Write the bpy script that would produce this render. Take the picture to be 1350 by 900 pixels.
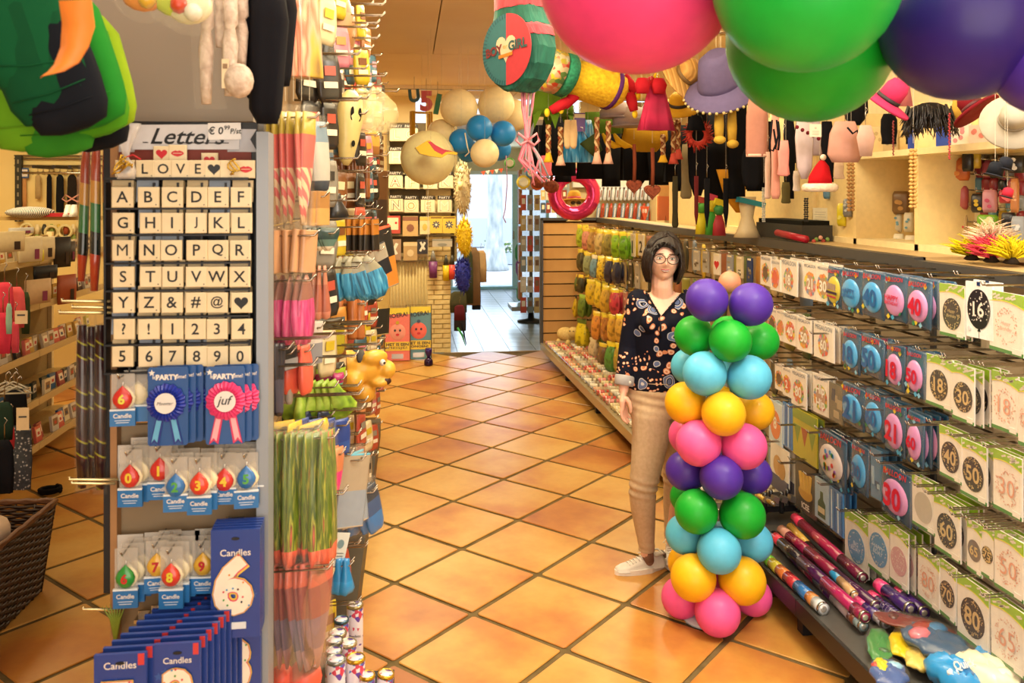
import bpy,math,random
from math import sin,cos,pi,sqrt,atan,radians
import numpy as np
for o in list(bpy.data.objects):bpy.data.objects.remove(o)
SC = bpy.context.scene
COL = SC.collection
random.seed(7)

# ---------------------------------------------------------------- camera
FPX,PCX,HY,CH = 1115.0,675.0,256.0,1.85
TH = atan(135/FPX)
FW = (sin(TH),cos(TH));RT = (cos(TH),-sin(TH))
cd = bpy.data.cameras.new('camera');cam = bpy.data.objects.new('camera',cd);COL.objects.link(cam)
cd.sensor_width = 36.0;cd.lens = FPX*36/1350
cd.shift_y = -(450 - HY)/1350
cam.location = (0,0,CH);cam.rotation_euler = (pi/2,0,-TH)
cd.dof.use_dof = True;cd.dof.focus_distance = 4.2;cd.dof.aperture_fstop = 6.3
cd.clip_start = 0.05
SC.camera = cam
# ---------------------------------------------------------------- world, light, exposure
SC.view_settings.view_transform = 'Standard';SC.view_settings.look = 'None'
SC.view_settings.gamma = 1.0;SC.view_settings.exposure = -0.24;SC.view_settings.use_curve_mapping = False
w = bpy.data.worlds.new('world');SC.world = w;w.use_nodes = True
w.node_tree.nodes['Background'].inputs[0].default_value = (0.78,0.88,1.0,1)
w.node_tree.nodes['Background'].inputs[1].default_value = 3.0
def area(name,loc,size,power,col,rot=(0,0,0),sy=None):
    l = bpy.data.lights.new(name,'AREA');l.energy = power;l.color = col;l.size = size
    if sy:l.shape = 'RECTANGLE';l.size_y = sy
    o = bpy.data.objects.new(name,l);COL.objects.link(o);o.location = loc;o.rotation_euler = rot
    return o
WARM = (1.0,0.82,0.50);NEUT = (1.0,0.94,0.82)
area('ceiling_lamp',(0.3,0.6,2.97),2.4,44,NEUT)
area('ceiling_lamp',(0.8,3.0,2.97),2.2,95,WARM)
area('ceiling_lamp',(1.85,6.2,2.97),0.6,70,WARM,sy=2.2)
area('ceiling_lamp',(0.1,4.3,2.97),0.6,50,WARM)  # extra lamp added out of view to brighten the pale yellow balloon
area('ceiling_lamp',(-3.0,3.2,2.97),2.0,60,WARM)
area('ceiling_lamp',(-3.4,6.6,2.97),1.4,85,WARM)
area('ceiling_lamp',(1.75,1.9,2.97),0.8,68,(1.0,0.95,0.85))
area('ceiling_lamp',(2.5,8.8,2.93),0.6,60,WARM)
area('ceiling_lamp',(0.1,8.9,2.93),0.9,70,WARM,sy=0.2)
area('front_fill_light',(0.6,-1.7,1.6),3.6,112,(1.0,0.95,0.86),(radians(86),0,radians(-8)),sy=2.6)  # added frontal fill from behind the camera; no window is modelled there
area('door_daylight',(1.5,15.9,1.4),1.2,34,(0.66,0.84,1.0),(radians(-90),0,0),sy=2.0)

# ---------------------------------------------------------------- pixel -> world
def ray(x,y):
    a = (x - PCX)/FPX
    return (FW[0]+RT[0]*a,FW[1]+RT[1]*a,(HY - y)/FPX)
def at(x,y,Y=None,X=None,Z=None,D=None):
    v = ray(x,y)
    if Z is not None:t = (Z - CH)/v[2]
    elif X is not None:t = X/v[0]
    elif Y is not None:t = Y/v[1]
    else:t = D
    return (v[0]*t,v[1]*t,CH+v[2]*t)

# ---------------------------------------------------------------- materials
def lin(h):
    if isinstance(h,(tuple,list)):return tuple(h)[:3]
    h = h.lstrip('#');c = [int(h[i:i+2],16)/255 for i in (0,2,4)]
    return tuple(x/12.92 if x < .04045 else ((x+.055)/1.055) ** 2.4 for x in c)
_M = {}
def mat(col,rough=0.5,metal=0.0,alpha=1.0,spec=0.5,coat=0.0,sss=0.0,emit=0.0):
    key = (col,rough,metal,alpha,spec,coat,sss,emit)
    if key in _M:return _M[key]
    m = bpy.data.materials.new('material');m.use_nodes = True
    b = m.node_tree.nodes['Principled BSDF'];c = lin(col)
    nt = m.node_tree
    if alpha == 1.0 and metal == 0:
        n = nt.nodes.new('ShaderNodeTexNoise');n.inputs['Scale'].default_value = 35
        tc = nt.nodes.new('ShaderNodeTexCoord');nt.links.new(tc.outputs['Object'],n.inputs['Vector'])
        mx = nt.nodes.new('ShaderNodeMix');mx.data_type = 'RGBA'
        mx.inputs['A'].default_value = (*[x*.88 for x in c],1);mx.inputs['B'].default_value = (*[min(1,x*1.08) for x in c],1)
        nt.links.new(n.outputs['Fac'],mx.inputs['Factor']);nt.links.new(mx.outputs['Result'],b.inputs['Base Color'])
    else:b.inputs['Base Color'].default_value = (*c,1)
    b.inputs['Roughness'].default_value = rough;b.inputs['Metallic'].default_value = metal
    b.inputs['Alpha'].default_value = alpha;b.inputs['Specular IOR Level'].default_value = spec if rough < .7 else .15
    b.inputs['Coat Weight'].default_value = coat;b.inputs['Coat Roughness'].default_value = .15
    if sss:b.inputs['Subsurface Weight'].default_value = sss;b.inputs['Subsurface Scale'].default_value = .02
    if emit:b.inputs['Emission Color'].default_value = (*c,1);b.inputs['Emission Strength'].default_value = emit
    _M[key] = m;return m
CHROME = mat('#b9b3a8',.22,1.0);STEEL = mat('#8f8c86',.35,.9)
CELLO = mat('#e8dcc8',.10,0,.045,1.0)
def ramp_mat(name,tex,stops,scale=10,rough=.5,interp='LINEAR',mapping=None,bump=0,detail=2,coord='Object',vec_scale=None,spec=.5,coat=0,sheen=0):
    if name in _M:return _M[name]
    m = bpy.data.materials.new(name);m.use_nodes = True;nt = m.node_tree;b = nt.nodes['Principled BSDF']
    tc = nt.nodes.new('ShaderNodeTexCoord');mp = nt.nodes.new('ShaderNodeMapping')
    nt.links.new(tc.outputs[coord],mp.inputs[0])
    if vec_scale:mp.inputs['Scale'].default_value = vec_scale
    if mapping:mp.inputs['Rotation'].default_value = mapping
    out = 'Fac'
    if tex == 'noise':
        t = nt.nodes.new('ShaderNodeTexNoise');t.inputs['Detail'].default_value = detail
    elif tex == 'voronoi':
        t = nt.nodes.new('ShaderNodeTexVoronoi');out = 'Distance'
    elif tex == 'voronoi_color':
        t = nt.nodes.new('ShaderNodeTexVoronoi');out = 'Color'
    elif tex == 'wave':
        t = nt.nodes.new('ShaderNodeTexWave');t.inputs['Distortion'].default_value = 0
    t.inputs['Scale'].default_value = scale
    nt.links.new(mp.outputs[0],t.inputs['Vector'])
    r = nt.nodes.new('ShaderNodeValToRGB');r.color_ramp.interpolation = interp
    els = r.color_ramp.elements
    while len(els) < len(stops):els.new(.5)
    for e,(p,c) in zip(els,stops):e.position = p;e.color = (*lin(c),1)
    nt.links.new(t.outputs[out],r.inputs[0]);nt.links.new(r.outputs[0],b.inputs['Base Color'])
    b.inputs['Roughness'].default_value = rough;b.inputs['Specular IOR Level'].default_value = spec;b.inputs['Coat Weight'].default_value = coat
    if bump:
        bp = nt.nodes.new('ShaderNodeBump');bp.inputs['Strength'].default_value = bump;bp.inputs['Distance'].default_value = .01
        nt.links.new(t.outputs[out],bp.inputs['Height']);nt.links.new(bp.outputs[0],b.inputs['Normal'])
    _M[name] = m;return m

# ---------------------------------------------------------------- mesh builder
class MB:
    def __init__(s):s.v = [];s.f = [];s.m = [];s.mats = [];s.smooth = []
    def mi(s,m):
        if m not in s.mats:s.mats.append(m)
        return s.mats.index(m)
    def add(s,vs,fs,m,smooth=False):
        o = len(s.v);s.v += [tuple(v) for v in vs];k = s.mi(m)
        for f in fs:s.f.append([i+o for i in f]);s.m.append(k);s.smooth.append(smooth)
        return s
    def box(s,c,d,m,rz=0,rx=0,ry=0):
        x,y,z = [k/2 for k in d];vs = []
        for a in (-x,x):
            for b in (-y,y):
                for e in (-z,z):
                    p = (a,b,e)
                    if rx:p = (p[0],p[1]*cos(rx) - p[2]*sin(rx),p[1]*sin(rx)+p[2]*cos(rx))
                    if ry:p = (p[0]*cos(ry)+p[2]*sin(ry),p[1],-p[0]*sin(ry)+p[2]*cos(ry))
                    if rz:p = (p[0]*cos(rz) - p[1]*sin(rz),p[0]*sin(rz)+p[1]*cos(rz),p[2])
                    vs.append((p[0]+c[0],p[1]+c[1],p[2]+c[2]))
        return s.add(vs,[(0,1,3,2),(4,6,7,5),(0,4,5,1),(2,3,7,6),(0,2,6,4),(1,5,7,3)],m)
    def tube(s,pts,r,m,n=6,closed=False,smooth=True,cap=True):
        pts = [np.array(p,float) for p in pts];N = len(pts);vs = [];fs = []
        rs = r if isinstance(r,(list,tuple)) else [r]*N
        up = None
        for i,p in enumerate(pts):
            if closed:t = pts[(i+1) % N] - pts[i - 1]
            else:t = pts[min(i+1,N - 1)] - pts[max(i - 1,0)]
            t = t/(np.linalg.norm(t)+1e-9)
            if up is None:
                up = np.array((0,0,1.)) if abs(t[2]) < .9 else np.array((0,1.,0))
            a = np.cross(t,up);a /= np.linalg.norm(a)+1e-9;b = np.cross(a,t);up = b
            for k in range(n):
                q = 2*pi*k/n;vs.append(p+rs[i]*(cos(q)*a+sin(q)*b))
        L = N if closed else N - 1
        for i in range(L):
            j = (i+1) % N
            for k in range(n):fs.append((i*n+k,i*n+(k+1) % n,j*n+(k+1) % n,j*n+k))
        if cap and not closed:fs.append(tuple(range(n))[::-1]);fs.append(tuple(range((N - 1)*n,N*n)))
        return s.add(vs,fs,m,smooth)
    def lathe(s,prof,m,n=20,c=(0,0,0),smooth=True,axis='z',sx=1,sy=1):
        vs = [];fs = []
        for (r,z) in prof:
            for k in range(n):
                q = 2*pi*k/n;x,y = r*cos(q)*sx,r*sin(q)*sy
                p = (x,y,z) if axis == 'z' else ((x,-z,y) if axis == 'y' else (z,x,y))
                vs.append((p[0]+c[0],p[1]+c[1],p[2]+c[2]))
        for i in range(len(prof) - 1):
            for k in range(n):fs.append((i*n+k,i*n+(k+1) % n,(i+1)*n+(k+1) % n,(i+1)*n+k))
        fs.append(tuple(range(n))[::-1]);fs.append(tuple(range((len(prof) - 1)*n,len(prof)*n)))
        return s.add(vs,fs,m,smooth)
    def loft(s,rows,m,n=14,fold=0,nf=6,seed=0,smooth=True,power=1.0,mats=None):
        """rows: (z, cx, cy, rx, ry) closed rings from top to bottom"""
        vs = [];fs = [];R = random.Random(seed);ph = R.random()*6
        for i,(z,cx,cy,rx,ry) in enumerate(rows):
            g = fold*(i/max(1,len(rows) - 1))
            for k in range(n):
                q = 2*pi*k/n;c_,s_ = cos(q),sin(q)
                if power != 1:c_ = math.copysign(abs(c_) ** power,c_);s_ = math.copysign(abs(s_) ** power,s_)
                j = 1+g*sin(nf*q+ph+i*.3)+(R.random() - .5)*fold*.3
                vs.append((cx+rx*c_*(1+(j - 1)*.4),cy+ry*s_*j+(g*rx*.25*sin(nf*c_*1.7+ph)),z))
        o = len(s.v);s.v += vs
        for i in range(len(rows) - 1):
            mm = mats[min(i,len(mats) - 1)] if mats else m
            k_ = s.mi(mm)
            for k in range(n):
                s.f.append([o+i*n+k,o+(i+1)*n+k,o+(i+1)*n+(k+1) % n,o+i*n+(k+1) % n]);s.m.append(k_);s.smooth.append(smooth)
        s.f.append([o+k for k in range(n)]);s.m.append(s.mi(mats[0] if mats else m));s.smooth.append(False)
        s.f.append([o+(len(rows) - 1)*n+k for k in range(n)][::-1]);s.m.append(s.mi(mats[-1] if mats else m));s.smooth.append(False)
        return s
    def prism(s,poly,y0,y1,m,holes=None):
        """polygon in x,z extruded from y0 to y1"""
        n = len(poly);vs = [(x,y0,z) for x,z in poly]+[(x,y1,z) for x,z in poly]
        fs = [tuple(range(n)),tuple(range(2*n - 1,n - 1,-1))]+[(i,i+n,(i+1) % n+n,(i+1) % n) for i in range(n)]
        return s.add(vs,fs,m)
    def disc(s,c,rx,rz,m,t=.001,n=24,y=0):
        return s.prism([(c[0]+rx*cos(2*pi*k/n),c[1]+rz*sin(2*pi*k/n)) for k in range(n)],y - t,y,m)
    def ico(s,c,r,m,n=10,sc=(1,1,1)):
        k = max(5,n // 2+1)
        prof = [(max(.0005,r*sin(pi*i/k)),-r*cos(pi*i/k)) for i in range(k+1)]
        vs = [];fs = []
        for (rr,z) in prof:
            for j in range(n):q = 2*pi*j/n;vs.append((c[0]+rr*cos(q)*sc[0],c[1]+rr*sin(q)*sc[1],c[2]+z*sc[2]))
        for i in range(k):
            for j in range(n):fs.append((i*n+j,i*n+(j+1) % n,(i+1)*n+(j+1) % n,(i+1)*n+j))
        return s.add(vs,fs,m,True)
    def mesh(s,name='mesh'):
        me = bpy.data.meshes.new(name);me.from_pydata(s.v,[],s.f)
        for m in s.mats:me.materials.append(m)
        me.polygons.foreach_set('material_index',s.m);me.polygons.foreach_set('use_smooth',s.smooth)
        me.update();return me
    def obj(s,name,parent=None,loc=None,rot=None,label=None):
        return put(name,s.mesh(name),parent,loc,rot,label)
def put(name,me,parent=None,loc=None,rot=None,label=None):
    o = bpy.data.objects.new(name,me);COL.objects.link(o)
    if parent:o.parent = parent
    if loc:o.location = loc
    if rot:o.rotation_euler = rot
    if label:o['label'] = label
    return o
ONES = 'zero one two three four five six seven eight nine ten'.split();TENS = {'16':'sixteen','18':'eighteen','21':'twenty-one','30':'thirty','40':'forty','50':'fifty','60':'sixty','65':'sixty-five','70':'seventy','80':'eighty'}
def num_words(l):
    l = ' '.join(TENS.get(q.strip(','),ONES[int(q.strip(','))] if q.strip(',').isdigit() and int(q.strip(',')) < 11 else q) for q in l.split())
    return l
NTH = ['nearest behind','second behind','third behind','fourth behind','fifth behind','sixth behind','seventh behind','eighth behind','ninth behind','tenth behind','eleventh behind']
def short(l,n):return ' '.join(l.split()[:n]).rstrip(',')
def tag(o,label,cat,group=None):
    label = num_words(label);o['label'] = label;o['category'] = cat
    if group:o['group'] = group
    return o
def thing(name,label,cat,loc=(0,0,0),rz=0,group=None,rot=None):
    o = bpy.data.objects.new(name,None);COL.objects.link(o);o.empty_display_size = .05
    o.location = loc;o.rotation_euler = rot if rot else (0,0,rz)
    return tag(o,label,cat,group)
def struct(o,kind='structure'):o['kind'] = kind;return o
def dup(root,loc,label=None,group=None,rot=None,only=None):
    r = root.copy();COL.objects.link(r);r.location = loc
    if rot:r.rotation_euler = rot
    if label:r['label'] = num_words(label)
    if group:r['group'] = num_words(group)
    for ch in root.children:
        if only and not any(ch.name.startswith(k) for k in only):continue
        c = ch.copy();COL.objects.link(c);c.parent = r
        for g in ch.children:d = g.copy();COL.objects.link(d);d.parent = c
    return r

# ---------------------------------------------------------------- text (flat print as thin raised lettering)
_T = {}
def text_geo(s,shear=0,bold=0,sp=1.0):
    if 'M' in s:bold = 0
    k = (s,shear,bold,sp)
    if k in _T:return _T[k]
    c = bpy.data.curves.new('text','FONT');c.body = s;c.resolution_u = 3;c.shear = shear;c.offset = bold;c.space_character = sp
    c.fill_mode = 'FRONT'
    o = bpy.data.objects.new('text',c);me = bpy.data.meshes.new_from_object(o)
    v = [tuple(x.co) for x in me.vertices];f = [tuple(p.vertices) for p in me.polygons]
    bpy.data.objects.remove(o);bpy.data.curves.remove(c);bpy.data.meshes.remove(me)
    xs = [p[0] for p in v];ys = [p[1] for p in v]
    cx,cy = (min(xs)+max(xs))/2,(min(ys)+max(ys))/2
    v = [(p[0] - cx,p[1] - cy) for p in v]
    _T[k] = (v,f,max(xs) - min(xs),max(ys) - min(ys));return _T[k]
def add_text(mb,s,c,h=None,wd=None,m=None,y=0,shear=0,bold=0,rot=0):
    v,f,W,H = text_geo(s,shear,bold)
    sz = h/H if h else wd/W;sx = (wd/W if wd else sz)
    if wd and h:sz = h/H
    vs = []
    for p in v:
        a,b = p[0]*sx,p[1]*sz
        vs.append((c[0]+a*cos(rot) - b*sin(rot),y,c[1]+a*sin(rot)+b*cos(rot)))
    mb.add(vs,f,m)

# ================================================================ STRUCTURE
YW = '#e2c587'
wallm = ramp_mat('wall_paint','noise',[(.3,'#dfc58c'),(.7,'#e9d29c')],scale=3,rough=.7)
ceilm = ramp_mat('ceiling_paint','noise',[(.3,'#dcc096'),(.7,'#e2caa2')],scale=2,rough=.8)
grout = ramp_mat('grout','noise',[(.3,'#5a4a26'),(.7,'#74603a')],scale=14,rough=.9,bump=.3)
cream = mat('#ecd8a4',.55);dark = mat('#15141a',.6)
def tile_mat():
    m = bpy.data.materials.new('terracotta');m.use_nodes = True;nt = m.node_tree;b = nt.nodes['Principled BSDF'];L = nt.links
    oi = nt.nodes.new('ShaderNodeObjectInfo');tc = nt.nodes.new('ShaderNodeTexCoord')
    mp = nt.nodes.new('ShaderNodeVectorMath');mp.operation = 'ADD'
    sc = nt.nodes.new('ShaderNodeVectorMath');sc.operation = 'SCALE';sc.inputs['Scale'].default_value = 40
    cmb = nt.nodes.new('ShaderNodeCombineXYZ')
    L.new(oi.outputs['Random'],cmb.inputs[0]);L.new(oi.outputs['Random'],cmb.inputs[2]);L.new(cmb.outputs[0],sc.inputs[0])
    L.new(tc.outputs['Object'],mp.inputs[0]);L.new(sc.outputs[0],mp.inputs[1])
    n = nt.nodes.new('ShaderNodeTexNoise');n.inputs['Scale'].default_value = 2.3;n.inputs['Detail'].default_value = 5;n.inputs['Roughness'].default_value = .55
    L.new(mp.outputs[0],n.inputs['Vector'])
    ad = nt.nodes.new('ShaderNodeMath');ad.operation = 'MULTIPLY_ADD';ad.inputs[1].default_value = .30;L.new(oi.outputs['Random'],ad.inputs[0]);L.new(n.outputs['Fac'],ad.inputs[2])
    r = nt.nodes.new('ShaderNodeValToRGB');e = r.color_ramp.elements
    for i,(p,c) in enumerate([(.38,'#a85f2a'),(.56,'#c37a38'),(.72,'#d2924a'),(.90,'#d8a25c')]):
        if i > 1:e.new(.5)
    for k,(p,c) in enumerate([(.38,'#a4602c'),(.54,'#bd7c38'),(.68,'#c99446'),(.86,'#d2a65a')]):e[k].position = p;e[k].color = (*lin(c),1)
    L.new(ad.outputs[0],r.inputs[0])
    n2 = nt.nodes.new('ShaderNodeTexNoise');n2.inputs['Scale'].default_value = 28;n2.inputs['Detail'].default_value = 6;L.new(mp.outputs[0],n2.inputs['Vector'])
    mx = nt.nodes.new('ShaderNodeMix');mx.data_type = 'RGBA';mx.blend_type = 'MULTIPLY';mx.inputs['Factor'].default_value = .35
    L.new(r.outputs[0],mx.inputs['A']);L.new(n2.outputs['Fac'],mx.inputs['B'])
    mul = nt.nodes.new('ShaderNodeMix');mul.data_type = 'RGBA';mul.blend_type = 'MIX';mul.inputs['Factor'].default_value = .45
    L.new(r.outputs[0],mul.inputs['A']);L.new(mx.outputs['Result'],mul.inputs['B'])
    L.new(mul.outputs['Result'],b.inputs['Base Color'])
    b.inputs['Roughness'].default_value = .36;b.inputs['Specular IOR Level'].default_value = .45
    bp = nt.nodes.new('ShaderNodeBump');bp.inputs['Strength'].default_value = .06;bp.inputs['Distance'].default_value = .02
    L.new(n.outputs['Fac'],bp.inputs['Height']);L.new(bp.outputs[0],b.inputs['Normal'])
    return m
TERRA = tile_mat()
fl = MB().box((0.2,4.2,-.056),(13.4,12.2,.1),grout).obj('floor');struct(fl)
# terracotta tiles laid on the diagonal
A_,B_ = .350,.342
def tile_poly(g):
    R = random.Random(g);T = sqrt(A_*A_+B_*B_);s = T/2 - .0065
    base = []
    for (sx,sy) in ((-1,-1),(1,-1),(1,1),(-1,1)):
        base += [(sx*(s - (.006 if sx*sy > 0 else .014)),sy*(s - (.014 if sx*sy > 0 else .006))),
                 (sx*(s - (.014 if sx*sy > 0 else .006)),sy*(s - (.006 if sx*sy > 0 else .014)))]
    base = [(x+R.uniform(-.002,.002),y+R.uniform(-.002,.002)) for x,y in base]
    n = len(base);b = MB()
    vs = [(x,y,-.004) for x,y in base]+[(x,y,-.001) for x,y in base]+[(x*.985,y*.985,.0015) for x,y in base]
    fs = [(i,(i+1) % n,n+(i+1) % n,n+i) for i in range(n)]+[(n+i,n+(i+1) % n,2*n+(i+1) % n,2*n+i) for i in range(n)]+[tuple(range(2*n,3*n))]
    b.add(vs,fs,TERRA);return b.mesh('tile')
TM = [tile_poly(g) for g in range(4)]
TANG = math.atan2(-B_,A_)
cand = []
for i in range(-30,30):
    for j in range(-30,30):
        x = A_*(i+.5)+B_*(j+.5)+.2775;y = A_*(j+.5) - B_*(i+.5)+3.7235
        if not (-6.3 < x < 3.2 and -.6 < y < 10.05):continue
        if y > 9.85 and x > .5:continue
        b = x*FW[0]+y*FW[1]
        if b < .5:vis = False
        else:
            u = 675+FPX*(x*RT[0]+y*RT[1])/b;v = HY+FPX*CH/b
            vis = -260 < u < 1500 and v < 1300 and x < 2.3 and (x > -4.6)
        cand.append((0 if vis else 1,x*x+y*y,x,y))
cand.sort();rest = MB()
for k,(h_,d_,x,y) in enumerate(cand):
    if k < 290 and h_ == 0:
        put('tile',TM[k % 4],fl,(x,y,random.uniform(-.0008,.0008)),(random.uniform(-.002,.002),random.uniform(-.002,.002),TANG))
    elif x < 3.1:
        s = .238;c_,s_ = cos(TANG),sin(TANG)
        rest.add([(x+a*s*c_ - b_*s*s_,y+a*s*s_+b_*s*c_,0) for a,b_ in ((-1,-1),(1,-1),(1,1),(-1,1))]+[(x+a*s*c_ - b_*s*s_,y+a*s*s_+b_*s*c_,-.004) for a,b_ in ((-1,-1),(1,-1),(1,1),(-1,1))],[(0,1,2,3),(0,4,5,1),(1,5,6,2),(2,6,7,3),(3,7,4,0)],TERRA)
o = rest.obj('far_tiles',fl);o['kind'] = 'stuff'
# corridor floor of small grey tiles
GT = ramp_mat('grey_tile','noise',[(.3,'#7f8f9f'),(.7,'#97a6b3')],scale=2,rough=.22,coord='Object')
cf = MB().box((1.6,13.35,-.055),(2.9,6.9,.1),mat('#5d6570',.8)).obj('floor');struct(cf);cf['label'] = 'grey tiled passage floor leading to the shop door'
gtm = MB().box((0,0,0),(.306,.306,.01),GT).mesh('tile');cnt = 0;gr = MB()
for a in range(0,22):
    for b in range(0,9):
        x = .40+b*.312;y = 10.05+a*.312
        if x > 2.9:continue
        if cnt < 200:put('tile',gtm,cf,(x,y,-.0045));cnt += 1
MB().box((1.0,9.90,-.001),(1.2,.03,.008),mat('#b9a27c',.4,.6)).obj('threshold_strip',fl)

# walls
def wall(name,c,d,m=wallm):return struct(MB().box(c,d,m).obj(name))
wall('wall_right',(3.42,4.2,1.5),(.1,12.6,3.0))
wall('wall_left',(-5.6,3.8,1.5),(.1,11,3.0))
wl = wall('wall_back_left',(-3.17,8.9,1.5),(4.8,.1,3.0),ramp_mat('left_wall','noise',[(.3,'#ecd286'),(.7,'#f2dc96')],scale=2,rough=.7))
wall('wall_divider',(-.80,9.5,1.5),(.1,1.2,3.0))
wall('wall_back',(-.38,10.08,1.5),(.9,.12,3.0))
wall('wall_front',(0,-2.0,1.5),(11,.1,3.0))
wall('wall_passage_left',(.44,13.4,1.5),(.1,6.5,3.0))
wall('wall_passage_right',(3.0,13.4,1.5),(.1,7.0,3.0))
wall('wall_back_right',(2.75,10.35,1.5),(1.3,.1,3.0))
wall('wall_over_door',(1.7,16.6,2.66),(2.6,.14,.72),mat('#e9dcbc',.6))
ce = struct(MB().box((-1,4.0,3.08),(10,12.6,.1),mat('#8f7a5c',.9)).obj('ceiling'))
for (x0,x1,y0,y1) in [(-6,.186,-2,6.96),(.194,3.5,-2,6.96),(-6,1.2,6.975,10.2),(1.208,3.5,6.975,10.2)]:
    MB().box(((x0+x1)/2,(y0+y1)/2,3.015),(x1 - x0,y1 - y0,.03),ceilm).obj('ceiling_panel',ce)
struct(MB().box((1.7,13.4,2.78),(2.7,6.6,.06),mat('#f0e2c0',.7)).obj('ceiling'))
t = thing('light_track','slim white ceiling rail running across above the letter pack shelf','rail',(0.28,9.0,3.0))
MB().box((0,0,-.018),(1.75,.06,.035),mat('#efe2c2',.4)).obj('rail_body',t)
MB().box((0,0,-.04),(1.75,.02,.01),mat('#9a8b6a',.3,.5)).obj('rail_slot',t)

# painted brick pier with individual bricks
pier = struct(MB().box((.335,10.0,.78),(.29,.14,1.54),mat('#c9ab66',.8)).obj('wall_pier'))
bm_ = ramp_mat('painted_brick','noise',[(.3,'#e2c680'),(.7,'#f0dca0')],scale=20,rough=.6,bump=.4)
bk = []
for s in (.19,.085):
    bk.append(MB().box((0,0,0),(s,.03,.048),bm_).mesh('brick'))
r = 0;z = .028
while z < 1.5:
    if r % 2:lay = [(.285,0),(.432,1)]
    else:lay = [(.235,1),(.382,0)]
    for x,k in lay:put('brick',bk[k],pier,(x,9.918+random.uniform(-.004,.004),z),(0,random.uniform(-.01,.01),random.uniform(-.01,.01)))
    r += 1;z += .0565
wall('wall_pier_upper',(.335,10.0,2.3),(.29,.12,1.5))
# radiator
t = thing('radiator','cream ribbed panel radiator on the back wall under the letter packs','radiator',(-.07,9.93,.1))
rm = mat('#d9c68c',.4)
MB().box((0,0,.55),(.56,.05,.98),rm).obj('panel',t)
for k in range(15):MB().lathe([(.012,0),(.012,.94)],rm,n=6,c=(-.26+k*.037,-.028,.08)).obj('rib',t)
MB().box((0,-.01,1.05),(.58,.09,.03),rm).obj('top_grille',t)
MB().tube([(-.3,0,.15),(-.36,0,.15),(-.36,0,-.1)],.012,rm).obj('pipe',t)

# door and outside
d1 = thing('door_1','glazed shop door standing open to the bright street','door',(0,16.5,0));d1['kind'] = 'structure'
blu = mat('#a9cdd8',.3)
MB().box((2.06,0,1.12),(.12,.08,2.24),blu).obj('door_frame',d1)
MB().box((.80,0,1.12),(.07,.08,2.24),mat('#cfe0e6',.3)).obj('door_frame',d1)
MB().box((1.5,0,2.27),(1.9,.10,.07),mat('#d9e2e2',.4)).obj('lintel',d1)
MB().box((1.5,.0,.03),(1.6,.22,.05),mat('#9fd4ea',.15)).obj('threshold',d1)
MB().box((2.4,.02,1.15),(.55,.012,2.1),mat('#dff2f8',.05,0,.3)).obj('side_pane',d1)
MB().box((2.70,0,1.12),(.06,.08,2.24),blu).obj('door_frame',d1)
MB().box((2.02,-.06,1.05),(.02,.05,.16),CHROME).obj('handle',d1)
struct(MB().box((2,27,-.08),(30,21,.1),ramp_mat('pavement','noise',[(.3,'#c3c9cf'),(.7,'#d6dbe0')],scale=3,rough=.8)).obj('street_ground'))
b = thing('building','pale building across the street seen through the door','building',(2,30,0))
MB().box((0,0,4),(22,.4,8),mat('#dfe6ee',.8)).obj('wall',b)
for x in (-3.2,-1.2,3.2):
    f = MB().box((x,-.23,2.25),(.62,.08,.5),mat('#f4f6f8',.5)).obj('window',b)
    for q in (-.15,.15):MB().box((x+q,-.28,2.25),(.24,.02,.4),mat('#8fa9c6',.1)).obj('pane',f)
MB().box((0,-.3,.5),(22,.2,1.0),mat('#c6ced8',.8)).obj('plinth',b)
bark = ramp_mat('bark','noise',[(.3,'#93a0a6'),(.55,'#c3cbcd'),(.7,'#e0e4e2')],scale=7,rough=.9,bump=.6,detail=6,vec_scale=(1,1,.35))
tr = thing('street_tree','pale barked tree trunk standing beyond the shop door','tree',at(652,322,D=21)[:2]+(0,))
MB().loft([(5,0,0,.17,.17),(3,0,0,.17,.18),(1.4,.02,0,.19,.19),(.7,0,0,.22,.22),(.1,0,0,.33,.33),(-.02,0,0,.36,.36)],bark,n=18,fold=.06,nf=7).obj('trunk',tr)
wl2 = thing('planter_wall','low pale planter wall at the edge of the street','planter',(2,22.5,0))
MB().box((0,0,.16),(9,.3,.34),mat('#ccd6de',.8)).obj('wall',wl2);MB().box((0,0,.35),(9.05,.36,.04),mat('#e4eaee',.6)).obj('coping',wl2)
pcx = [644,655,665,675]
gm = [mat('#6f9a3c',.5),mat('#9cbf55',.5),mat('#4f7a34',.5)];wf = mat('#f2efe6',.6)
for q,x in enumerate(pcx):
    p = at(x,330,D=21.9);t = thing('flowering_plant','leafy green plant with white flowers in the planter, number counted aside: ' if 0 else ['leafy green shrub furthest left in the planter beyond the door','green shrub with white flowers at the foot of the street tree','dense pale green shrub right of the street tree','small green shrub beside the door frame at the planter end'][q],'plant',(p[0],p[1],.2),group='shrubs in the street planter')
    R = random.Random(q);lf = MB();fw = MB()
    for k in range(46):
        a = R.uniform(0,6.28);e = R.uniform(.1,1.3);L_ = R.uniform(.06,.17);c0 = (cos(a)*L_*.6,sin(a)*L_*.5,.12+L_*e*1.6)
        s = .06;u = (cos(a)*s,sin(a)*s,s*.5);v = (-sin(a)*s*.5,cos(a)*s*.5,0)
        lf.add([(c0[0] - u[0],c0[1] - u[1],c0[2] - u[2]),(c0[0]+v[0],c0[1]+v[1],c0[2]+.01),(c0[0]+u[0],c0[1]+u[1],c0[2]+u[2]),(c0[0] - v[0],c0[1] - v[1],c0[2] - .01)],[(0,1,2,3)],gm[k % 3])
        if k % 5 == 0:fw.ico((c0[0],c0[1] - .05,c0[2]+.05),.025,wf,6)
    o = lf.obj('leaves',t);o['kind'] = 'stuff';fw.obj('flowers',t)['kind'] = 'stuff'

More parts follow.
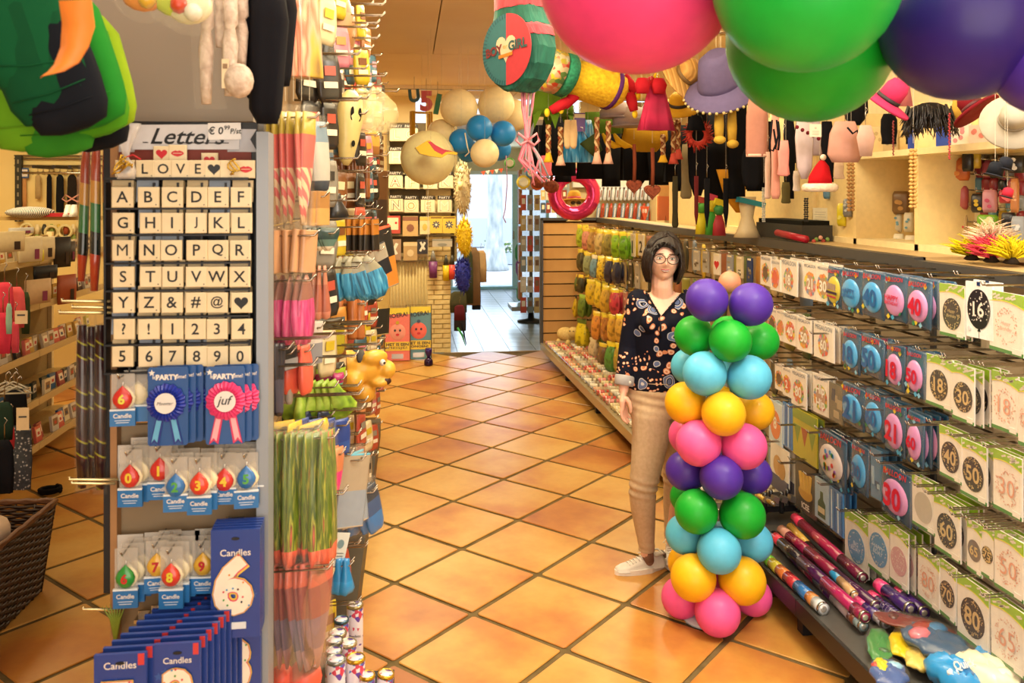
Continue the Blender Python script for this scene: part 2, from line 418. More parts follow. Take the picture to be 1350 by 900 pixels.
# sloping underside of the stair over the letter rack
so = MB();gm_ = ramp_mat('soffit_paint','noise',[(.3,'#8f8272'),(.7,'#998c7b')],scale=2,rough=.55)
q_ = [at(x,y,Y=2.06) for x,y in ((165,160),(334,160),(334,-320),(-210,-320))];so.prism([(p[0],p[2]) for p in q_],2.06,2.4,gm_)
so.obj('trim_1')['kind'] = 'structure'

# ================================================================ RIGHT GONDOLA
gshelf = thing('gondola_shelving','long dark grey gondola shelving with hooks along the right side of the aisle','shelving')
pan = ramp_mat('gondola_panel','noise',[(.3,'#c2ad8c'),(.7,'#cfba98')],scale=3,rough=.5)
railm = mat('#43413f',.4);metal_l = mat('#b4a78c',.35,.5)
YS = [9.45,8.2,6.95,5.7,4.45,3.33,2.1,.9]
ZB = [.08,.352,.645,.94,1.232,1.53]
for a,b_ in zip(YS,YS[1:]):
    for z0,z1 in zip(ZB,ZB[1:]):
        MB().box((2.215,(a+b_)/2,(z0+z1)/2),(.03,a - b_ - .008,z1 - z0 - .012),pan).obj('back_panel',gshelf)
MB().box((2.25,5.2,.8),(.03,8.6,1.5),dark).obj('core_panel',gshelf)
for y in YS[1:]:MB().box((2.195,y,.8),(.012,.03,1.5),railm).obj('upright',gshelf)
for a,b_ in ((9.45,3.33),(3.33,.9)):
    dz = 0 if a > 5 else -.012
    MB().box((2.135,(a+b_)/2,1.560+dz),(.05,a - b_,.05),railm).obj('top_rail',gshelf)
    MB().box((2.26,(a+b_)/2,1.575+dz),(.22,a - b_,.02),mat('#b89c6c',.5)).obj('top_shelf',gshelf)
# end panel with slats
MB().box((1.475,9.45,.87),(.03,.05,1.42),railm).obj('end_post',gshelf)
MB().box((1.85,9.45,1.57),(.75,.05,.03),railm).obj('top_rail',gshelf)
slm = ramp_mat('slat_wood','noise',[(.3,'#b98a4e'),(.7,'#cfa263')],scale=3,rough=.5)
sl = MB().box((0,0,0),(.70,.018,.125),slm).mesh('slat')
for k in range(10):put('slat',sl,gshelf,(1.85,9.45,.21+k*.139))
MB().box((1.85,9.48,.87),(.70,.01,1.4),mat('#4d3318',.8)).obj('end_backing',gshelf)
# base deck
def xf(y):return 1.475+(9.45 - y)*.02
dk = MB();P0,P1 = (xf(9.47),9.47),(xf(.9),.9)
decks = mat('#a39471',.4,.1)
for a,b_ in zip(YS,YS[1:]):
    q = MB();q.add([(xf(a),a,.165),(xf(b_) ,b_+.004,.165),(2.2,b_+.004,.165),(2.2,a,.165),(xf(a),a,.145),(xf(b_),b_+.004,.145),(2.2,b_+.004,.145),(2.2,a,.145)],[(0,1,2,3),(7,6,5,4),(0,4,5,1),(1,5,6,2),(2,6,7,3),(3,7,4,0)],decks if b_ > 4 else mat('#4e4c48',.4))
    q.obj('base_shelf',gshelf)
    q = MB();mm = mat('#b5ab92',.3,.6) if b_ > 3.9 else mat('#3b3a38',.35,.5)
    q.add([(xf(a) - .012,a,.175),(xf(b_) - .012,b_+.004,.175),(xf(b_)+.004,b_+.004,.175),(xf(a)+.004,a,.175),(xf(a) - .012,a,.105),(xf(b_) - .012,b_+.004,.105),(xf(b_)+.004,b_+.004,.105),(xf(a)+.004,a,.105)],[(0,1,2,3),(7,6,5,4),(0,4,5,1),(1,5,6,2),(2,6,7,3),(3,7,4,0)],mm)
    q.obj('price_rail',gshelf)
    f = MB().box((xf(b_)+.06,b_+.06,.07),(.05,.05,.13),dark).obj('foot',gshelf)
    MB().lathe([(.02,0),(.022,.02),(.01,.03)],CHROME,n=8,c=(xf(b_)+.06,b_+.06,0)).obj('glide',f)
MB().box((2.05,5.2,.06),(.02,8.5,.1),mat('#2a211a',.8)).obj('kick_board',gshelf)
for y in [9.3,8.95]:pass

# hooks (shared meshes): double wire prong pointing -x
def hook_mesh(L_,r=.0028,gap=.018):
    b = MB()
    for g in (-gap/2,gap/2):
        b.tube([(0,g,0),(-L_,g,.004),(-L_ - .008,g,.018)],r,CHROME,n=4)
    b.tube([(-.02,-gap/2,0),(-.02,gap/2,0)],r,CHROME,n=4)
    b.box((0,0,.006),(.006,.05,.035),CHROME);return b.mesh('hook')
HK = hook_mesh(.25);HKL = hook_mesh(.33)
# ================================================================ RIGHT WALL CABINETS above the counter
cab = thing('wall_cabinet','cream open wall cabinet with partitions behind the long shelving','cabinet')
XC = 2.36
cy_ = [at(x,260,X=XC)[1] for x in (1069,1127,1208)]+[2.3]
cm = mat('#ecd192',.5)
for k,y in enumerate(cy_):MB().box((XC+.17,y,1.93),(.34,.03,.70),cm).obj('partition',cab)
MB().box((XC+.17,(cy_[1]+2.3)/2,2.05),(.36,cy_[1] - 2.3,.03),mat('#f4dfa6',.4)).obj('shelf',cab)
MB().box((XC+.04,(cy_[1]+7.6)/2,1.96),(.03,7.6 - cy_[1],.80),cm).obj('closed_panel',cab)
MB().box((XC+.35,3.4,2.2),(.02,5.4,1.3),cream).obj('back_board',cab)
MB().box((XC+.17,3.4,1.60),(.34,5.4,.03),cream).obj('bottom_board',cab)

# ================================================================ PACKS ON THE RIGHT WALL
XP = 1.95;RZ = -pi/2
WHITE = mat('#e6dfd6',.35);WHITE2 = mat('#d9cfc4',.35);GREEN = mat('#8fb62c',.4);GREEN2 = mat('#3f7f34',.4);YEL = mat('#e6d23a',.4)
INK = mat('#221c1e',.35);GOLD = mat('#d7bd86',.3,.3);PINKISH = mat('#d79a84',.4);RED = mat('#c8202c',.4);NAVY = mat('#16315c',.25,coat=.3)
def confetti(mb,c,r,m,n,seed,y,s=.004,inner=0):
    R = random.Random(seed)
    for k in range(n):
        a = R.uniform(0,6.28);q = r*sqrt(R.uniform(inner,1));x,z = c[0]+q*cos(a)*.86,c[1]+q*sin(a);e = s*R.uniform(.5,1.2)
        mb.add([(x - e,y,z),(x,y,z - e),(x+e,y,z),(x,y,z+e)],[(0,1,2,3)],m)
def digit_part(t,txt,c,h,m,y,shear=0,bold=.012,wd=None,nm='printed_number'):
    b = MB();lines = txt.split('\n')
    for i,s in enumerate(lines):add_text(b,s,(c[0],c[1]+h*1.15*((len(lines) - 1)/2 - i)),h=h if not wd else None,wd=wd,m=m,y=y,shear=shear,bold=bold)
    return b.obj(nm,t)
def pack_conf(t,W,H,txt,style,seed):
    """white flat pack with curved green header and a printed confetti disc"""
    b = MB();b.box((0,.003,-H/2),(W,.006,H),WHITE)
    b.obj('card',t)
    g = MB();n = 8;pts = [(-W/2,0),(W/2,0)]+[(W/2 - W*k/n,-H*(.17 - .055*sin(pi*k/n)+.05*(1 - k/n))) for k in range(n+1)]
    g.prism(pts,-.001,0,GREEN);g.obj('green_header',t)
    y2 = MB();pts2 = [(x,z) for x,z in pts[2:]]+[(x,z - H*.012) for x,z in reversed(pts[2:])];y2.prism(pts2,-.0015,0,YEL)
    R = random.Random(seed)
    for k in range(9):x = R.uniform(-.45,.4)*W;z = -H*R.uniform(.03,.13);y2.add([(x,-.0015,z),(x+.004,-.0015,z - .005),(x+.022,-.0015,z+.002),(x+.02,-.0015,z+.008)],[(0,1,2,3)],WHITE2)
    y2.obj('header_print',t)
    MB().box((0,-.0005,-H+H*.03),(W,.001,H*.06),GREEN2).box((W*.32,-.0012,-H*.93),(W*.26,.001,H*.09),WHITE).obj('bottom_strip',t)
    r = min(W*.46,H*.30);c = (0,-H*.56)
    d = MB();dc = {'black':'#241d22','blue':'#4f8fc0','pinkfull':'#c99aa0','pink':'#efe6e0','grey':'#b9b2a6','darkgrey':'#6e6460'}[style]
    if style != 'pink':d.disc(c,r*.95,r,mat(dc,.3),y=-.0006)
    if style == 'pink':confetti(d,c,r*1.05,PINKISH,90,seed,-.0014,.0028,.45)
    elif style == 'black':confetti(d,c,r*.97,GOLD,70,seed,-.0022,.003,.5)
    elif style == 'blue':confetti(d,c,r*.95,WHITE,40,seed,-.0022,.0035,.6)
    elif style == 'pinkfull':confetti(d,c,r*.95,WHITE,60,seed,-.0022,.003)
    d.obj('printed_disc',t)
    if txt:
        h = r*(.95 if len(txt) <= 3 else .30)
        digit_part(t,txt,c,h*(1 if len(txt) < 4 else .9),{'black':GOLD,'blue':mat('#dfe9ef',.4),'pink':PINKISH,'pinkfull':WHITE,'grey':INK,'darkgrey':GOLD}[style],-.003,bold=.02 if style != 'pink' and len(txt) < 4 else 0,shear=.25 if len(txt) > 3 else 0)
    MB().box((0,-.008,-H/2),(W*1.03,.001,H*1.01),CELLO).obj('clear_sleeve',t)
def pack_card(t,W,H,txt,style,seed):
    """white card with a rainbow ring disc and number"""
    MB().box((0,.003,-H/2),(W,.006,H),mat('#eee4da',.35)).obj('card',t)
    r = min(W*.45,H*.32);c = (0,-H*.58);R = random.Random(seed)
    d = MB();base = {'ring':'#b8927c','brown':'#5a3a22','orange':'#d9783a','red':'#d8573f','tan':'#b08a62','beige':'#d9c3a8'}[style]
    d.disc(c,r,r,mat(base,.35),y=-.0006)
    cols = ['#e4a23a','#7fae5a','#d8573f','#e7cf4a','#7d8fb5','#d98f9c','#e08a3c']
    for k in range(26):
        a = 2*pi*k/26;q = r*(.80+.12*R.random());s = r*R.uniform(.12,.22);d.ico((0,0,0),.00001,WHITE,5) if 0 else d.disc((c[0]+q*cos(a),c[1]+q*sin(a)),s,s,mat(cols[R.randrange(7)],.4),y=-.0012 - .00001*k,n=6,t=.0004)
    d.obj('printed_disc',t)
    h = MB();add_text(h,'MEGALOON',(0,-H*.10),wd=W*.82,m=mat('#3f5f86',.4),y=-.001,bold=.02);h.obj('header_lettering',t)
    if txt:digit_part(t,txt,c,r*.95,mat('#f4efe8',.35),-.003,bold=.03)
    MB().box((0,-.008,-H/2),(W*1.03,.001,H*1.01),CELLO).obj('clear_sleeve',t)
def oval(mb,c,rx,rz,dep,m,n=20,k=5,y0=0):
    prof = [(cos(i/k*pi/2),sin(i/k*pi/2)) for i in range(k+1)];vs = [];fs = []
    for (a,b) in prof:
        for j in range(n):q = 2*pi*j/n;vs.append((c[0]+rx*max(a,.02)*cos(q),y0 - dep*b,c[1]+rz*max(a,.02)*sin(q)))
    for i in range(k):
        for j in range(n):fs.append((i*n+j,i*n+(j+1) % n,(i+1)*n+(j+1) % n,(i+1)*n+j))
    fs.append(tuple(range(k*n,k*n+n)));mb.add(vs,fs,m,True)
def pack_foil(t,W,H,txt,style,seed):
    """glossy blue bag with red header lettering and an oval foil balloon print"""
    b = MB();R = random.Random(seed)
    b.loft([(0,0,0,W*.47,.002),(-H*.04,0,0,W*.5,.006),(-H*.5,0,0,W*.5,.010),(-H*.96,0,0,W*.5,.006),(-H,0,0,W*.48,.002)],mat('#1e4c6e',.18,coat=.6),n=20,fold=.03,seed=seed,power=.5)
    b.obj('bag',t)
    d = MB()
    for k in range(7):
        x = R.uniform(-.42,.42)*W;z = R.choice([-.12,-.16,-.9,-.93,-.8])*H;e = .012
        d.add([(x - e,-.0125,z),(x,-.0125,z - e),(x+e,-.0125,z),(x,-.0125,z+e)],[(0,1,2,3)],mat(['#d9c23a','#3f9fd0','#7fb7d9','#2f7f5a'][k % 4],.3))
    d.obj('stars',t)
    h = MB();add_text(h,'BALLOON',(0,-H*.105),wd=W*.78,m=RED,y=-.0135,bold=.02,shear=.2,rot=.08);h.obj('header_lettering',t)
    c = (0,-H*.56);rx,rz = W*.43,H*.335
    colr = {'blue':'#4aa0dd','pink':'#c98cc4','yellow':'#c9b84a','multi':'#d9cfd0','photo':'#8c8274'}[style]
    o = MB();oval(o,c,rx,rz,.012,mat(colr,.25,coat=.5),y0=-.009)
    if style == 'multi':
        for k in range(18):a = R.uniform(0,6.28);q = R.uniform(.3,.8);o.disc((c[0]+rx*q*cos(a),c[1]+rz*q*sin(a)),.011,.012,mat(['#c8202c','#2f8fd0','#3f9a4a','#e0a02a','#8a3fa0'][k % 5],.3),y=-.0225,n=6)
    if style == 'yellow':
        o.box((c[0],-.0215,c[1] - .012),(rx*1.6,.001,.012),mat('#2c2340',.3)).box((c[0],-.0215,c[1] - .03),(rx*1.4,.001,.008),mat('#a83246',.3))
        for k in range(5):o.box((c[0] - rx*.5+k*rx*.25,-.0215,c[1]+.015),(.004,.001,.03),mat('#7a4a9a',.3))
    o.obj('balloon_print',t)
    nm = {'blue':'#205f9f','pink':'#c4143c','yellow':'#3a2f50','multi':'#3a2f50','photo':'#3a2f50'}[style]
    if txt and len(txt) <= 3:digit_part(t,txt,c,rz*.95,mat(nm,.3),-.0235,bold=.035,wd=rx*1.35)
    elif txt:digit_part(t,txt,c,rz*.30,mat(nm,.3),-.0235,bold=.02,wd=rx*1.4)
    MB().loft([(.0,0,0,W*.5,.004),(-H*.5,0,0,W*.53,.022),(-H*1.02,0,0,W*.52,.004)],CELLO,n=16,power=.5).obj('clear_sleeve',t)
def pack_misc(t,W,H,txt,style,seed):
    R = random.Random(seed)
    pal = {'stripe':['#3f7fc0','#cfdfe8','#2a62a0'],'party':['#b9b02c','#6f8f2e','#a5482a'],'navy':['#e8ded0','#202a5a','#c79a5a'],'hand':['#2a2018','#c9962a','#d8aa3a'],
           'bottle':['#a9c6dc','#3a5a3a','#d9c9a0'],'card8':['#c9dbe6','#e08048','#4f8fc0'],'silver':['#4f7fa6','#9ab7cc','#1f4f76'],'photo':['#6f6a5e','#a8987e','#2c3f5a'],'heart':['#e9ddd0','#c8302c','#e9ddd0'],'plain':['#cfc0a4','#b9a888','#cfc0a4']}[style]
    MB().box((0,.003,-H/2),(W,.006,H),mat(pal[0],.3)).obj('card',t)
    d = MB()
    if style == 'stripe':
        for k in range(4):d.box((-W*.35+k*W*.24,-.001,-H*.52),(W*.08,.001,H*.9),mat(pal[1+k % 2],.3))
    elif style == 'party':
        for k in range(3):x = -W*.3+k*W*.3;d.prism([(x - W*.14,-H*.35),(x+W*.14,-H*.35),(x,-H*.72)],-.001,0,mat(pal[1+k % 2],.3))
        d.box((0,-.001,-H*.12),(W,.001,H*.2),mat('#7f9a34',.3))
    elif style == 'navy':d.box((0,-.001,-H*.84),(W,.001,H*.32),mat(pal[1],.3));d.disc((-.02,-H*.45),W*.22,W*.24,mat(pal[2],.4),y=-.0012);d.disc((.03,-H*.5),W*.2,W*.22,mat('#b8863a',.4),y=-.0015)
    elif style == 'hand':
        for k in range(4):d.box((-W*.22+k*W*.14,-.002,-H*.38),(W*.11,.004,H*.36),mat(pal[2],.4),ry=.12*(k - 1.5))
        d.disc((0,-H*.6),W*.32,H*.14,mat(pal[1],.4),y=-.002)
    elif style == 'bottle':
        d.prism([(-.012,-H*.3),(.012,-H*.3),(.014,-H*.48),(.034,-H*.58),(.034,-H*.93),(-.034,-H*.93),(-.034,-H*.58),(-.014,-H*.48)],-.001,0,mat(pal[1],.3));d.box((0,-.002,-H*.75),(.06,.001,H*.14),mat(pal[2],.4))
    elif style == 'heart':
        d.prism([(W*.36*(16*sin(a) ** 3)/16,-H*.5+W*.36*(13*cos(a) - 5*cos(2*a) - 2*cos(3*a) - cos(4*a))/16) for a in [2*pi*k/22 for k in range(22)]],-.001,0,mat(pal[1],.3))
    elif style in ('silver','photo','plain'):
        for k in range(5):d.box((R.uniform(-.3,.3)*W,-.001 - .0002*k,-H*R.uniform(.2,.85)),(W*R.uniform(.15,.4),.001,H*R.uniform(.08,.25)),mat(pal[1+k % 2],.3))
    else:d.disc((0,-H*.55),W*.38,W*.42,mat(pal[1],.4),y=-.001)
    d.obj('printed_picture',t)
    if txt:digit_part(t,txt,(0,-H*(.5 if style == 'card8' else .87)),H*.13 if style != 'card8' else H*.3,mat('#efe8da',.4),-.003,bold=.03)
    MB().box((0,-.009,-H/2),(W*1.03,.001,H*1.01),CELLO).obj('clear_sleeve',t)
KIND = dict(conf=pack_conf,card=pack_card,foil=pack_foil,misc=pack_misc)
ROWN = ['top','second','third','fourth','bottom']
# x0, x1, y0, y1, kind, style, text, copies behind, label
PK = [
 (1002,1017,337,376,'card','brown','',1,'white card pack with a dark brown round picture, furthest left of the top hook row'),
 (1015,1029,342,383,'card','red','',1,'white card pack with a red and white round picture left of the top 18 card'),
 (1028,1052,342,388,'card','ring','18',2,'white card pack with flower ring and white number 18 in the top row'),
 (1059,1077,346,394,'card','ring','21',2,'white card pack with flower ring and number 21 in the top row'),
 (1077,1094,349,398,'card','tan','30',2,'white card pack with tan disc and number 30 in the top row'),
 (1093,1112,352,406,'foil','yellow','',1,'blue foil pack with a yellow cake print balloon in the top row'),
 (1112,1138,355,412,'foil','blue','HAPPY\nBIRTHDAY',2,'foil pack with a blue Happy Birthday balloon in the top row'),
 (1139,1168,358,419,'foil','blue','40',2,'foil pack with a blue balloon reading 40 in the top row'),
 (1169,1197,362,423,'foil','pink','HAPPY\nBIRTHDAY',2,'foil pack with a pink Happy Birthday balloon in the top row'),
 (1198,1230,368,432,'foil','pink','40',3,'foil pack with a pink balloon reading 40 in the top row'),
 (1238,1272,375,444,'conf','black','Happy\nBirthday',1,'white pack with black confetti disc reading Happy Birthday in the top row'),
 (1273,1308,372,446,'balloon','','16',1,'white pack with a black dotted balloon reading 16'),
 (1305,1351,386,466,'conf','pink','Happy\nBirthday',1,'white pack with pale rose confetti reading Happy Birthday in the top row'),
 (1012,1024,405,445,'card','brown','',0,'white card pack with a brown disc just right of the green balloon'),
 (1024,1034,408,449,'card','orange','',0,'white card pack with an orange disc left of the second row 40 card'),
 (1032,1052,413,454,'card','red','40',1,'white card pack with red flowers and number 40 in the second row'),
 (1051,1069,419,463,'card','tan','50',2,'white card pack with tan disc and number 50 in the second row'),
 (1072,1100,428,474,'card','ring','60',2,'slightly tilted white card pack with flower ring and number 60'),
 (1113,1136,436,491,'foil','blue','18',1,'foil pack with a blue balloon reading 18 in the second row'),
 (1136,1168,443,497,'foil','blue','50',2,'foil pack with a blue balloon reading 50 in the second row'),
 (1170,1195,453,514,'foil','pink','18',2,'foil pack with a pink balloon reading 18 in the second row'),
 (1197,1222,461,523,'foil','pink','50',2,'foil pack with a pink balloon reading 50 in the second row'),
 (1220,1256,470,537,'conf','black','18',1,'white pack with black confetti disc and gold 18 in the second row'),
 (1256,1284,482,556,'conf','black','30',4,'white pack with black confetti disc and gold 30 in the second row'),
 (1308,1342,492,569,'conf','pink','18',1,'white pack with rose confetti ring and rose 18 in the second row'),
 (1342,1366,505,590,'conf','pink','21',0,'white pack with rose confetti cut by the right edge in the second row'),
 (1022,1032,478,514,'card','brown','',0,'white card pack with a brown disc left of the third row cards'),
 (1032,1043,484,522,'card','red','2',0,'white card pack with red print reading 2 beside the third row 80 card'),
 (1043,1063,489,536,'card','orange','80',2,'white card pack with orange flowers and number 80'),
 (1072,1092,494,546,'card','ring','Hip\nHip',1,'white card pack with a flower disc of small lettering in the third row'),
 (1093,1112,507,556,'misc','photo','',1,'dark clear pack with grey photo card in the third row'),
 (1112,1141,508,563,'foil','blue','21',2,'foil pack with a blue balloon reading 21'),
 (1142,1168,517,577,'foil','blue','60',2,'foil pack with a blue balloon reading 60'),
 (1168,1196,530,599,'foil','pink','21',2,'foil pack with a pink balloon reading 21'),
 (1198,1220,544,614,'foil','pink','60',3,'foil pack with a pink balloon reading 60'),
 (1238,1268,565,632,'conf','black','40',1,'white pack with black confetti disc and gold 40 in the third row'),
 (1265,1301,583,658,'conf','black','50',3,'white pack with black confetti disc and gold 50 in the third row'),
 (1310,1347,598,678,'conf','pink','30',2,'white pack with rose confetti ring and rose 30 in the third row'),
 (1013,1032,530,584,'misc','card8','8',1,'pale blue card pack with an orange figure 8'),
 (1032,1044,532,590,'misc','stripe','',1,'blue and white striped pack beside the orange 8 pack'),
 (1044,1078,543,607,'misc','party','',1,'yellow green pack with bunting flags in the fourth row'),
 (1081,1117,572,640,'foil','multi','',2,'dark foil pack with a colourful round balloon print'),
 (1124,1147,585,650,'foil','blue','30',1,'foil pack with a blue balloon reading 30'),
 (1148,1162,592,657,'misc','silver','',3,'shiny silver blue pack between the blue 30 and the pink 30'),
 (1165,1203,618,686,'foil','pink','30',2,'foil pack with a pink balloon reading 30'),
 (1203,1232,632,698,'conf','grey','',1,'white pack with a plain grey balloon disc'),
 (1231,1266,658,732,'conf','black','60',3,'white pack with black confetti disc and gold 60 in the fourth row'),
 (1275,1295,688,756,'conf','darkgrey','65',0,'white pack turned aside with a dull grey disc reading 65'),
 (1294,1310,692,762,'conf','black','75',1,'white pack half hidden behind the grey disc pack'),
 (1312,1349,706,784,'conf','pink','50',2,'white pack with rose confetti ring and rose 50 in the fourth row'),
 (1016,1040,588,648,'misc','navy','',1,'white and navy pack with round pastry pictures beside the purple balloon'),
 (1049,1076,612,676,'misc','hand','ICEE',1,'dark pack with a yellow hand picture and white lettering'),
 (1075,1092,632,686,'misc','bottle','',1,'pale blue pack with a green bottle picture'),
 (1093,1112,645,702,'misc','stripe','',2,'pack with blue and pale stripes next to the bottle pack'),
 (1114,1144,680,752,'conf','blue','BIG\nBDAY',2,'white pack with blue disc reading Big Bday on the bottom row'),
 (1145,1172,684,757,'conf','blue','HAPPY\nBDAY',3,'white pack with blue disc, right of the Big Bday pack'),
 (1174,1197,697,774,'conf','pinkfull','',3,'white pack with a full dusty pink disc on the bottom row'),
 (1210,1239,728,798,'conf','pink','80',0,'white pack with rose confetti and rose 80 in the bottom row'),
 (1238,1261,742,816,'conf','black','70',0,'white pack with black confetti disc and gold 70 in the bottom row'),
 (1262,1304,768,852,'conf','black','80',1,'white pack with black confetti disc and gold 80 in the bottom row'),
 (1306,1350,795,880,'conf','pink','65',1,'white pack with rose confetti and rose 65 in the bottom row'),
]
def pack_balloon(t,W,H,txt,style,seed):
    MB().box((0,.003,-H/2),(W,.006,H),mat('#e9ebee',.3)).obj('card',t)
    r = W*.45;c = (0,-H*.48);d = MB();d.disc(c,r*.95,r*1.12,INK,y=-.0006);d.prism([(-.004,c[1] - r*1.1),(.004,c[1] - r*1.1),(.008,c[1] - r*1.25),(-.008,c[1] - r*1.25)],-.001,0,INK);d.box((0,-.0006,c[1] - r*1.45),(.001,.001,r*.4),INK)
    confetti(d,c,r*1.0,WHITE,46,seed,-.0022,.0035,.15);d.obj('printed_balloon',t)
    digit_part(t,txt,c,r*.85,WHITE,-.003,bold=.018)
    MB().box((0,-.001,-H*.03),(W*.12,.001,.014),NAVY).obj('brand_square',t)
    MB().disc((-W*.36,-H*.85),.009,.009,mat('#cfd4da',.4),y=-.001).obj('seal',t)
KIND['balloon'] = pack_balloon
for q,(x0,x1,y0,y1,kind,style,txt,nb,lab) in enumerate(PK):
    xm = (x0+x1)/2
    ya = at(x0,y0,X=XP)[1];yb = at(x1,y0,X=XP)[1]
    top = at(xm,y0,X=XP);bot = at(xm,y1,X=XP)
    W = ya - yb;H = top[2] - bot[2]
    t = thing({'foil':'foil_balloon_pack','conf':'balloon_pack','balloon':'balloon_pack','card':'card_pack','misc':'party_pack'}[kind],lab,'balloon pack' if kind != 'misc' else 'party pack',(XP,(ya+yb)/2,top[2]),rot=(0,random.uniform(-.02,.02) if kind != 'foil' else .04,RZ+random.uniform(-.04,.04)))
    KIND[kind](t,W,H,txt,style,q)
    for k in range(nb):
        c = t.copy();COL.objects.link(c);c.location = (XP+.028*(k+1),(ya+yb)/2+random.uniform(-.012,.004) - .004*k,top[2]+random.uniform(-.006,.004))
        c.rotation_euler = (0,0,RZ+random.uniform(-.05,.05));c['label'] = NTH[k]+ ' the ' +short(num_words(lab),12);c['group'] = 'packs behind the ' +short(num_words(lab),12)
        for ch in t.children:
            if k > 0 and ch.name.split('.')[0] in ('clear_sleeve','header_print','stars'):continue
            d = ch.copy();COL.objects.link(d);d.parent = c
    put('hook',HKL,gshelf,(2.2,(ya+yb)/2,top[2]+.022))
# empty hooks
for (x,y) in [(1062,405),(1105,440),(1210,455),(1290,470),(1180,540),(1240,560),(1330,580),(1060,560),(1100,570),(1300,670),(1190,600),(1340,690),(1330,480),(1250,640),(1060,610)]:
    p = at(x,y,X=2.0);put('hook',HKL,gshelf,(2.2,p[1],p[2]))

# ================================================================ FAR PART: soft pouches hung in rows
def pouch_mesh(W,H,T,body,head=None,seed=0,hf=.12,lower=None):
    if isinstance(body,str):
        dk_ = tuple(x*.45 for x in lin(body));body = ramp_mat('pouch_print' +body+str(head),'noise',[(.34,dk_),(.44,body),(.60,body),(.66,head if isinstance(head,str) else body)],scale=14,rough=.35,coat=.2,bump=.3)
    hm = mat(head,.3) if isinstance(head,str) else (head or body)
    rows = [(0,0,0,W*.40,.003),(-H*hf*.9,0,0,W*.42,.004),(-H*hf,0,0,W*.34,.006),(-H*(hf+.15),0,0,W*.46,T*.7),(-H*.55,0,0,W*.50,T),(-H*.82,0,0,W*.47,T*.9),(-H*.95,0,0,W*.36,T*.5),(-H,0,0,W*.25,.003)]
    b = MB();bm = body if not isinstance(body,str) else mat(body,.4,coat=.15)
    mm = [hm,hm,bm,bm,bm,bm,bm]
    if lower:mm[4] = mm[5] = mm[6] = lower if not isinstance(lower,str) else mat(lower,.35,coat=.2)
    return b.loft(rows,bm,n=16,fold=.38,nf=5,seed=seed,mats=mm).mesh('pouch')
ypr = ramp_mat('yellow_print','noise',[(.35,'#d9b31a'),(.5,'#e8cf3a'),(.6,'#8a6a20')],scale=30,rough=.3,coat=.3)
mul = ramp_mat('multi_print','voronoi_color',[(.2,'#c8402c'),(.4,'#d9c7a0'),(.6,'#3f7f4a'),(.8,'#e0c23a')],scale=30,rough=.35)
FAR = [  # (x, y0, y1, width px, body, header, words)
 [(727,291,326,9,'#d98a80','#2f8f8a','pink and teal'),(738,293,328,9,'#c9a86a','#d9c23a','beige'),(747,293,325,8,'#b0a060','#d9c23a','olive beige'),(756,295,325,8,'#cf8f86','#e3cc4a','dusty pink'),(764,296,326,8,'#a4b82c','#e3cc3a','yellow green'),(772,300,330,9,'#c9826a','#d9b83a','salmon'),(781,301,333,10,'#b98f52','#d9b83a','tan brown'),(791,302,336,10,'#c9b070','#e3cc3a','pale khaki'),(801,303,338,10,'#8f8440','#e3cc3a','mottled olive'),(811,304,340,10,'#86b51e','#e8d23a','lime'),(821,305,342,10,'#6aa01c','#e8d23a','grass green')],
 [(733,325,345,9,'#2f9aa0','#e8e0c0','teal and white'),(745,326,352,9,'#6f6a30','#e3c83a','dark olive'),(755,327,354,9,'#d0ac2a','#e3c83a','mustard'),(765,328,357,9,'#4f4a2c','#d9c23a','dark brown'),(775,332,362,10,'#8f9a70','#e3c83a','sage'),(784,336,366,10,'#6f9ab0','#e8e0c0','pale blue'),(793,337,370,10,'YP','#e8d23a','bright yellow printed'),(803,338,373,10,'#2c2c48','#e8d23a','navy'),(812,340,374,9,'#2c3048','#e8d23a','dark blue')],
 [(737,346,368,10,'MP','#e8e0c0','multicoloured'),(748,350,384,9,'#c8402c','#e0c23a','red'),(757,361,384,8,'#5f6a2c','#e0c23a','moss'),(766,362,386,8,'#3a3a20','#e0c23a','black green'),(779,368,402,11,'#d9b82a','#e8d23a','plain yellow'),(789,372,406,10,'#e0c030','#e8d23a','golden yellow'),(799,376,412,11,'#c9a030','#e8d23a','ochre yellow'),(811,380,415,11,'#c23a4a','#e8d23a','crimson')],
 [(731,385,412,8,'#8fae6a','#e8e0c0','pale green'),(739,386,415,8,'#6f9a5a','#e8e0c0','leaf green'),(747,387,417,8,'#8a8078','#e0d0b0','grey'),(757,388,418,9,'#c9a81e','#2c2c1c','yellow and black'),(768,388,418,9,'#5f7a24','#8fae3a','deep green'),(787,410,448,10,'#d98f3a','#e8c83a','orange'),(797,412,450,10,'#b87834','#e8d23a','brown'),(807,414,450,10,'#d9a83a','#e8d23a','amber'),(817,414,452,10,'#cfa040','#e8d23a','sand')],
 [(724,412,434,8,'#b8ae8a','#d9d0b0','grey beige'),(733,416,440,10,'#cbb27a','#d9d0b0','cream'),(752,422,448,7,'#3a4a6a','#e0c21e','yellow headed slate'),(767,420,459,16,'#d9c41e','#5a6a24','wide bright yellow'),(782,445,474,11,'#cfb890','#d9c9a0','pale plush'),(795,452,482,11,'#7a5a3a','#e0c83a','brown plush'),(806,450,490,13,'#4f8a3a','#e8d22a','green beads'),(817,452,492,12,'#a8903a','#e8d22a','mixed gold')],
]
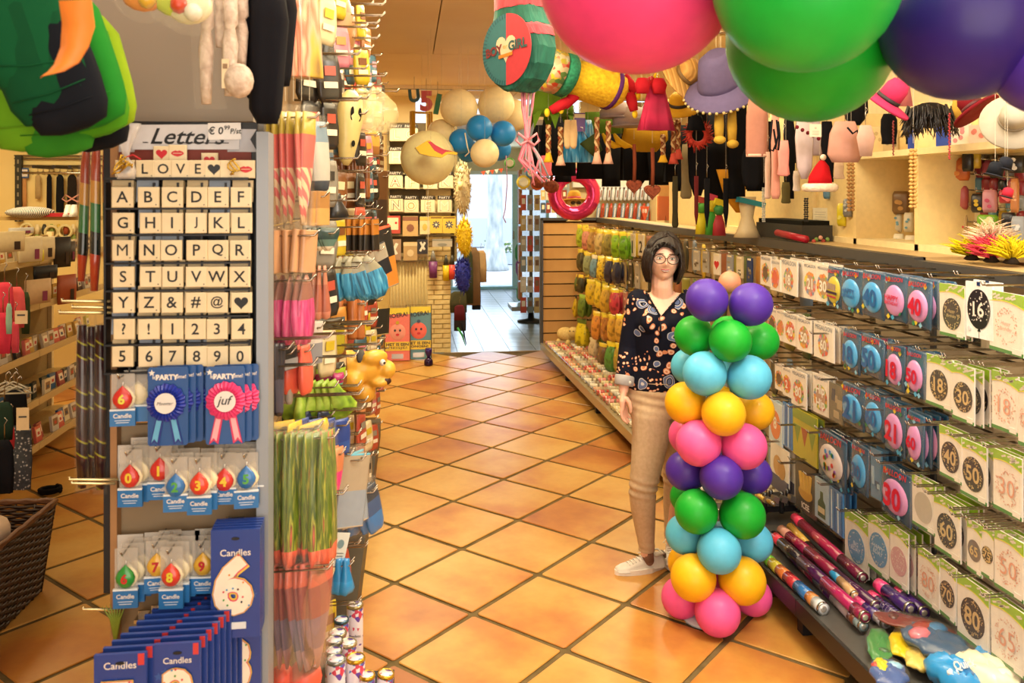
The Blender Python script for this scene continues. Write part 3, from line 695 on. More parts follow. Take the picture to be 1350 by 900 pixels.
for r,row in enumerate(FAR):
    for k,(x,y0,y1,wp,body,head,words) in enumerate(row):
        p = at(x,y0,X=1.86);q2 = at(x,y1,X=1.86);H = p[2] - q2[2];W = wp*1.75*p[1]/FPX
        bmat = ypr if body == 'YP' else mul if body == 'MP' else body
        me = pouch_mesh(W,H,W*.26,bmat,head,seed=r*20+k,hf=.16)
        for c in range(2 if r < 4 else 1):
            o = put('glove_pouch' if 0 else 'party_pouch',me,None,(1.86+c*.07,p[1]+(.02*c),p[2]),(random.uniform(-.05,.05),random.uniform(-.06,.06),RZ+.45+random.uniform(-.2,.2)))
            tag(o,f'{words} soft pouch on the far {ROWN[r]} hook row of the shelving' if c == 0 else f'{words} pouch behind its twin on the far {ROWN[r]} hook row','pouch',f'{words} pouches in the far {ROWN[r]} row')
        put('hook',HKL,gshelf,(2.2,p[1],p[2] - .01))
# flat number packs beside the woman
for (x,y0,y1,wp,col,txt,lab) in [(823,306,342,12,'#cbb68c','','beige card pack right of the lime pouches'),(834,308,338,10,'#e3dcc8','1','white pack with a black 1 behind the woman'),(845,309,337,12,'#e3dcc8','2','white pack with a black 2 behind the woman'),
      (822,345,378,11,'#bca478','','tan flat pack above her shoulder'),(831,346,379,9,'#3a3026','','dark flat pack beside the tan pack'),(840,347,380,10,'#a79f92','','grey flat pack beside her hair'),(850,349,382,10,'#d3bf8e','','sand coloured flat pack by her shoulder'),
      (824,383,415,10,'#c78a78','','rose printed flat pack beside her arm'),(833,386,418,9,'#d8c79c','','pale flat pack behind her upper arm'),
      (918,330,356,12,'#b9b3a8','','clear grey pack hanging right of her hair'),(930,331,359,11,'#a9a498','','cloudy clear pack left of the red heart card'),(945,334,362,12,'#e3d8c8','H','white card with a red heart right of her hair'),(962,336,362,11,'#8f9298','','grey pack above the peach balloon'),(975,338,366,11,'#cdbb98','','beige pack right of the peach balloon'),(988,340,372,9,'#1f3560','','dark blue pack at the end of the beige packs')]:
    p = at(x,y0,X=1.93);q2 = at(x,y1,X=1.93);H = p[2] - q2[2];W = wp*1.0*p[1]/FPX*1.5
    t = thing('flat_pack',lab,'party pack',p,rot=(0,0,RZ+.15))
    MB().box((0,.003,-H/2),(W,.008,H),mat(col,.4)).obj('card',t);MB().box((0,-.002,-H*.06),(W*.6,.002,H*.08),mat('#e6d9bb',.4)).obj('hang_tab',t)
    if txt in '12' and txt:digit_part(t,txt,(0,-H*.58),H*.55,INK,-.003,bold=.02)
    elif txt == 'H':MB().prism([(W*.36*sin(a) ** 3,-H*.52+W*.36*(13*cos(a) - 5*cos(2*a) - 2*cos(3*a) - cos(4*a))/16) for a in [2*pi*k/22 for k in range(22)]],-.003,0,RED).obj('printed_heart',t)
    else:
        d = MB();R = random.Random(x)
        for k in range(4):d.box((R.uniform(-.2,.2)*W,-.002 - k*.0003,-H*R.uniform(.25,.85)),(W*R.uniform(.2,.5),.001,H*.1),mat(random.choice(['#8f8672','#6a5a44','#e0d8c4']),.4))
        d.obj('printed_picture',t)
    put('hook',HKL,gshelf,(2.2,p[1],p[2]+.01))
# second layer of dim packs deeper on the panel between rows
pal2 = ['#c9a24a','#8f8a3a','#b9823a','#4a4636','#d8b83a','#a86a4a','#5f6f3a','#cdb98a','#7f8fa0']
nm2 = ['gold','olive','copper','charcoal','yellow','rust','dark green','sand','grey blue']
fp = [MB().loft([(0,0,0,.05,.004),(-.03,0,0,.055,.012),(-.14,0,0,.058,.02),(-.22,0,0,.05,.012),(-.24,0,0,.03,.003)],mat(c,.4),n=10,fold=.15,seed=i).mesh('pouch') for i,c in enumerate(pal2)]
for r,z in enumerate([1.50,1.23,.97,.70,.46]):
    for k in range(26):
        y = 9.1 - k*.195
        if y < 4.15:break
        c = (k*5+r*7) % 9
        if y < 5.6 and c in (0,4):c = 7
        o = put('party_pouch',fp[c],None,(2.07,y,z+random.uniform(-.02,.02)),(0,0,RZ+random.uniform(-.3,.3)))
        tag(o,f'{nm2[c]} pouch close to the panel behind the front pouches, {ROWN[r]} row','pouch',f'{nm2[c]} pouches deep in the {ROWN[r]} row')
        if k % 2 == 0:put('hook',HK,gshelf,(2.2,y,z+.01))
# plush dog on the low hook
t = thing('plush_toy','cream plush animal with black eyes hanging low at the far shelf end','plush toy',at(746,440,X=1.72),rz=RZ+.9)
pm = ramp_mat('cream_plush','noise',[(.3,'#cdb06a'),(.7,'#e0c684')],scale=60,rough=.9,bump=.4)
MB().ico((0,0,0),.085,pm,12,(1.3,.8,.9)).obj('body',t);h = MB().ico((.1,-.02,.03),.06,pm,12).obj('head',t)
MB().ico((.13,-.07,.05),.008,INK,6).ico((.09,-.078,.05),.008,INK,6).obj('eyes',h)
for s in (-.07,.05):MB().ico((s,-.04,-.09),.03,pm,8,(1,1,1.3)).obj('leg',t)

# ================================================================ goods on the base deck
rollc = ['#d9857a','#e8dcc0','#c8483c','#d9c58e','#b8b0a0','#e3a070'];rolln = ['pink','cream','red','straw','grey','peach']
rm_ = []
for i,c in enumerate(rollc):
    b = MB();b.lathe([(.012,-.055),(.022,-.05),(.022,.05),(.012,.055)],mat(c,.3,coat=.3),n=8,axis='x');b.lathe([(.0225,-.03),(.0225,-.022)],mat('#efe8d6',.4),n=8,axis='x');b.lathe([(.0225,.012),(.0225,.03)],mat('#8a7a5a',.4),n=8,axis='x');rm_.append(b.mesh('candy_roll'))
n = 0
for a in range(44):
    y = 9.3 - a*.112
    for c in range(4):
        x = xf(y)+.08+c*.125
        if y < 4.3:break
        k = (a*3+c*5+(a // 4)) % 6
        if y < 6.6 and k in (0,2):k = [4,1,3][(a+c) % 3]
        o = put('wrapped_roll',rm_[k],None,(x,y+random.uniform(-.01,.01),.19+random.uniform(0,.004)),(0,0,random.uniform(-.25,.25)+pi*.0))
        tag(o,f'small {rolln[k]} wrapped roll lying in the {["aisle-side", "second", "third", "panel-side"][c]} row of the low shelf','roll',f'{rolln[k]} rolls in the {["aisle-side", "second", "third", "panel-side"][c]} row');n += 1
glass = mat('#eadfb8',.08,0,.35,1.0)
MB().tube([(xf(9.4)+.01,9.4,.215),(xf(4.2)+.01,4.2,.215)],.004,CHROME,n=4).obj('front_wire',gshelf)
for y in np.arange(9.2,4.2,-.56):MB().box((xf(y)+.3,y,.205),(.56,.004,.06),glass).obj('divider',gshelf)
# confetti cannons and tubes (near deck)
def tube_at(p0,p1,r,bands,lab,cap='#c9c4bc',zc=.19,group=None,nm='confetti_tube'):
    a = np.array(at(p0[0],p0[1],Z=zc));b = np.array(at(p1[0],p1[1],Z=zc));d = b - a;L_ = np.linalg.norm(d)
    t = thing(nm,lab,'confetti tube',tuple(a),rz=math.atan2(d[1],d[0]),group=group)
    u = 0;N = len(bands)
    for i,(frac,c) in enumerate(bands):
        m = c if not isinstance(c,str) else mat(c,.18,coat=.6)
        MB().lathe([(r,u*L_),(r,(u+frac)*L_)],m,n=14,axis='x').obj('tube_section',t);u += frac
    MB().lathe([(r*1.02,L_ - .012),(r*1.06,L_ - .006),(r*1.02,L_),(r*.8,L_),(r*.78,L_ - .006)],CHROME,n=14,axis='x').obj('rim',t)
    MB().lathe([(r*.8,L_ - .002),(r*.3,L_+.0015)],mat(cap,.1,.6),n=14,axis='x').obj('end_disc',t)
    return t
star = ramp_mat('purple_star_print','voronoi',[(.0,'#e0d0a0'),(.06,'#b09a70'),(.1,'#4c1646'),(1,'#341040')],scale=22,rough=.2,coat=.6)
star2 = ramp_mat('magenta_star_print','voronoi',[(.0,'#f0e0a0'),(.07,'#9a2048'),(1,'#7a1236')],scale=22,rough=.2,coat=.6)
blk = ramp_mat('black_gold_print','voronoi',[(.0,'#d9b060'),(.08,'#201814'),(1,'#181216')],scale=26,rough=.2,coat=.6)
pics = ramp_mat('purple_strip_print','wave',[(.0,'#2a1850'),(.5,'#3f2470'),(.52,'#efe8f4'),(.6,'#2a1850')],scale=9,rough=.2,coat=.6)
tube_at((1010,735),(1086,803),.026,[(.12,'#6fae34'),(.14,'#c9b83a'),(.14,'#d97a3a'),(.18,'#b8303a'),(.20,'#2f6fb0'),(.1,'#c98448'),(.12,'#cfd6dc')],'rainbow striped confetti tube nearest the aisle beside the balloon column')
tube_at((1020,706),(1126,813),.026,[(.18,'#241c20'),(.22,star),(.2,star2),(.2,star),(.2,'#b8a0a8')],'dark purple confetti tube with pale end, second from the aisle')
tube_at((1022,708),(1141,814),.024,[(.08,'#d9304a'),(.25,'#2a2024'),(.27,star),(.3,'#a81e5c'),(.1,'#8a1e4a')],'magenta confetti tube with a dark upper half',zc=.235)
tube_at((1030,698),(1156,800),.024,[(.1,'#c98e78'),(.22,star2),(.3,'#8a2040'),(.38,star)],'maroon confetti tube with a copper coloured far end',zc=.22)
tube_at((1048,682),(1138,762),.024,[(.12,'#d8305a'),(.6,'#a3204a'),(.28,'#6a1838')],'cherry red confetti tube lying at the panel side',zc=.24)
tube_at((1042,694),(1128,786),.02,[(.3,'#c9a040'),(.3,blk),(.2,'#2f8fc0'),(.2,'#c9a070')],'slim black and gold tube between the red tubes',zc=.22)
tube_at((1062,672),(1150,742),.02,[(1,blk)],'slim black tube speckled gold against the lower panel',zc=.24)
tube_at((1078,668),(1160,732),.017,[(.5,'#8a1e34'),(.5,'#c9a070')],'thin dark red stick tube against the lower panel',zc=.25)
tube_at((1131,792),(1169,822),.024,[(.3,'#d83a78'),(.4,'#3f2470'),(.3,'#cfc9d4')],'short purple party tube with pink end, left of the purple group',zc=.2)
tube_at((1148,785),(1186,815),.024,[(.25,'#d8306a'),(.75,pics)],'short purple tube with pink end, third from the right of its group',zc=.22)
tube_at((1158,770),(1201,803),.026,[(.25,'#e83a80'),(.75,'#3c1f6a')],'short purple tube with bright pink end lying on top',zc=.26)
tube_at((1184,779),(1219,808),.024,[(.25,'#e83a80'),(.75,'#4a2878')],'short purple tube with pink end, furthest right',zc=.24)
tube_at((1122,812),(1139,826),.022,[(.5,'#6a3a2a'),(.5,'#8aa0a8')],'stubby tube showing its round open end',zc=.2)
# dark card cluster (binoculars/caps) near the back of the deck
t = thing('cap_gun_pack','cluster of black toy pieces with silver parts behind the green balloon','toy pack',at(1028,676,Z=.22))
blkm = mat('#17161a',.3,coat=.4)
for k in range(5):
    MB().lathe([(.012,0),(.014,.03),(.014,.09),(.01,.11)],blkm,n=8,c=(-.08+k*.045,.03*(k % 2),0)).obj('barrel',t)
    MB().box((-.08+k*.045,-.02,.08),(.03,.04,.03),STEEL,ry=.3).obj('buckle',t)
MB().box((-.02,.1,.02),(.25,.2,.03),blkm).obj('tray',t)
tube_at((998,652),(1020,664),.013,[(.5,'#c9a040'),(.5,'#8a6a2a')],'small gold tube just right of the purple balloon row',zc=.3)
# bags at the near end of the deck
def bag(lab,c,size,cols,rz=0,zc=.2,clear=True,seed=0,cat='bag',group=None):
    p = at(c[0],c[1],Z=zc);t = thing('party_bag',lab,cat,p,rz=rz,group=group);R = random.Random(seed)
    sx,sy,sz = size
    b = MB();m0 = mat(cols[0],.3,coat=.4);b.ico((0,0,0),1,m0,28,(sx,sy,sz))
    b.v = [(x*(1+.09*sin(9*y/sy+seed)+.04*sin(23*y/sy)),y*(1+.09*sin(7*x/sx)+.05*sin(19*x/sx)),z+sz*(.14*sin(6*x/sx+5*y/sy)+.10*sin(17*x/sx - 13*y/sy+seed))) for x,y,z in b.v]
    b.obj('contents',t)
    for k,c_ in enumerate(cols[1:]):
        a = R.uniform(0,6.28);MB().ico((sx*.5*cos(a),sy*.5*sin(a),sz*.6),min(sx,sy)*.35,mat(c_,.3,coat=.4),8,(1.4,1,.6)).obj('contents',t)
    if clear:
        b = MB();b.ico((0,0,.005),1,CELLO,14,(sx*1.15,sy*1.12,sz*1.3));b.v = [(x,y,z+sz*.15*sin(14*x/sx+9*y/sy)) for x,y,z in b.v];b.obj('clear_bag',t)
    return t
bag('flat bag of green balloons near the aisle side of the deck',(1160,850),(.045,.13,.015),['#2f7f3a','#1f5a2c'],-.5,.2)
bag('shiny yellow wrapped pack on the deck',(1192,846),(.05,.12,.02),['#d8b81e','#e3cc4a'],-.6,.21,False,1)
bag('straw yellow pack below the bright yellow one',(1213,868),(.05,.08,.02),['#d9be5a','#b99a3a'],-.7,.21,True,2)
bag('glossy dark red pack lying over the tubes',(1205,822),(.06,.14,.012),['#6a1a1c','#4c1416'],.9,.25,True,3)
bag('clear pack with blue and dark contents at the foot of the panel',(1236,846),(.10,.13,.03),['#1f4a70','#8a2a24','#2a6a9a','#c86a7a'],.3,.25,True,4)
tb = bag('blue bag with white lettering at the near end of the deck',(1256,888),(.07,.10,.05),['#2a8fd0','#cfe0ea','#1f70b0'],.2,.24,False,5)
bag('clear bag of cream balloons at the near right corner',(1302,888),(.08,.12,.05),['#e3dcc0','#efe8d0','#d8cfae'],.2,.25,True,6)
bag('bright blue crumpled foil behind the cream balloon bag',(1302,862),(.09,.04,.03),['#2a8fd0','#1f70b0'],.6,.27,False,8)
bag('colourful small pack at the deck front edge',(1172,887),(.06,.09,.02),['#3a5a9a','#c83a34','#e3cc3a','#8fc0da'],-.5,.2,True,9)
t = bag('little yellow chocolate bar shaped pack on the deck edge',(1162,876),(.02,.045,.012),['#cfc81e'],-.4,.215,False,10)
b = MB();add_text(b,'Quick',(0,0),wd=.09,m=WHITE,y=0,bold=.03);b.obj('lettering',tb,(0,-.05,.058),(radians(-42),0,0))

# ================================================================ FOREGROUND END PANEL (letter rack)
YE = 2.0
K = FPX/YE
def ep(x,y,Y=YE):return at(x,y,Y=Y)
lg = thing('display_column','narrow shop display column in the left foreground with grey uprights','display')
xl,xr = ep(150,500)[0],ep(343,500)[0]
pnl = ramp_mat('display_panel','noise',[(.3,'#8b7659'),(.7,'#9c8566')],scale=4,rough=.55)
for k in range(7):MB().box(((xl+xr)/2,YE+.02,.16+k*.26),(xr - xl,.02,.252),pnl).obj('panel',lg)
MB().box((xl+.006,YE+.01,1.0),(.014,.06,1.96),mat('#a2764a',.5)).obj('edge_strip',lg)
post = mat('#8f959c',.4,.2)
MB().box((xr+.014,YE - .02,1.0),(.026,.07,1.98),post).obj('upright',lg)
MB().box((xr+.016,YE+.02,1.0),(.008,.10,1.98),mat('#6f665c',.5)).obj('upright_strip',lg)
MB().box(((xl+xr)/2,YE+.04,.06),(xr - xl,.08,.12),dark).obj('plinth',lg)
# two-prong wires sticking out left
for (x0,x1,y) in [(92,156,632),(95,152,637),(110,158,803),(82,145,397),(95,150,405),(78,148,412)]:
    a = ep(x0,y,1.96);b_ = ep(x1,y,1.96);MB().tube([(a[0],a[1],a[2]+.006),a,b_],.0035,mat('#e2cf9c',.25,.8),n=6).obj('hook',lg)

# letter rack
xa,xb = ep(149,300)[0],ep(334,300)[0];zt = ep(200,160)[2];zb = ep(200,488)[2]
rack = thing('letter_rack','black compartment rack holding wooden letter tiles with a banner on top','rack',((xa+xb)/2,YE,0))
bl = mat('#141519',.45)
RW = xb - xa
MB().box((0,.003,(zt+zb)/2),(RW+.02,.01,zt - zb),bl).obj('back_board',rack)
colx = [162,197,227,258,287,317];rowy = [260,294,330,365,399,434,470]
cx0 = (xa+xb)/2
ze = [ep(200,y+14.5)[2] for y in rowy]
for z in ze:MB().box((0,-.03,z),(RW,.06,.004),bl).obj('shelf_strip',rack)
for k in range(7):
    x = xa+k*RW/6 - cx0;MB().box((x,-.026,(ze[0]+.055+ze[-1])/2),(.004,.052,ze[0] - ze[-1]+.06),bl).obj('divider',rack)
tw = mat('#e3d0a8',.45);tw2 = mat('#d4bd92',.5)
def tile_thing(ch,x,y,s,lab,Y,group=None,rot=0,small=True,mth=None):
    p = ep(x,y,Y);t = thing('letter_tile',lab,'letter tile',p,rz=random.uniform(-.06,.06),group=group)
    h = s/2;b = MB();e = .0016
    vs = [];
    for (yy,q) in ((0,h - e),(.0015,h),(.0085,h),(.010,h - e)):vs += [(-q,yy,-q),(q,yy,-q),(q,yy,q),(-q,yy,q)]
    fs = [(0,1,2,3)]+[(i*4+k,i*4+(k+1) % 4,(i+1)*4+(k+1) % 4,(i+1)*4+k) for i in range(3) for k in range(4)]+[(15,14,13,12)]
    b.add(vs,fs,tw);b.obj('wood_block',t)
    b = MB()
    if ch == 'heart' or ch == 'blackheart':
        b.prism([(s*.34*sin(a) ** 3,s*.02+s*.34*(13*cos(a) - 5*cos(2*a) - 2*cos(3*a) - cos(4*a))/16) for a in [2*pi*k/24 for k in range(24)]],-.0004,0,RED if ch == 'heart' else mat('#16161a',.5));b.obj('printed_heart',t)
    elif ch == 'lips':
        b.prism([(s*.36*cos(a),s*.2*sin(a)*(1 - .35*(abs(cos(a)) < .25 and sin(a) > 0))*(1 - .3*abs(cos(a)))) for a in [2*pi*k/20 for k in range(20)]],-.0004,0,RED);b.box((0,-.0006,0),(s*.5,.0004,s*.03),tw);b.obj('printed_lips',t)
    elif ch:
        add_text(b,ch,(-.0,.001),h=s*(.55 if ch not in '@Q' else .6),m=mat('#17171a',.5),y=-.0004,bold=.014);
        if small and ch.isalpha():b.disc((s*.36,-s*.36),s*.03,s*.03,mat('#17171a',.5),n=5,y=-.0001)
        b.obj('printed_letter',t)
    return t
chars = ['ABCDEF','GHIJKL','MNOPQR','STUVWX','YZ&#@~','?!1234','567890']
nmch = {'&':'an ampersand','#':'a hash sign','@':'an at sign','~':'a black heart','?':'a question mark','!':'an exclamation mark'}
proto = None;R = random.Random(3)
rown = ['first','second','third','fourth','fifth','sixth','lowest']
for r,row in enumerate(chars):
    for c,ch in enumerate(row):
        lab = 'pale wooden tile printed with ' +nmch.get(ch,(f'the letter {ch}' if ch.isalpha() else f'the digit {ch}'))
        x = colx[c]+R.uniform(-1.5,1.5);y = rowy[r]
        s = .0450
        tile_thing('blackheart' if ch == '~' else ch,x,y,s,lab,YE - .062)
        k = R.random()
        pr = ep(x,y,YE - .05)
        if k < .92:
            dark_back = R.random() < .3;hh = .017 if not dark_back else .013
            m_ = tw2 if not dark_back else mat('#8c97a6',.5)
            p = ep(x+R.uniform(-2,3),y - 17,YE - .045);z0 = p[2] - .030
            t = thing('letter_tile',f'blank back tile leaning behind the {nmch.get(ch, ch)} tile in the {rown[r]} rack row','letter tile',(p[0],p[1],z0),group='blank tiles behind the front letters',rot=(radians(-8),0,R.uniform(-.1,.1)))
            MB().box((0,0,.015),(s,.009,.048),m_).obj('wood_block',t)
            if dark_back is False and R.random() < .7:
                d = t.copy();COL.objects.link(d);d.location = (p[0],p[1]+.013,z0 - .003)
                for o in t.children:e_ = o.copy();COL.objects.link(e_);e_.parent = d
# banner
bn = thing('banner_sign','white ribbon banner sign with black script lettering above the letter tiles','sign',ep(262,181,YE - .008))
def rel(x,y,cx=262,cy=181):return ((x - cx)/K,(cy - y)/K)
W_ = mat('#cfcdd0',.5)
b = MB();b.prism([rel(182,166),rel(312,164),rel(312,196),rel(182,197)],-.003,0,W_);b.obj('ribbon',bn)
b = MB();b.prism([rel(300,170),rel(333,170),rel(325,183),rel(334,199),rel(297,199)],0.001,.003,mat('#b5b3b8',.5));b.prism([rel(170,172),rel(184,172),rel(184,200),rel(160,200),rel(168,186)],.001,.003,mat('#b5b3b8',.5));b.obj('ribbon_tail',bn)
b = MB();add_text(b,'Letters',(rel(250,180)),wd=.165,h=.036,m=bl,y=-.0035,shear=.35,bold=.012);b.obj('script_lettering',bn)
b = MB();b.box((*[rel(198,188)[0]],-.0035,rel(198,188)[1]),(.012,.0006,.0022),bl);b.box((rel(270,188)[0],-.0035,rel(270,188)[1]),(.105,.0006,.0022),bl);b.obj('underline',bn)
pc = thing('price_card','small white card with handwritten price at the banner right end','price card',ep(296,173,YE - .018),rot=(0,radians(-1.5),0))
MB().box((0,0,0),(.072,.001,.038),mat('#e6e3e0',.5)).obj('card',pc)
b = MB();add_text(b,'\u20ac 0',(-.019,.002),h=.018,m=bl,y=-.001,shear=.1,bold=.02);add_text(b,'99',(.006,.008),h=.010,m=bl,y=-.001,shear=.1,bold=.02);add_text(b,'P/st',(.025,.0),h=.012,m=bl,y=-.001,shear=.15,bold=.02);b.obj('handwriting',pc)
# LOVE ledge
lv = thing('tile_ledge','wooden ledge carrying the row of tiles that spells LOVE','ledge',ep(242,236,YE))
MB().box((0,-.03,0),(RW,.06,.006),bl).obj('ledge_board',lv)
b = MB();b.box((0,-.004,.06),(RW*.98,.004,.05),mat('#7a2e22',.6));b.obj('red_backing',lv)
for (ch,x,lab) in [('blackheart',164,'wooden tile with a dark heart at the left end of the LOVE row'),('L',191,'wooden tile L in the word LOVE'),('O',215,'wooden tile O in the word LOVE'),('V',238,'wooden tile V in the word LOVE'),('E',261,'wooden tile E in the word LOVE'),('blackheart',282,'wooden tile with a dark heart just right of the LOVE letters'),('',302,'blank tile behind the gold curl in the LOVE row'),('lips',324,'wooden tile with red lips at the right end of the LOVE row')]:
    tile_thing(ch,x,223,.040,lab,YE - .055,small=True)
tile_thing('heart',213,203,.036,'wooden tile with a red heart standing above the LOVE row',YE - .03)
tile_thing('lips',234,202,.038,'wooden tile with red lips standing above the LOVE row',YE - .03)
tile_thing('heart',276,212,.036,'wooden tile with a red heart half sunk behind the LOVE row',YE - .02)
cb = thing('gift_bag','clear cellophane cone tied with curled gold ribbon on the LOVE ledge','gift bag',ep(166,208,YE - .07))
MB().loft([(.075,0,0,.032,.012),(.05,0,0,.022,.01),(.02,0,0,.010,.007),(.0,0,0,.006,.006),(-.012,0,0,.016,.012),(-.03,0,0,.022,.018),(-.046,0,0,.018,.012)],mat('#e6e0dc',.12,0,.4,1.0),n=14,fold=.2,nf=6).obj('cellophane',cb)
gold = mat('#c9a23a',.2,.8)
b = MB()
for s in range(5):
    a0 = s*1.3;b.tube([(cos(a0+k*.7)*(.004+.0022*k),-.016 - .002*s,-.003 - k*.003+.01*sin(k+s)) for k in range(9)],.0018,gold,n=4)
b.obj('gold_ribbon',cb);MB().tube([(.0,-.012,.0),(.02,-.016,.006),(.035,-.012,-.004)],.0015,RED,n=4).obj('red_tie',cb)
rb = thing('ribbon_curl','curled gold ribbon lying over the right end of the LOVE row','ribbon',ep(305,222,YE - .07))
b = MB()
for s in range(3):b.tube([(.008*cos(k*.9+s)+.006*s,-.004*s,.02 - k*.004+.004*sin(k)) for k in range(10)],.002,gold,n=4)
b.obj('ribbon',rb)

# blister candles
CB = mat('#2a6fae',.35);CBW = mat('#dfe6ea',.4)
def candle(x,ytop,ybal,ybot,bal,dig,digc,lab,Y,back=2,dx=6):
    top = ep(x,ytop,Y);H = (ybot - ytop)*Y/FPX;W = 30*Y/FPX;zb_ = -(ybal - ytop)*Y/FPX
    t = thing('candle_pack',lab,'candle pack',top,rz=random.uniform(-.08,.08))
    MB().box((0,.002,-H*.38),(W*.92,.001,H*.74),mat('#cfc8bc',.2,0,.35)).obj('clear_blister',t)
    lb = MB();lb.box((0,0,-H+H*.155),(W,.008,H*.31),CB);lb.box((0,-.002,-H*.69),(W,.006,H*.03),CBW)
    lb.obj('blue_label',t);b = MB();add_text(b,'Candle',(0,-H*.80),wd=W*.72,m=WHITE,y=-.0048,bold=.02);b.box((0,-.0045,-H*.89),(W*.6,.0004,.0012),CBW);b.box((0,-.0045,-H*.93),(W*.5,.0004,.0012),CBW);b.obj('label_lettering',t)
    c = MB();r = W*.40
    prof = [(.001,-r*1.15),(r*.55,-r),(r*.92,-r*.45),(r,0),(r*.8,r*.5),(r*.4,r*.95),(r*.12,r*1.2),(.001,r*1.3)]
    c.lathe(prof,mat(bal,.25,coat=.4),n=14,sy=.45,c=(0,-.004,zb_));c.obj('balloon_candle',t)
    c = MB();c.lathe([(p[0]*1.08,p[1]*1.06) for p in prof],mat('#ead9b0',.4),n=14,sy=.3,c=(.004,.004,zb_));c.obj('wax_back',t)
    MB().tube([(0,-.002,zb_+r*1.25),(.001,-.002,zb_+r*1.7)],.0012,WHITE,n=4).obj('wick',t)
    b = MB();add_text(b,dig,(0,zb_),h=r*1.05,m=mat(digc,.3),y=-.004 - r*.47,bold=.04);b.obj('digit',t)
    for k in range(back):
        dup(t,(top[0]+dx*(k+1)*Y/FPX,Y+.018*(k+1),top[2]+.004*(k+1)),NTH[k]+ ' the ' +short(lab,12),'packs behind ' +lab,only=('blue_label','clear_blister','wax_back'))
    hx = MB().tube([(0,.06,.004),(0,-.035,0),(0,-.045,.012)],.0022,CHROME,n=4);put('hook',hx.mesh('hook'),lg,(top[0],Y+.01,top[2] - .006))
candle(162,492,523,558,'#c8322c','6','#d9cf3a','red balloon candle with yellow 6 hanging alone at the upper left',1.93,2,12)
for a in [(172,592,626,664,'#c8322c','0','#e0c23a','red balloon candle with yellow 0'),(211,586,617,655,'#c8322c','1','#e0c23a','red balloon candle with yellow 1'),
          (232,602,638,671,'#2f6fae','2','#4fa03a','blue balloon candle with green 2'),(263,602,636,675,'#d8402c','3','#e0c23a','red balloon candle with yellow 3'),
          (296,596,631,662,'#c8322c','4','#e0c23a','red balloon candle with yellow 4'),(325,596,628,667,'#2f6fae','5','#4fa03a','blue balloon candle with green 5'),
          (166,722,758,797,'#2f8f3a','6','#c8282c','green balloon candle with red 6'),(207,712,743,778,'#d9a83a','7','#b8282c','amber balloon candle with red 7'),
          (226,720,756,798,'#d8402c','8','#e0cf3a','red balloon candle with yellow 8'),(268,712,742,779,'#d9a83a','9','#b8282c','amber balloon candle with red 9')]:
    candle(*a,1.90 if a[0] in (232,263,226) else 1.93,2,5)
# SOLD OUT header flags
for (x,y,w_) in [(172,598,30),(207,596,30),(300,597,32),(328,594,24),(170,716,34),(207,713,30),(246,711,32),(272,708,28),(186,588,24)]:
    p = ep(x,y,1.985);t = thing('hook_card','white sold out card on the hook above the candle packs','card',p,group='sold out cards above the candles');t['label'] = f'white sold out card {"in the upper" if y < 650 else "in the lower"} candle row, {"at the left end" if x < 180 else "second from the left" if x < 200 or (y > 700 and x < 220) else "left of the middle" if x < 230 else "in the middle" if x < 260 else "right of the middle" if x < 310 else "at the right end"}'
    H = 44*2/FPX;W = w_*2/FPX
    MB().box((0,0,-H/2+.02),(W,.002,H),mat('#cfcac2',.5)).obj('card',t)
    b = MB();add_text(b,'SOLD OUT',(0,-H*.32),wd=W*.9,m=mat('#6f6a66',.5),y=-.0014);b.obj('lettering',t)
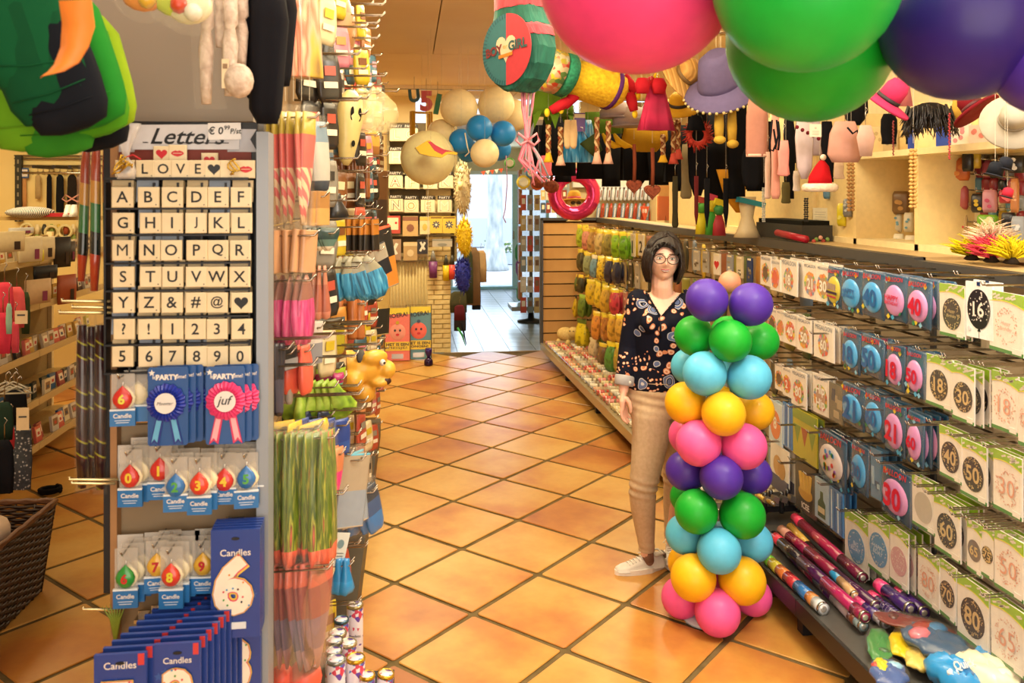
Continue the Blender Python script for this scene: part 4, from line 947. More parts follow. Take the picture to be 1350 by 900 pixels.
# rosettes
def rosette(x0,x1,y0,y1,cx,cy,r,colr,dk_,rib,txt,lab,back):
    Y = 1.9;p = ep((x0+x1)/2,y0,Y);s = Y/FPX;W = (x1 - x0)*s;H = (y1 - y0)*s;zc = -(cy - y0)*s;xc = (cx - (x0+x1)/2)*s;rr = r*s
    t = thing('rosette_card',lab,'rosette',p)
    b = MB();e = .004;b.prism([(-W/2+e,0),(W/2 - e,0),(W/2,-e),(W/2,-H+e),(W/2 - e,-H),(-W/2+e,-H),(-W/2,-H+e),(-W/2,-e)],0,.003,mat('#1f4f8f',.35));b.obj('card',t)
    b = MB();add_text(b,"It's",(-W*.31,-H*.125),h=.008,m=WHITE,y=-.001,bold=.02);add_text(b,'PARTY',(-W*.02,-H*.125),h=.012,m=WHITE,y=-.001,bold=.05);add_text(b,'time!',(W*.32,-H*.12),h=.008,m=WHITE,y=-.001,bold=.02);b.obj('card_lettering',t)
    b = MB();b.prism([(-W*.40+.007*(1 if k % 2 == 0 else .45)*sin(pi*k/5),-H*.07+.007*(1 if k % 2 == 0 else .45)*cos(pi*k/5)) for k in range(10)],-.001,0,WHITE);b.obj('white_star',t)
    m1 = mat(colr,.35,coat=.2);m2 = mat(dk_,.35)
    # pleated ruffle
    n = 56;vs = [];fs = []
    for ring,(q,yy) in enumerate(((.45,-.008),(.75,-.011),(1.0,-.006),(1.0,-.003))):
        for k in range(n):
            a = 2*pi*k/n;f = q*rr*(1+(.03*(k % 4 - 1.5) if ring > 1 else 0));vs.append((xc+f*cos(a),yy+(.0022 if k % 2 else -.0022)*(ring < 3),zc+f*sin(a)))
    for ring in range(3):
        for k in range(n):fs.append((ring*n+k,ring*n+(k+1) % n,(ring+1)*n+(k+1) % n,(ring+1)*n+k))
    b = MB();b.add(vs,fs,m1);b.obj('pleated_ring',t)
    b = MB();b.disc((xc,zc),rr*.55,rr*.55,mat('#e2dcd6',.4),y=-.010,t=.003);b.obj('centre_button',t)
    b = MB();add_text(b,txt,(xc,zc),wd=rr*.85,m=bl,y=-.0135,shear=.3,bold=.01);b.obj('centre_lettering',t)
    for s2 in (-1,1):
        for lay,(mm,wd_,ln) in enumerate(((m2,.016,1.0),(mat(rib,.35),.010,.93))):
            x0_ = xc+s2*rr*.30;x1_ = xc+s2*rr*.62;z0_ = zc - rr*.6;z1_ = zc - rr*(2.3 if y1 > 560 else 1.9)*ln
            b = MB();b.prism([(x0_ - wd_*.5,z0_),(x0_+wd_*.5,z0_),(x1_+wd_*.6,z1_),(x1_,z1_+.008),(x1_ - wd_*.6,z1_)],-.003 - lay*.0015,-.002 - lay*.0015,mm);b.obj('ribbon_tail',t)
    for k in range(back):
        dup(t,(p[0]+.012*(k+1),p[1]+.016*(k+1),p[2] - .002*k),NTH[k]+ ' the ' +lab,'cards behind ' +lab,only=('card','pleated_ring'))
rosette(197,246,484,583,220,528,23.5,'#22349c','#1c2a80','#5fa8d0','Meester','blue pleated rosette on a blue party card',4)
rosette(273,321,483,582,298,526,24,'#e0437a','#d02a5c','#f0a8b0','juf','pink pleated rosette on a blue party card',2)
# number candle packs
BLU = mat('#243f8c',.3,coat=.3);BLU2 = mat('#2f6fb8',.3)
def digit_candle(t,dig,c,h,y):
    for (bold,m,dy) in ((.075,mat('#e3c04a',.4),0),(.055,mat('#d8506a',.4),.0006),(.04,mat('#f0e4d0',.4),.0012)):
        b = MB();add_text(b,dig,c,h=h*(.94+bold*1.2),m=m,y=y - dy,bold=bold);b.obj('digit_layer',t)
    R = random.Random(5);b = MB();v,f,W,H = text_geo(dig,0,.0)
    for k in range(14):
        p = v[R.randrange(len(v))];b.disc((c[0]+p[0]*h/H*.97,c[1]+p[1]*h/H*.97),.0022,.0022,mat(['#c83a4a','#3f8fc0','#4f9a4a','#e08a3a'][k % 4],.4),y=y - .0016,n=6)
    b.obj('sprinkles',t)
def candle_card(x0,x1,y0,y1,dig,dc,dh,lab,Y,txty,back=0,stepc=None,red=False,word=True,wx=0):
    s = Y/FPX;p = ep((x0+x1)/2,y0,Y);W = (x1 - x0)*s;H = (y1 - y0)*s
    t = thing('number_candle_pack',lab,'candle pack',p)
    MB().box((0,.004,-H/2),(W,.008,H),BLU).obj('box_card',t)
    b = MB();R = random.Random(x0)
    for k in range(6):q = (R.uniform(-.42,.42)*W,-H*R.uniform(.05,.9));b.prism([(q[0]+.009*(1 if j % 2 == 0 else .45)*sin(pi*j/5),q[1]+.009*(1 if j % 2 == 0 else .45)*cos(pi*j/5)) for j in range(10)],-.0004,0,mat('#33599f',.35))
    b.obj('printed_stars',t)
    if word:b = MB();add_text(b,'Candles',(wx,-(txty - y0)*s),wd=W*.62 if W < .11 else W*.55,m=WHITE,y=-.001,bold=.01);b.obj('lettering',t)
    b = MB();b.disc((0,-H*.03 - .012),.009,.0035,bl,y=-.0006,n=10);b.obj('hang_hole',t)
    if red:MB().box((W*.40,-.0006,-.012),(W*.12,.0012,.022),mat('#c83a3a',.4)).obj('red_corner',t)
    if dig:digit_candle(t,dig,(((dc[0] - (x0+x1)/2))*s,-(dc[1] - y0)*s),dh*s,-.004)
    for k in range(back):
        dup(t,(p[0]+stepc[0]*(k+1),p[1]+stepc[1]*(k+1),p[2]+stepc[2]*(k+1)),NTH[k]+ ' the ' +short(lab,13),'boxes stacked behind ' +lab,only=('box_card','red_corner','printed_stars'))
    return t
t6 = candle_card(280,341,698,836,'6',(308,767),78,'large blue candle pack with a sprinkled number 6',1.88,727,4,(0,.012,.001))
MB().box((0,-.003,-.205),(.045,.002,.014),mat('#d9dce0',.4)).obj('white_sticker',t6)
candle_card(281,342,838,960,'3',(311,873),66,'large blue candle pack with a sprinkled number 3',1.93,800,3,(0,.012,0),word=False)
candle_card(127,190,862,980,'5',(155,930),70,'front blue candle pack of the left stack at the bottom edge',1.72,876,10,(.0078,.026,-.0005),True)
candle_card(206,262,848,980,'2',(236,908),60,'front blue candle pack of the middle stack at the bottom edge',1.74,869,9,(.0065,.026,-.0005),True)
for (x,y) in [(212,600+205),(310,689),(195,812),(262,806)]:
    p = ep(x,y,1.99);MB().box((0,-.01,0),(.045,.03,.008),CHROME).box((0,0,.008),(.04,.006,.012),CHROME).obj('hook',lg,p)

# striped cello strips left of the rack
st1 = ramp_mat('stripe_carnival','wave',[(.0,'#9a3a20'),(.3,'#b8822c'),(.5,'#1f6a30'),(.75,'#131a12'),(.9,'#a83a20')],scale=.42,rough=.2,coat=.6,interp='CONSTANT',mapping=(0,1.35,0))
st2 = ramp_mat('stripe_maroon','wave',[(.0,'#2a1014'),(.55,'#3c161a'),(.75,'#8f8a26'),(.85,'#2a1014')],scale=3.4,rough=.3,coat=.4,interp='CONSTANT',mapping=(0,1.0,0))
for k,(x,y0,y1,Y) in enumerate([(116,160,360,2.05),(128,155,372,2.0),(141,158,380,2.05),(150,165,350,2.1)]):
    p = at(x,y0,Y=Y);H = (y1 - y0)*Y/FPX
    t = thing('streamer_stick',['red gold and green striped paper streamer, furthest left of the upper bunch','red gold and green streamer second in the upper bunch','red gold and green streamer third in the upper bunch','half hidden striped streamer beside the letter rack'][k],'streamer',p,rot=(0,radians(3 - k*1.5),0))
    MB().loft([(0,0,0,.006,.006),(-H*.3,0,0,.011,.009),(-H*.8,.004,0,.012,.01),(-H,.004,0,.008,.006)],st1,n=8).obj('paper_stick',t)
    MB().loft([(.02,0,0,.012,.004),(-H*.5,0,0,.017,.012),(-H*1.02,.004,0,.014,.005)],CELLO,n=10,fold=.1).obj('clear_sleeve',t)
for k,(x,y0,y1,Y) in enumerate([(108,428,632,2.0),(120,430,628,2.02),(132,428,634,2.0),(143,436,618,2.05),(150,500,622,2.1)]):
    p = at(x,y0,Y=Y);H = (y1 - y0)*Y/FPX
    t = thing('streamer_stick',['dark maroon streamer with yellow bands, furthest left of the lower bunch','maroon and yellow banded streamer second in the lower bunch','maroon and yellow banded streamer third in the lower bunch','maroon streamer next to the candle packs','dark shiny streamer lowest beside the candle packs'][k],'streamer',p)
    MB().loft([(0,0,0,.010,.008),(-H*.3,0,0,.013,.01),(-H*.8,0,0,.013,.01),(-H,0,0,.009,.006)],st2,n=8).obj('paper_stick',t)
    MB().loft([(.03,0,0,.012,.003),(-H*.5,0,0,.018,.013),(-H*1.03,0,0,.016,.005)],CELLO,n=10,fold=.15,seed=k).obj('clear_sleeve',t)
MB().box((ep(152,300)[0] - .012,YE+.03,1.48),(.03,.05,1.06),bl).obj('side_board',lg)
ls = thing('grass_pick','small green grass blades poking out left of the candle boxes','decoration',ep(152,810,1.95))
b = MB()
for k in range(7):a = -.6+k*.2;b.tube([(0,0,-.06),(.015*a,0,-.01),(.04*a,-.01,.03 - .01*abs(a))],[.003,.003,.0005],mat('#7f8f2c',.5),n=4)
b.obj('blades',ls)['kind'] = 'stuff'

# ================================================================ LEFT AISLE RACK
lr = thing('aisle_rack','tall rack of chrome hooks along the left side of the aisle','rack')
XR = -.365
for k,y in enumerate([2.12,3.3,4.5,5.7,6.6]):
    MB().box((XR,y,1.25),(.03,.03,2.5),STEEL).obj('upright',lr)
for a,b_ in ((2.12,3.3),(3.3,4.5),(4.5,5.7),(5.7,6.6)):
    for k in range(9):MB().box((XR - .02,(a+b_)/2,.22+k*.28),(.015,b_ - a - .01,.272),mat('#8a6c46',.6)).obj('panel',lr)
MB().box((-.30,4.65,.07),(.16,3.8,.13),mat('#3a3228',.5)).obj('base',lr)
def hookx(L_):
    b = MB()
    for g in (-.011,.011):b.tube([(0,g,0),(L_,g,.002),(L_+.012,g,.016)],.0026,CHROME,n=4)
    b.tube([(L_ - .01,-.011,0),(L_ - .01,.011,0)],.0026,CHROME,n=4);return b.mesh('hook')
HX = {}
def rhook(Y,z,L_):
    L_ = round(L_,2)
    if L_ not in HX:HX[L_] = hookx(L_)
    put('hook',HX[L_],lr,(XR,Y,z))
def hang(nm,cat,lab,Y,x0,x1,yt,yb,n,W,T,mats,fold=.15,ang=1.0,profile='bag',cello=False,tilt=0.0,stag=0.0,wob=.12,hook=True,header=None):
    """n alike packs hung one behind another on one hook; x0..x1 pixel range at distance Y"""
    s = Y/FPX;H = (yb - yt)*s;ms = [m if not isinstance(m,str) else mat(m,.35,coat=.2) for m in mats]
    for v in range(min(2,n)):
        pass
    prof = {'bag':[(0,.8,.15),(-.08,.85,.3),(-.3,1,.8),(-.6,1,1),(-.85,.95,.9),(-.97,.8,.5),(-1,.6,.15)],
            'cone':[(0,.9,.3),(-.2,1,.9),(-.5,.8,.8),(-.8,.45,.5),(-1,.12,.15)],
            'drop':[(0,.35,.1),(-.1,.4,.3),(-.35,.5,.5),(-.6,.8,.9),(-.85,1,1),(-.97,.75,.7),(-1,.3,.2)],
            'flat':[(0,1,1),(-.02,1,1),(-.5,1,1),(-.98,1,1),(-1,1,1)],
            'stick':[(0,.7,.7),(-.05,1,1),(-.5,1,1),(-.95,1,1),(-1,.7,.7)],
            'leaf':[(0,.15,.15),(-.12,.5,.4),(-.35,.9,.7),(-.6,1,.9),(-.85,.8,.9),(-1,.4,.3)]}[profile]
    meshes = []
    for v in range(min(3,n)):
        b = MB();rows = [(z*H,0,0,W/2*a,T/2*c) for z,a,c in prof];k = len(rows) - 1
        mm = [ms[min(len(ms) - 1,int(i*len(ms)/k))] for i in range(k)]
        b.loft(rows,ms[0],n=10,fold=fold if profile not in ('flat',) else .01,nf=3,seed=v,mats=mm,power=.5 if profile == 'flat' else 1);meshes.append(b.mesh(nm))
    R = random.Random(int(x0*7+yt))
    cm_ = MB().loft([(.02*1,0,0,W*.5,.002),(-H*.1,0,0,W*.55,T*.5),(-H*.9,0,0,W*.56,T*.6),(-H*1.04,0,0,W*.54,.003)],CELLO,n=8,fold=.1).mesh('clear_sleeve') if cello else None
    for k in range(n):
        f = k/max(1,n - 1);x = x0+(x1 - x0)*f
        p = at(x,yt+stag*f,Y=Y+.02*(R.random() - .5))
        o = bpy.data.objects.new(nm,meshes[k % len(meshes)]);COL.objects.link(o);o.location = p
        o.rotation_euler = (R.uniform(-.05,.05),tilt*(f - .3)+R.uniform(-wob,wob)*.4,ang+R.uniform(-wob,wob)*2)
        l2 = lab
        if n > 1:l2 = short(lab,11)+(', nearest the panel' if k == 0 else ', nearest the aisle' if k == n - 1 else ', ' +['','second','third','fourth','fifth','sixth','seventh','eighth'][k]+ ' from the panel')
        tag(o,l2,cat,None if k in (0,n - 1) else lab)
        if cm_:put('clear_sleeve',cm_,o)
    if hook:
        pe = at(x1+6,yt+8,Y=Y);rhook(Y+.0,pe[2],max(.06,pe[0] - XR))
candy = ramp_mat('candy_stripe','wave',[(.0,'#e06a6a'),(.5,'#e8c8a0'),(1,'#e06a6a')],scale=3.2,rough=.3,coat=.5,vec_scale=(4,4,4),interp='CONSTANT',mapping=(0,.7,0))
blim = mat('#4f8aa8',.3,coat=.3)
gstreak = ramp_mat('green_streak','noise',[(.30,'#223510'),(.42,'#6a7f22'),(.50,'#3c5a18'),(.56,'#a5a83a'),(.60,'#6a4428'),(.68,'#c8604a')],scale=30,rough=.4,vec_scale=(3,3,.22),coat=.2)
cstreak = ramp_mat('coral_streak','noise',[(.3,'#b8402c'),(.5,'#e8604a'),(.7,'#f08a70')],scale=30,rough=.4,vec_scale=(3,3,.25),coat=.2)
mstreak = ramp_mat('magenta_streak','noise',[(.3,'#8a2450'),(.5,'#d83a80'),(.7,'#e87aa8')],scale=30,rough=.4,vec_scale=(3,3,.3),coat=.2)
bstreak = ramp_mat('blue_streak','noise',[(.3,'#14506f'),(.5,'#2f8ab8'),(.7,'#6fb8d4')],scale=30,rough=.5,vec_scale=(3,3,.3))
lstreak = ramp_mat('lime_streak','noise',[(.3,'#4f6f14'),(.5,'#86a82a'),(.7,'#b8d05a')],scale=24,rough=.45)
hang('party_bag','party bag','pink and cream striped party bag with yellow top',2.25,355,408,148,292,6,.075,.022,['#b8a02c','#d9605a',candy,candy,candy],profile='cone',cello=True,ang=1.15)
hang('craft_pack','craft pack','slim tan wooden craft pack under the striped bags',2.25,352,408,303,358,5,.05,.018,['#c9966a'],profile='flat',cello=True,ang=1.1,tilt=.15,wob=.2)
hang('feather_pack','feather pack','clear pack with magenta feathers',2.25,352,404,362,452,6,.07,.022,['#a8705c','#8f5a4c',mstreak,mstreak,mstreak],fold=.5,profile='leaf',cello=True,ang=1.1)
hang('stick_pack','stick pack','dark slim stick pack below the magenta feathers',2.2,352,372,452,545,4,.03,.012,['#2c2a34','#4a4858','#2c2a34'],profile='stick',ang=1.1)
hang('napkin_pack','paper pack','coral paper pack below the magenta feathers',2.3,386,402,455,518,2,.06,.03,['#e8604a'],profile='bag',ang=1.0)
hang('silver_tube','stick pack','silver tube beside the coral paper pack',2.3,374,382,440,530,2,.02,.02,['#b8b0a8'],profile='stick')
hang('leaf_garland','garland','lime green leaf garland pack',2.6,388,436,502,556,7,.09,.03,[lstreak],profile='drop',fold=.6,ang=.8,tilt=-.5,wob=.3)
hang('flower_bunch','garland','green stemmed bunch with coral ends',2.12,354,432,568,742,9,.08,.03,[gstreak,gstreak,gstreak,gstreak,cstreak,cstreak],profile='bag',fold=.5,ang=1.0,cello=True)
hang('flag_pick','flag','yellow pointed flag above the green stems',2.14,366,412,556,604,3,.09,.01,['#e0b41e'],profile='cone',ang=.7,wob=.3)
hang('glove_pack','glove pack','bright pink pointed pack behind the green stems',2.35,424,444,590,650,4,.06,.02,['#c87a50','#e83a80','#e8508a'],profile='cone',ang=.9)
hang('blue_fan_pack','party pack','deep blue pointed pack on the low aisle hook',2.5,438,486,640,705,8,.07,.016,['#1f2a3a','#2a4a7a','#2f6fb0','#2a62a0'],profile='bag',ang=.9,cello=True,tilt=-.35)
hang('card_pack','card pack','clear pack with a blue card leaning over the blue fans',2.45,462,470,598,690,2,.10,.01,['#4f9fb8','#a89880','#8f9aa8','#c9bca8'],profile='flat',ang=.75,tilt=.2,cello=True)
hang('mauve_pack','party pack','mauve and white paper pack in clear film',2.12,360,424,738,878,7,.09,.022,['#c8604c','#8f4a4a','#54405c','#7a6880','#b08890','#8f4448'],profile='cone',ang=1.0,cello=True)
hang('balloon_bag','bag','large clear peach bag nearest the aisle on the lowest hook',2.08,418,424,740,880,1,.085,.03,[mat('#d9a07a',.12,0,.14)],profile='leaf',ang=.6)
for (x,y,r,n_) in [(372,893,16,'left'),(402,892,22,'right')]:
    p = at(x,y,Y=2.15);tag(put('paper_ball',MB().ico((0,0,0),r*2.15/FPX,mat('#ef5a44',.4),14).mesh('paper_ball'),None,p),f'coral round paper ball at the bottom of the rack, {n_} one','ball')
t = thing('name_card','hanging white card with small print below the blue fans','card',at(452,702,Y=2.4),rot=(0,.25,.5))
MB().box((0,0,-.045),(.045,.003,.09),mat('#cfd6d2',.3)).obj('card',t);b = MB();b.disc((0,-.03),.01,.012,mat('#6f8f9a',.4),y=-.002)
for k in range(3):b.box((0,-.002,-.055 - k*.008),(.03,.0006,.002),mat('#5a6468',.4))
b.obj('print',t)
hang('blue_glove','glove pack','bright blue crinkled glove below the white card',2.4,447,457,736,782,3,.05,.03,['#1f80c0','#2a8fd0'],profile='drop',fold=.5,ang=.5)
# upper part
hang('yellow_wand','wand pack','clear pack with yellow and rose wands at the top of the rack',2.4,376,402,-10,100,4,.10,.02,[ramp_mat('wand_print','noise',[(.34,'#8a6a2a'),(.44,'#c9a83a'),(.52,'#c9a88a'),(.6,'#c86a4a'),(.68,'#d9c9a0')],scale=12,rough=.3,coat=.4,vec_scale=(1,1,.4))],profile='flat',cello=True,ang=1.0,tilt=-.12)
hang('snorkel_pack','toy pack','yellow and blue striped toy pack',3.0,410,434,45,140,5,.09,.03,['#1c1e24','#2f5f78',ramp_mat('blue_yellow','noise',[(.4,'#1c2c3a'),(.48,'#3a7a9a'),(.54,'#c9b82a'),(.64,'#2a3a4a')],scale=16,rough=.3,coat=.3,vec_scale=(2,2,.3))],profile='leaf',cello=True,ang=.9)
hang('rubber_mask','mask','tan rubber mask in a bag at the top of the rack',3.3,426,450,-12,70,3,.16,.09,['#8a6238','#a87848','#b8865a'],profile='leaf',fold=.3,ang=.6)
hang('clear_party_bag','bag','crinkled clear film bag over the aisle edge of the rack',3.5,478,494,116,174,2,.17,.08,[mat('#f2e2b0',.12,0,.28)],profile='leaf',fold=.8,ang=.4)
hang('tan_tie_pack','tie pack','tan narrow strap pack in the upper middle',2.9,420,432,150,250,3,.05,.02,['#c9b080','#9a8a6a','#4f6a7f','#2a3a4a'],profile='stick',cello=True)
hang('blue_jean_pack','party pack','pale blue and dark pack beside the striped bags',2.6,412,420,160,250,2,.08,.03,['#6f8a9f','#b8b8b0','#2a3a4a'],profile='bag',cello=True)
hang('sausage_stick','stick','brown cigar shaped stick in the upper row',3.9,446,484,208,262,9,.035,.02,['#6a3c1e','#8a5228','#5a3018'],profile='stick',ang=1.1)
hang('amber_card','card pack','small dark card pack with amber print',3.6,446,494,288,330,7,.05,.014,['#3a2a20','#b8762c','#2a2622','#8a4a2c'],profile='flat',ang=1.0)
hang('blue_feather','feather pack','sky blue feather bunch spreading from its hook',3.0,428,482,338,396,9,.10,.03,['#8f8a72',bstreak,bstreak,bstreak],profile='leaf',fold=.6,ang=.7,tilt=-.5,wob=.25)
hang('dark_comb_pack','card pack','dark pack with thin pale stripes above the blue feathers',3.8,464,498,322,364,6,.08,.016,['#2a2c34','#a8a090','#23242c','#b05a3a'],profile='flat',ang=.9,tilt=-.5)
hang('cinnamon_roll','stick','orange brown rolled stick hanging under the blue feathers',3.2,446,474,392,446,4,.04,.035,['#a8602c','#b8703a','#8f5224'],profile='stick',ang=1.0)
hang('picture_card','card pack','reddish picture card pack at the far aisle edge',4.6,484,504,300,380,5,.12,.02,['#c8563a','#2a2a2a','#d98a3a','#b8b0a0'],profile='flat',ang=.9,tilt=-.3)
hang('dark_far_pack','party pack','dark slim pack at the far end of the rack',5.2,490,504,225,300,5,.10,.02,['#5a3a20','#3a2a20','#a87a3a'],profile='flat',ang=.9)
hang('pale_far_pack','party pack','pale pack low at the far end of the rack',5.0,488,506,372,440,4,.12,.02,['#b89a5a','#2a2a28','#c9b27a'],profile='flat',ang=.9)
hang('gold_far_pack','party pack','golden pack at the top far end of the rack',4.4,474,492,172,206,4,.10,.02,['#b8863a','#8a5a2c'],profile='bag',ang=.9)
hang('black_bag','bag','black bag between the brown sticks and tan packs',2.9,436,444,255,290,2,.10,.05,['#17181c'],profile='drop',ang=.7)
hang('amber_wood_pack','craft pack','two tone wooden strip pack beside the tan craft packs',2.5,412,424,252,296,3,.07,.02,['#a87a44','#c99a5a'],profile='flat',ang=.9)
hang('teal_pack','party pack','dark teal pack with white points above the blue feathers',2.6,418,434,300,330,4,.08,.02,['#24403f','#5a7a70','#d9d0b8'],profile='cone',ang=.9)
hang('rose_tube','stick pack','rose pink narrow tube by the magenta feathers',2.5,414,428,350,420,3,.035,.02,['#b87a60','#a8604c','#c9826a'],profile='drop',ang=1.0)
hang('olive_bottle','party pack','olive yellow glossy pack below the rose tubes',2.9,420,440,420,468,4,.09,.03,['#3a3020','#a89a1e','#b8a82a'],profile='bag',ang=.8)
hang('white_film_pack','party pack','white film pack beside the olive packs',2.6,404,416,424,478,3,.05,.02,['#cfc8c0','#8a8a90','#b8b0a4'],profile='flat',ang=.9)
hang('camera_pack','toy pack','black and silver toy pack at the panel side',2.25,356,376,458,486,3,.07,.03,['#1c1c20','#8a8a8c','#1a1a1c'],profile='flat',ang=.8)
hang('green_toy','toy pack','lime and black toy pack in the middle of the rack',2.9,408,440,478,500,3,.10,.04,['#2a2a24','#9ab82a','#8fb02a'],profile='bag',ang=.6)
hang('purple_toy','toy pack','small purple and teal piece above the lime garlands',2.8,424,446,492,516,3,.05,.03,['#a82a6a','#5fb8a8'],profile='cone',ang=.6)
hang('blue_cuff','party pack','royal blue cuff pack by the green stems',2.4,398,450,552,600,4,.06,.02,['#24408a','#2f52a0'],profile='bag',ang=.7)
hang('navy_back_pack','party pack','navy pack deep behind the green stems',2.6,376,430,540,590,4,.08,.02,['#1e2c4c'],profile='bag',ang=.9)
hang('wood_strip','craft pack','tall peach wooden strip standing at the aisle edge',3.9,462,478,512,618,4,.05,.02,['#c98a5a','#b8784a','#d9a070'],profile='stick',ang=.8)
hang('brown_strip','craft pack','tall dark brown strip beside the peach strips',3.8,458,464,505,600,2,.05,.02,['#5a3220'],profile='flat',ang=.8)
hang('dark_low_pack','party pack','dark pack low behind the hanging mauve packs',2.5,366,410,700,800,4,.08,.02,['#3a2a30','#5a4038'],profile='bag',ang=.9)
hang('tan_low_pack','party pack','brown pack low at the aisle side behind the coral ends',2.8,410,440,690,760,4,.08,.02,['#8a6a4a','#4a5a7a'],profile='bag',ang=.9)
for (Y,yh,L_) in [(2.9,455,.26),(2.9,428,.24),(2.6,470,.2),(2.5,440,.2),(3.3,30,.24),(3.3,50,.24),(2.9,130,.22),(3.6,100,.26),(2.8,425,.25),(3.3,20,.26),(3.4,5,.26),(2.15,650,.2),(2.5,520,.22),(2.6,540,.22),(2.4,600,.2),(4.4,120,.3),(4.0,205,.26),(2.7,265,.2),(3.0,300,.2),(2.2,480,.12),(2.2,445,.16)]:
    p = at(450,yh,Y=Y);rhook(Y,p[2],L_)
fc = [('#7a4a24','brown'),('#2a2622','black'),('#c98a3a','amber'),('#d9c9a0','cream'),('#b8503c','rust red'),('#3a5a6a','slate blue'),('#c9b02a','yellow'),('#8a8478','grey'),('#c8788a','rose')]
fm_ = []
for i,(c,n_) in enumerate(fc):
    b = MB();b.loft([(0,0,0,.035,.003),(-.02,0,0,.04,.006),(-.08,0,0,.045,.010),(-.13,0,0,.042,.008),(-.15,0,0,.03,.003)],mat(c,.35,coat=.25),n=8,fold=.2,seed=i);b.box((0,-.011,-.05),(.04,.002,.03),mat(fc[(i+3) % 9][0],.4));b.box((0,-.0115,-.095),(.05,.002,.02),mat('#e6dcc4',.4));fm_.append(b.mesh('small_pack'))
HR = 'lowest second-lowest third-lowest fourth-lowest fifth-lowest sixth-lowest middle sixth-highest fifth-highest fourth-highest third-highest second-highest highest'.split();R = random.Random(21)
for yi,Y in enumerate([2.75,3.2,3.7,4.25,4.9,5.6,6.3]):
    for zi in range(13):
        z = .55+zi*.175+R.uniform(-.02,.02);i0 = R.randrange(9)
        for k in range(2+(yi > 1)):
            o = put('small_pack',fm_[(i0+(k == 2)) % 9],None,(-.31+k*.05,Y+R.uniform(-.04,.04),z),(0,R.uniform(-.1,.1),.9+R.uniform(-.3,.3)))
            tag(o,f'{["inner", "middle", "outer"][k]} {fc[(i0 + (k == 2)) % 9][1]} pack, {HR[zi]} hook row, {["first", "second", "third", "fourth", "fifth", "sixth", "last"][yi]} column of the aisle rack','pack',f'small packs of the {HR[zi]} aisle rack row')
        rhook(Y,z+.005,.2)
# yellow fantasy mask (plain stand-in)
t = thing('rubber_mask','plump yellow rubber mask with a bulging nose hanging at the aisle edge','mask',at(480,484,Y=3.6),rz=.5)
ym = mat('#e0a83a',.4,coat=.2)
def blob(parts,m,voxel=.008,smooth=4,name='body'):
    b = MB()
    for p in parts:
        if p[0] == 's':b.ico(p[1],p[2],m,14,p[3] if len(p) > 3 else (1,1,1))
        else:  # tapered capsule chain
            pts,rs = p[1],p[2];b.tube(pts,rs,m,n=12)
            for q,r in zip(pts,rs):b.ico(q,r,m,12)
    me = b.mesh(name);o = bpy.data.objects.new(name,me);COL.objects.link(o)
    r = o.modifiers.new('r','REMESH');r.mode = 'VOXEL';r.voxel_size = voxel;r.use_smooth_shade = True
    s = o.modifiers.new('s','SMOOTH');s.iterations = smooth;s.factor = .5
    dg = bpy.context.evaluated_depsgraph_get();me2 = bpy.data.meshes.new_from_object(o.evaluated_get(dg))
    bpy.data.objects.remove(o);me2.materials.clear();me2.materials.append(m)
    for p in me2.polygons:p.use_smooth = True;p.material_index = 0
    return me2
put('face',blob([('s',(0,0,0),.085,(1.2,.9,.8)),('s',(.08,-.05,-.01),.04),('s',(-.07,-.04,-.04),.045),('s',(.02,-.06,.05),.04,(1.5,.8,.8)),('s',(.05,-.05,-.06),.035,(1.3,1,.6)),('s',(-.08,.02,.04),.05),('s',(.0,.0,-.1),.05)],ym),t)
MB().ico((.04,-.09,.03),.014,WHITE,8).ico((.043,-.102,.03),.006,INK,6).obj('eye',t)
MB().ico((.07,-.07,-.055),.022,mat('#3a1a14',.5),8,(1,.5,.7)).obj('mouth',t)
MB().ico((-.04,-.05,.06),.02,mat('#5a5a58',.8),8,(1,.6,1.6)).obj('hair_tuft',t)
# white ghost mask
t = thing('ghost_mask','long pale ghost mask with dark eye holes hanging high on the rack','mask',at(460,165,Y=3.2),rot=(0,.1,.75))
gmk = mat('#c9b878',.35,coat=.3)
b = MB();b.loft([(.13,0,0,.02,.012),(.10,0,0,.05,.03),(.03,0,0,.058,.04),(-.05,0,0,.045,.035),(-.12,0,.0,.032,.02),(-.15,0,0,.012,.008)],gmk,n=16);b.obj('face',t)
b = MB()
for s in (-.022,.022):b.disc((s*.8,.04),.008,.026,mat('#14120e',.7),y=-.036)
b.disc((0,-.07),.008,.012,mat('#14120e',.7),y=-.034);b.obj('eye_holes',t)
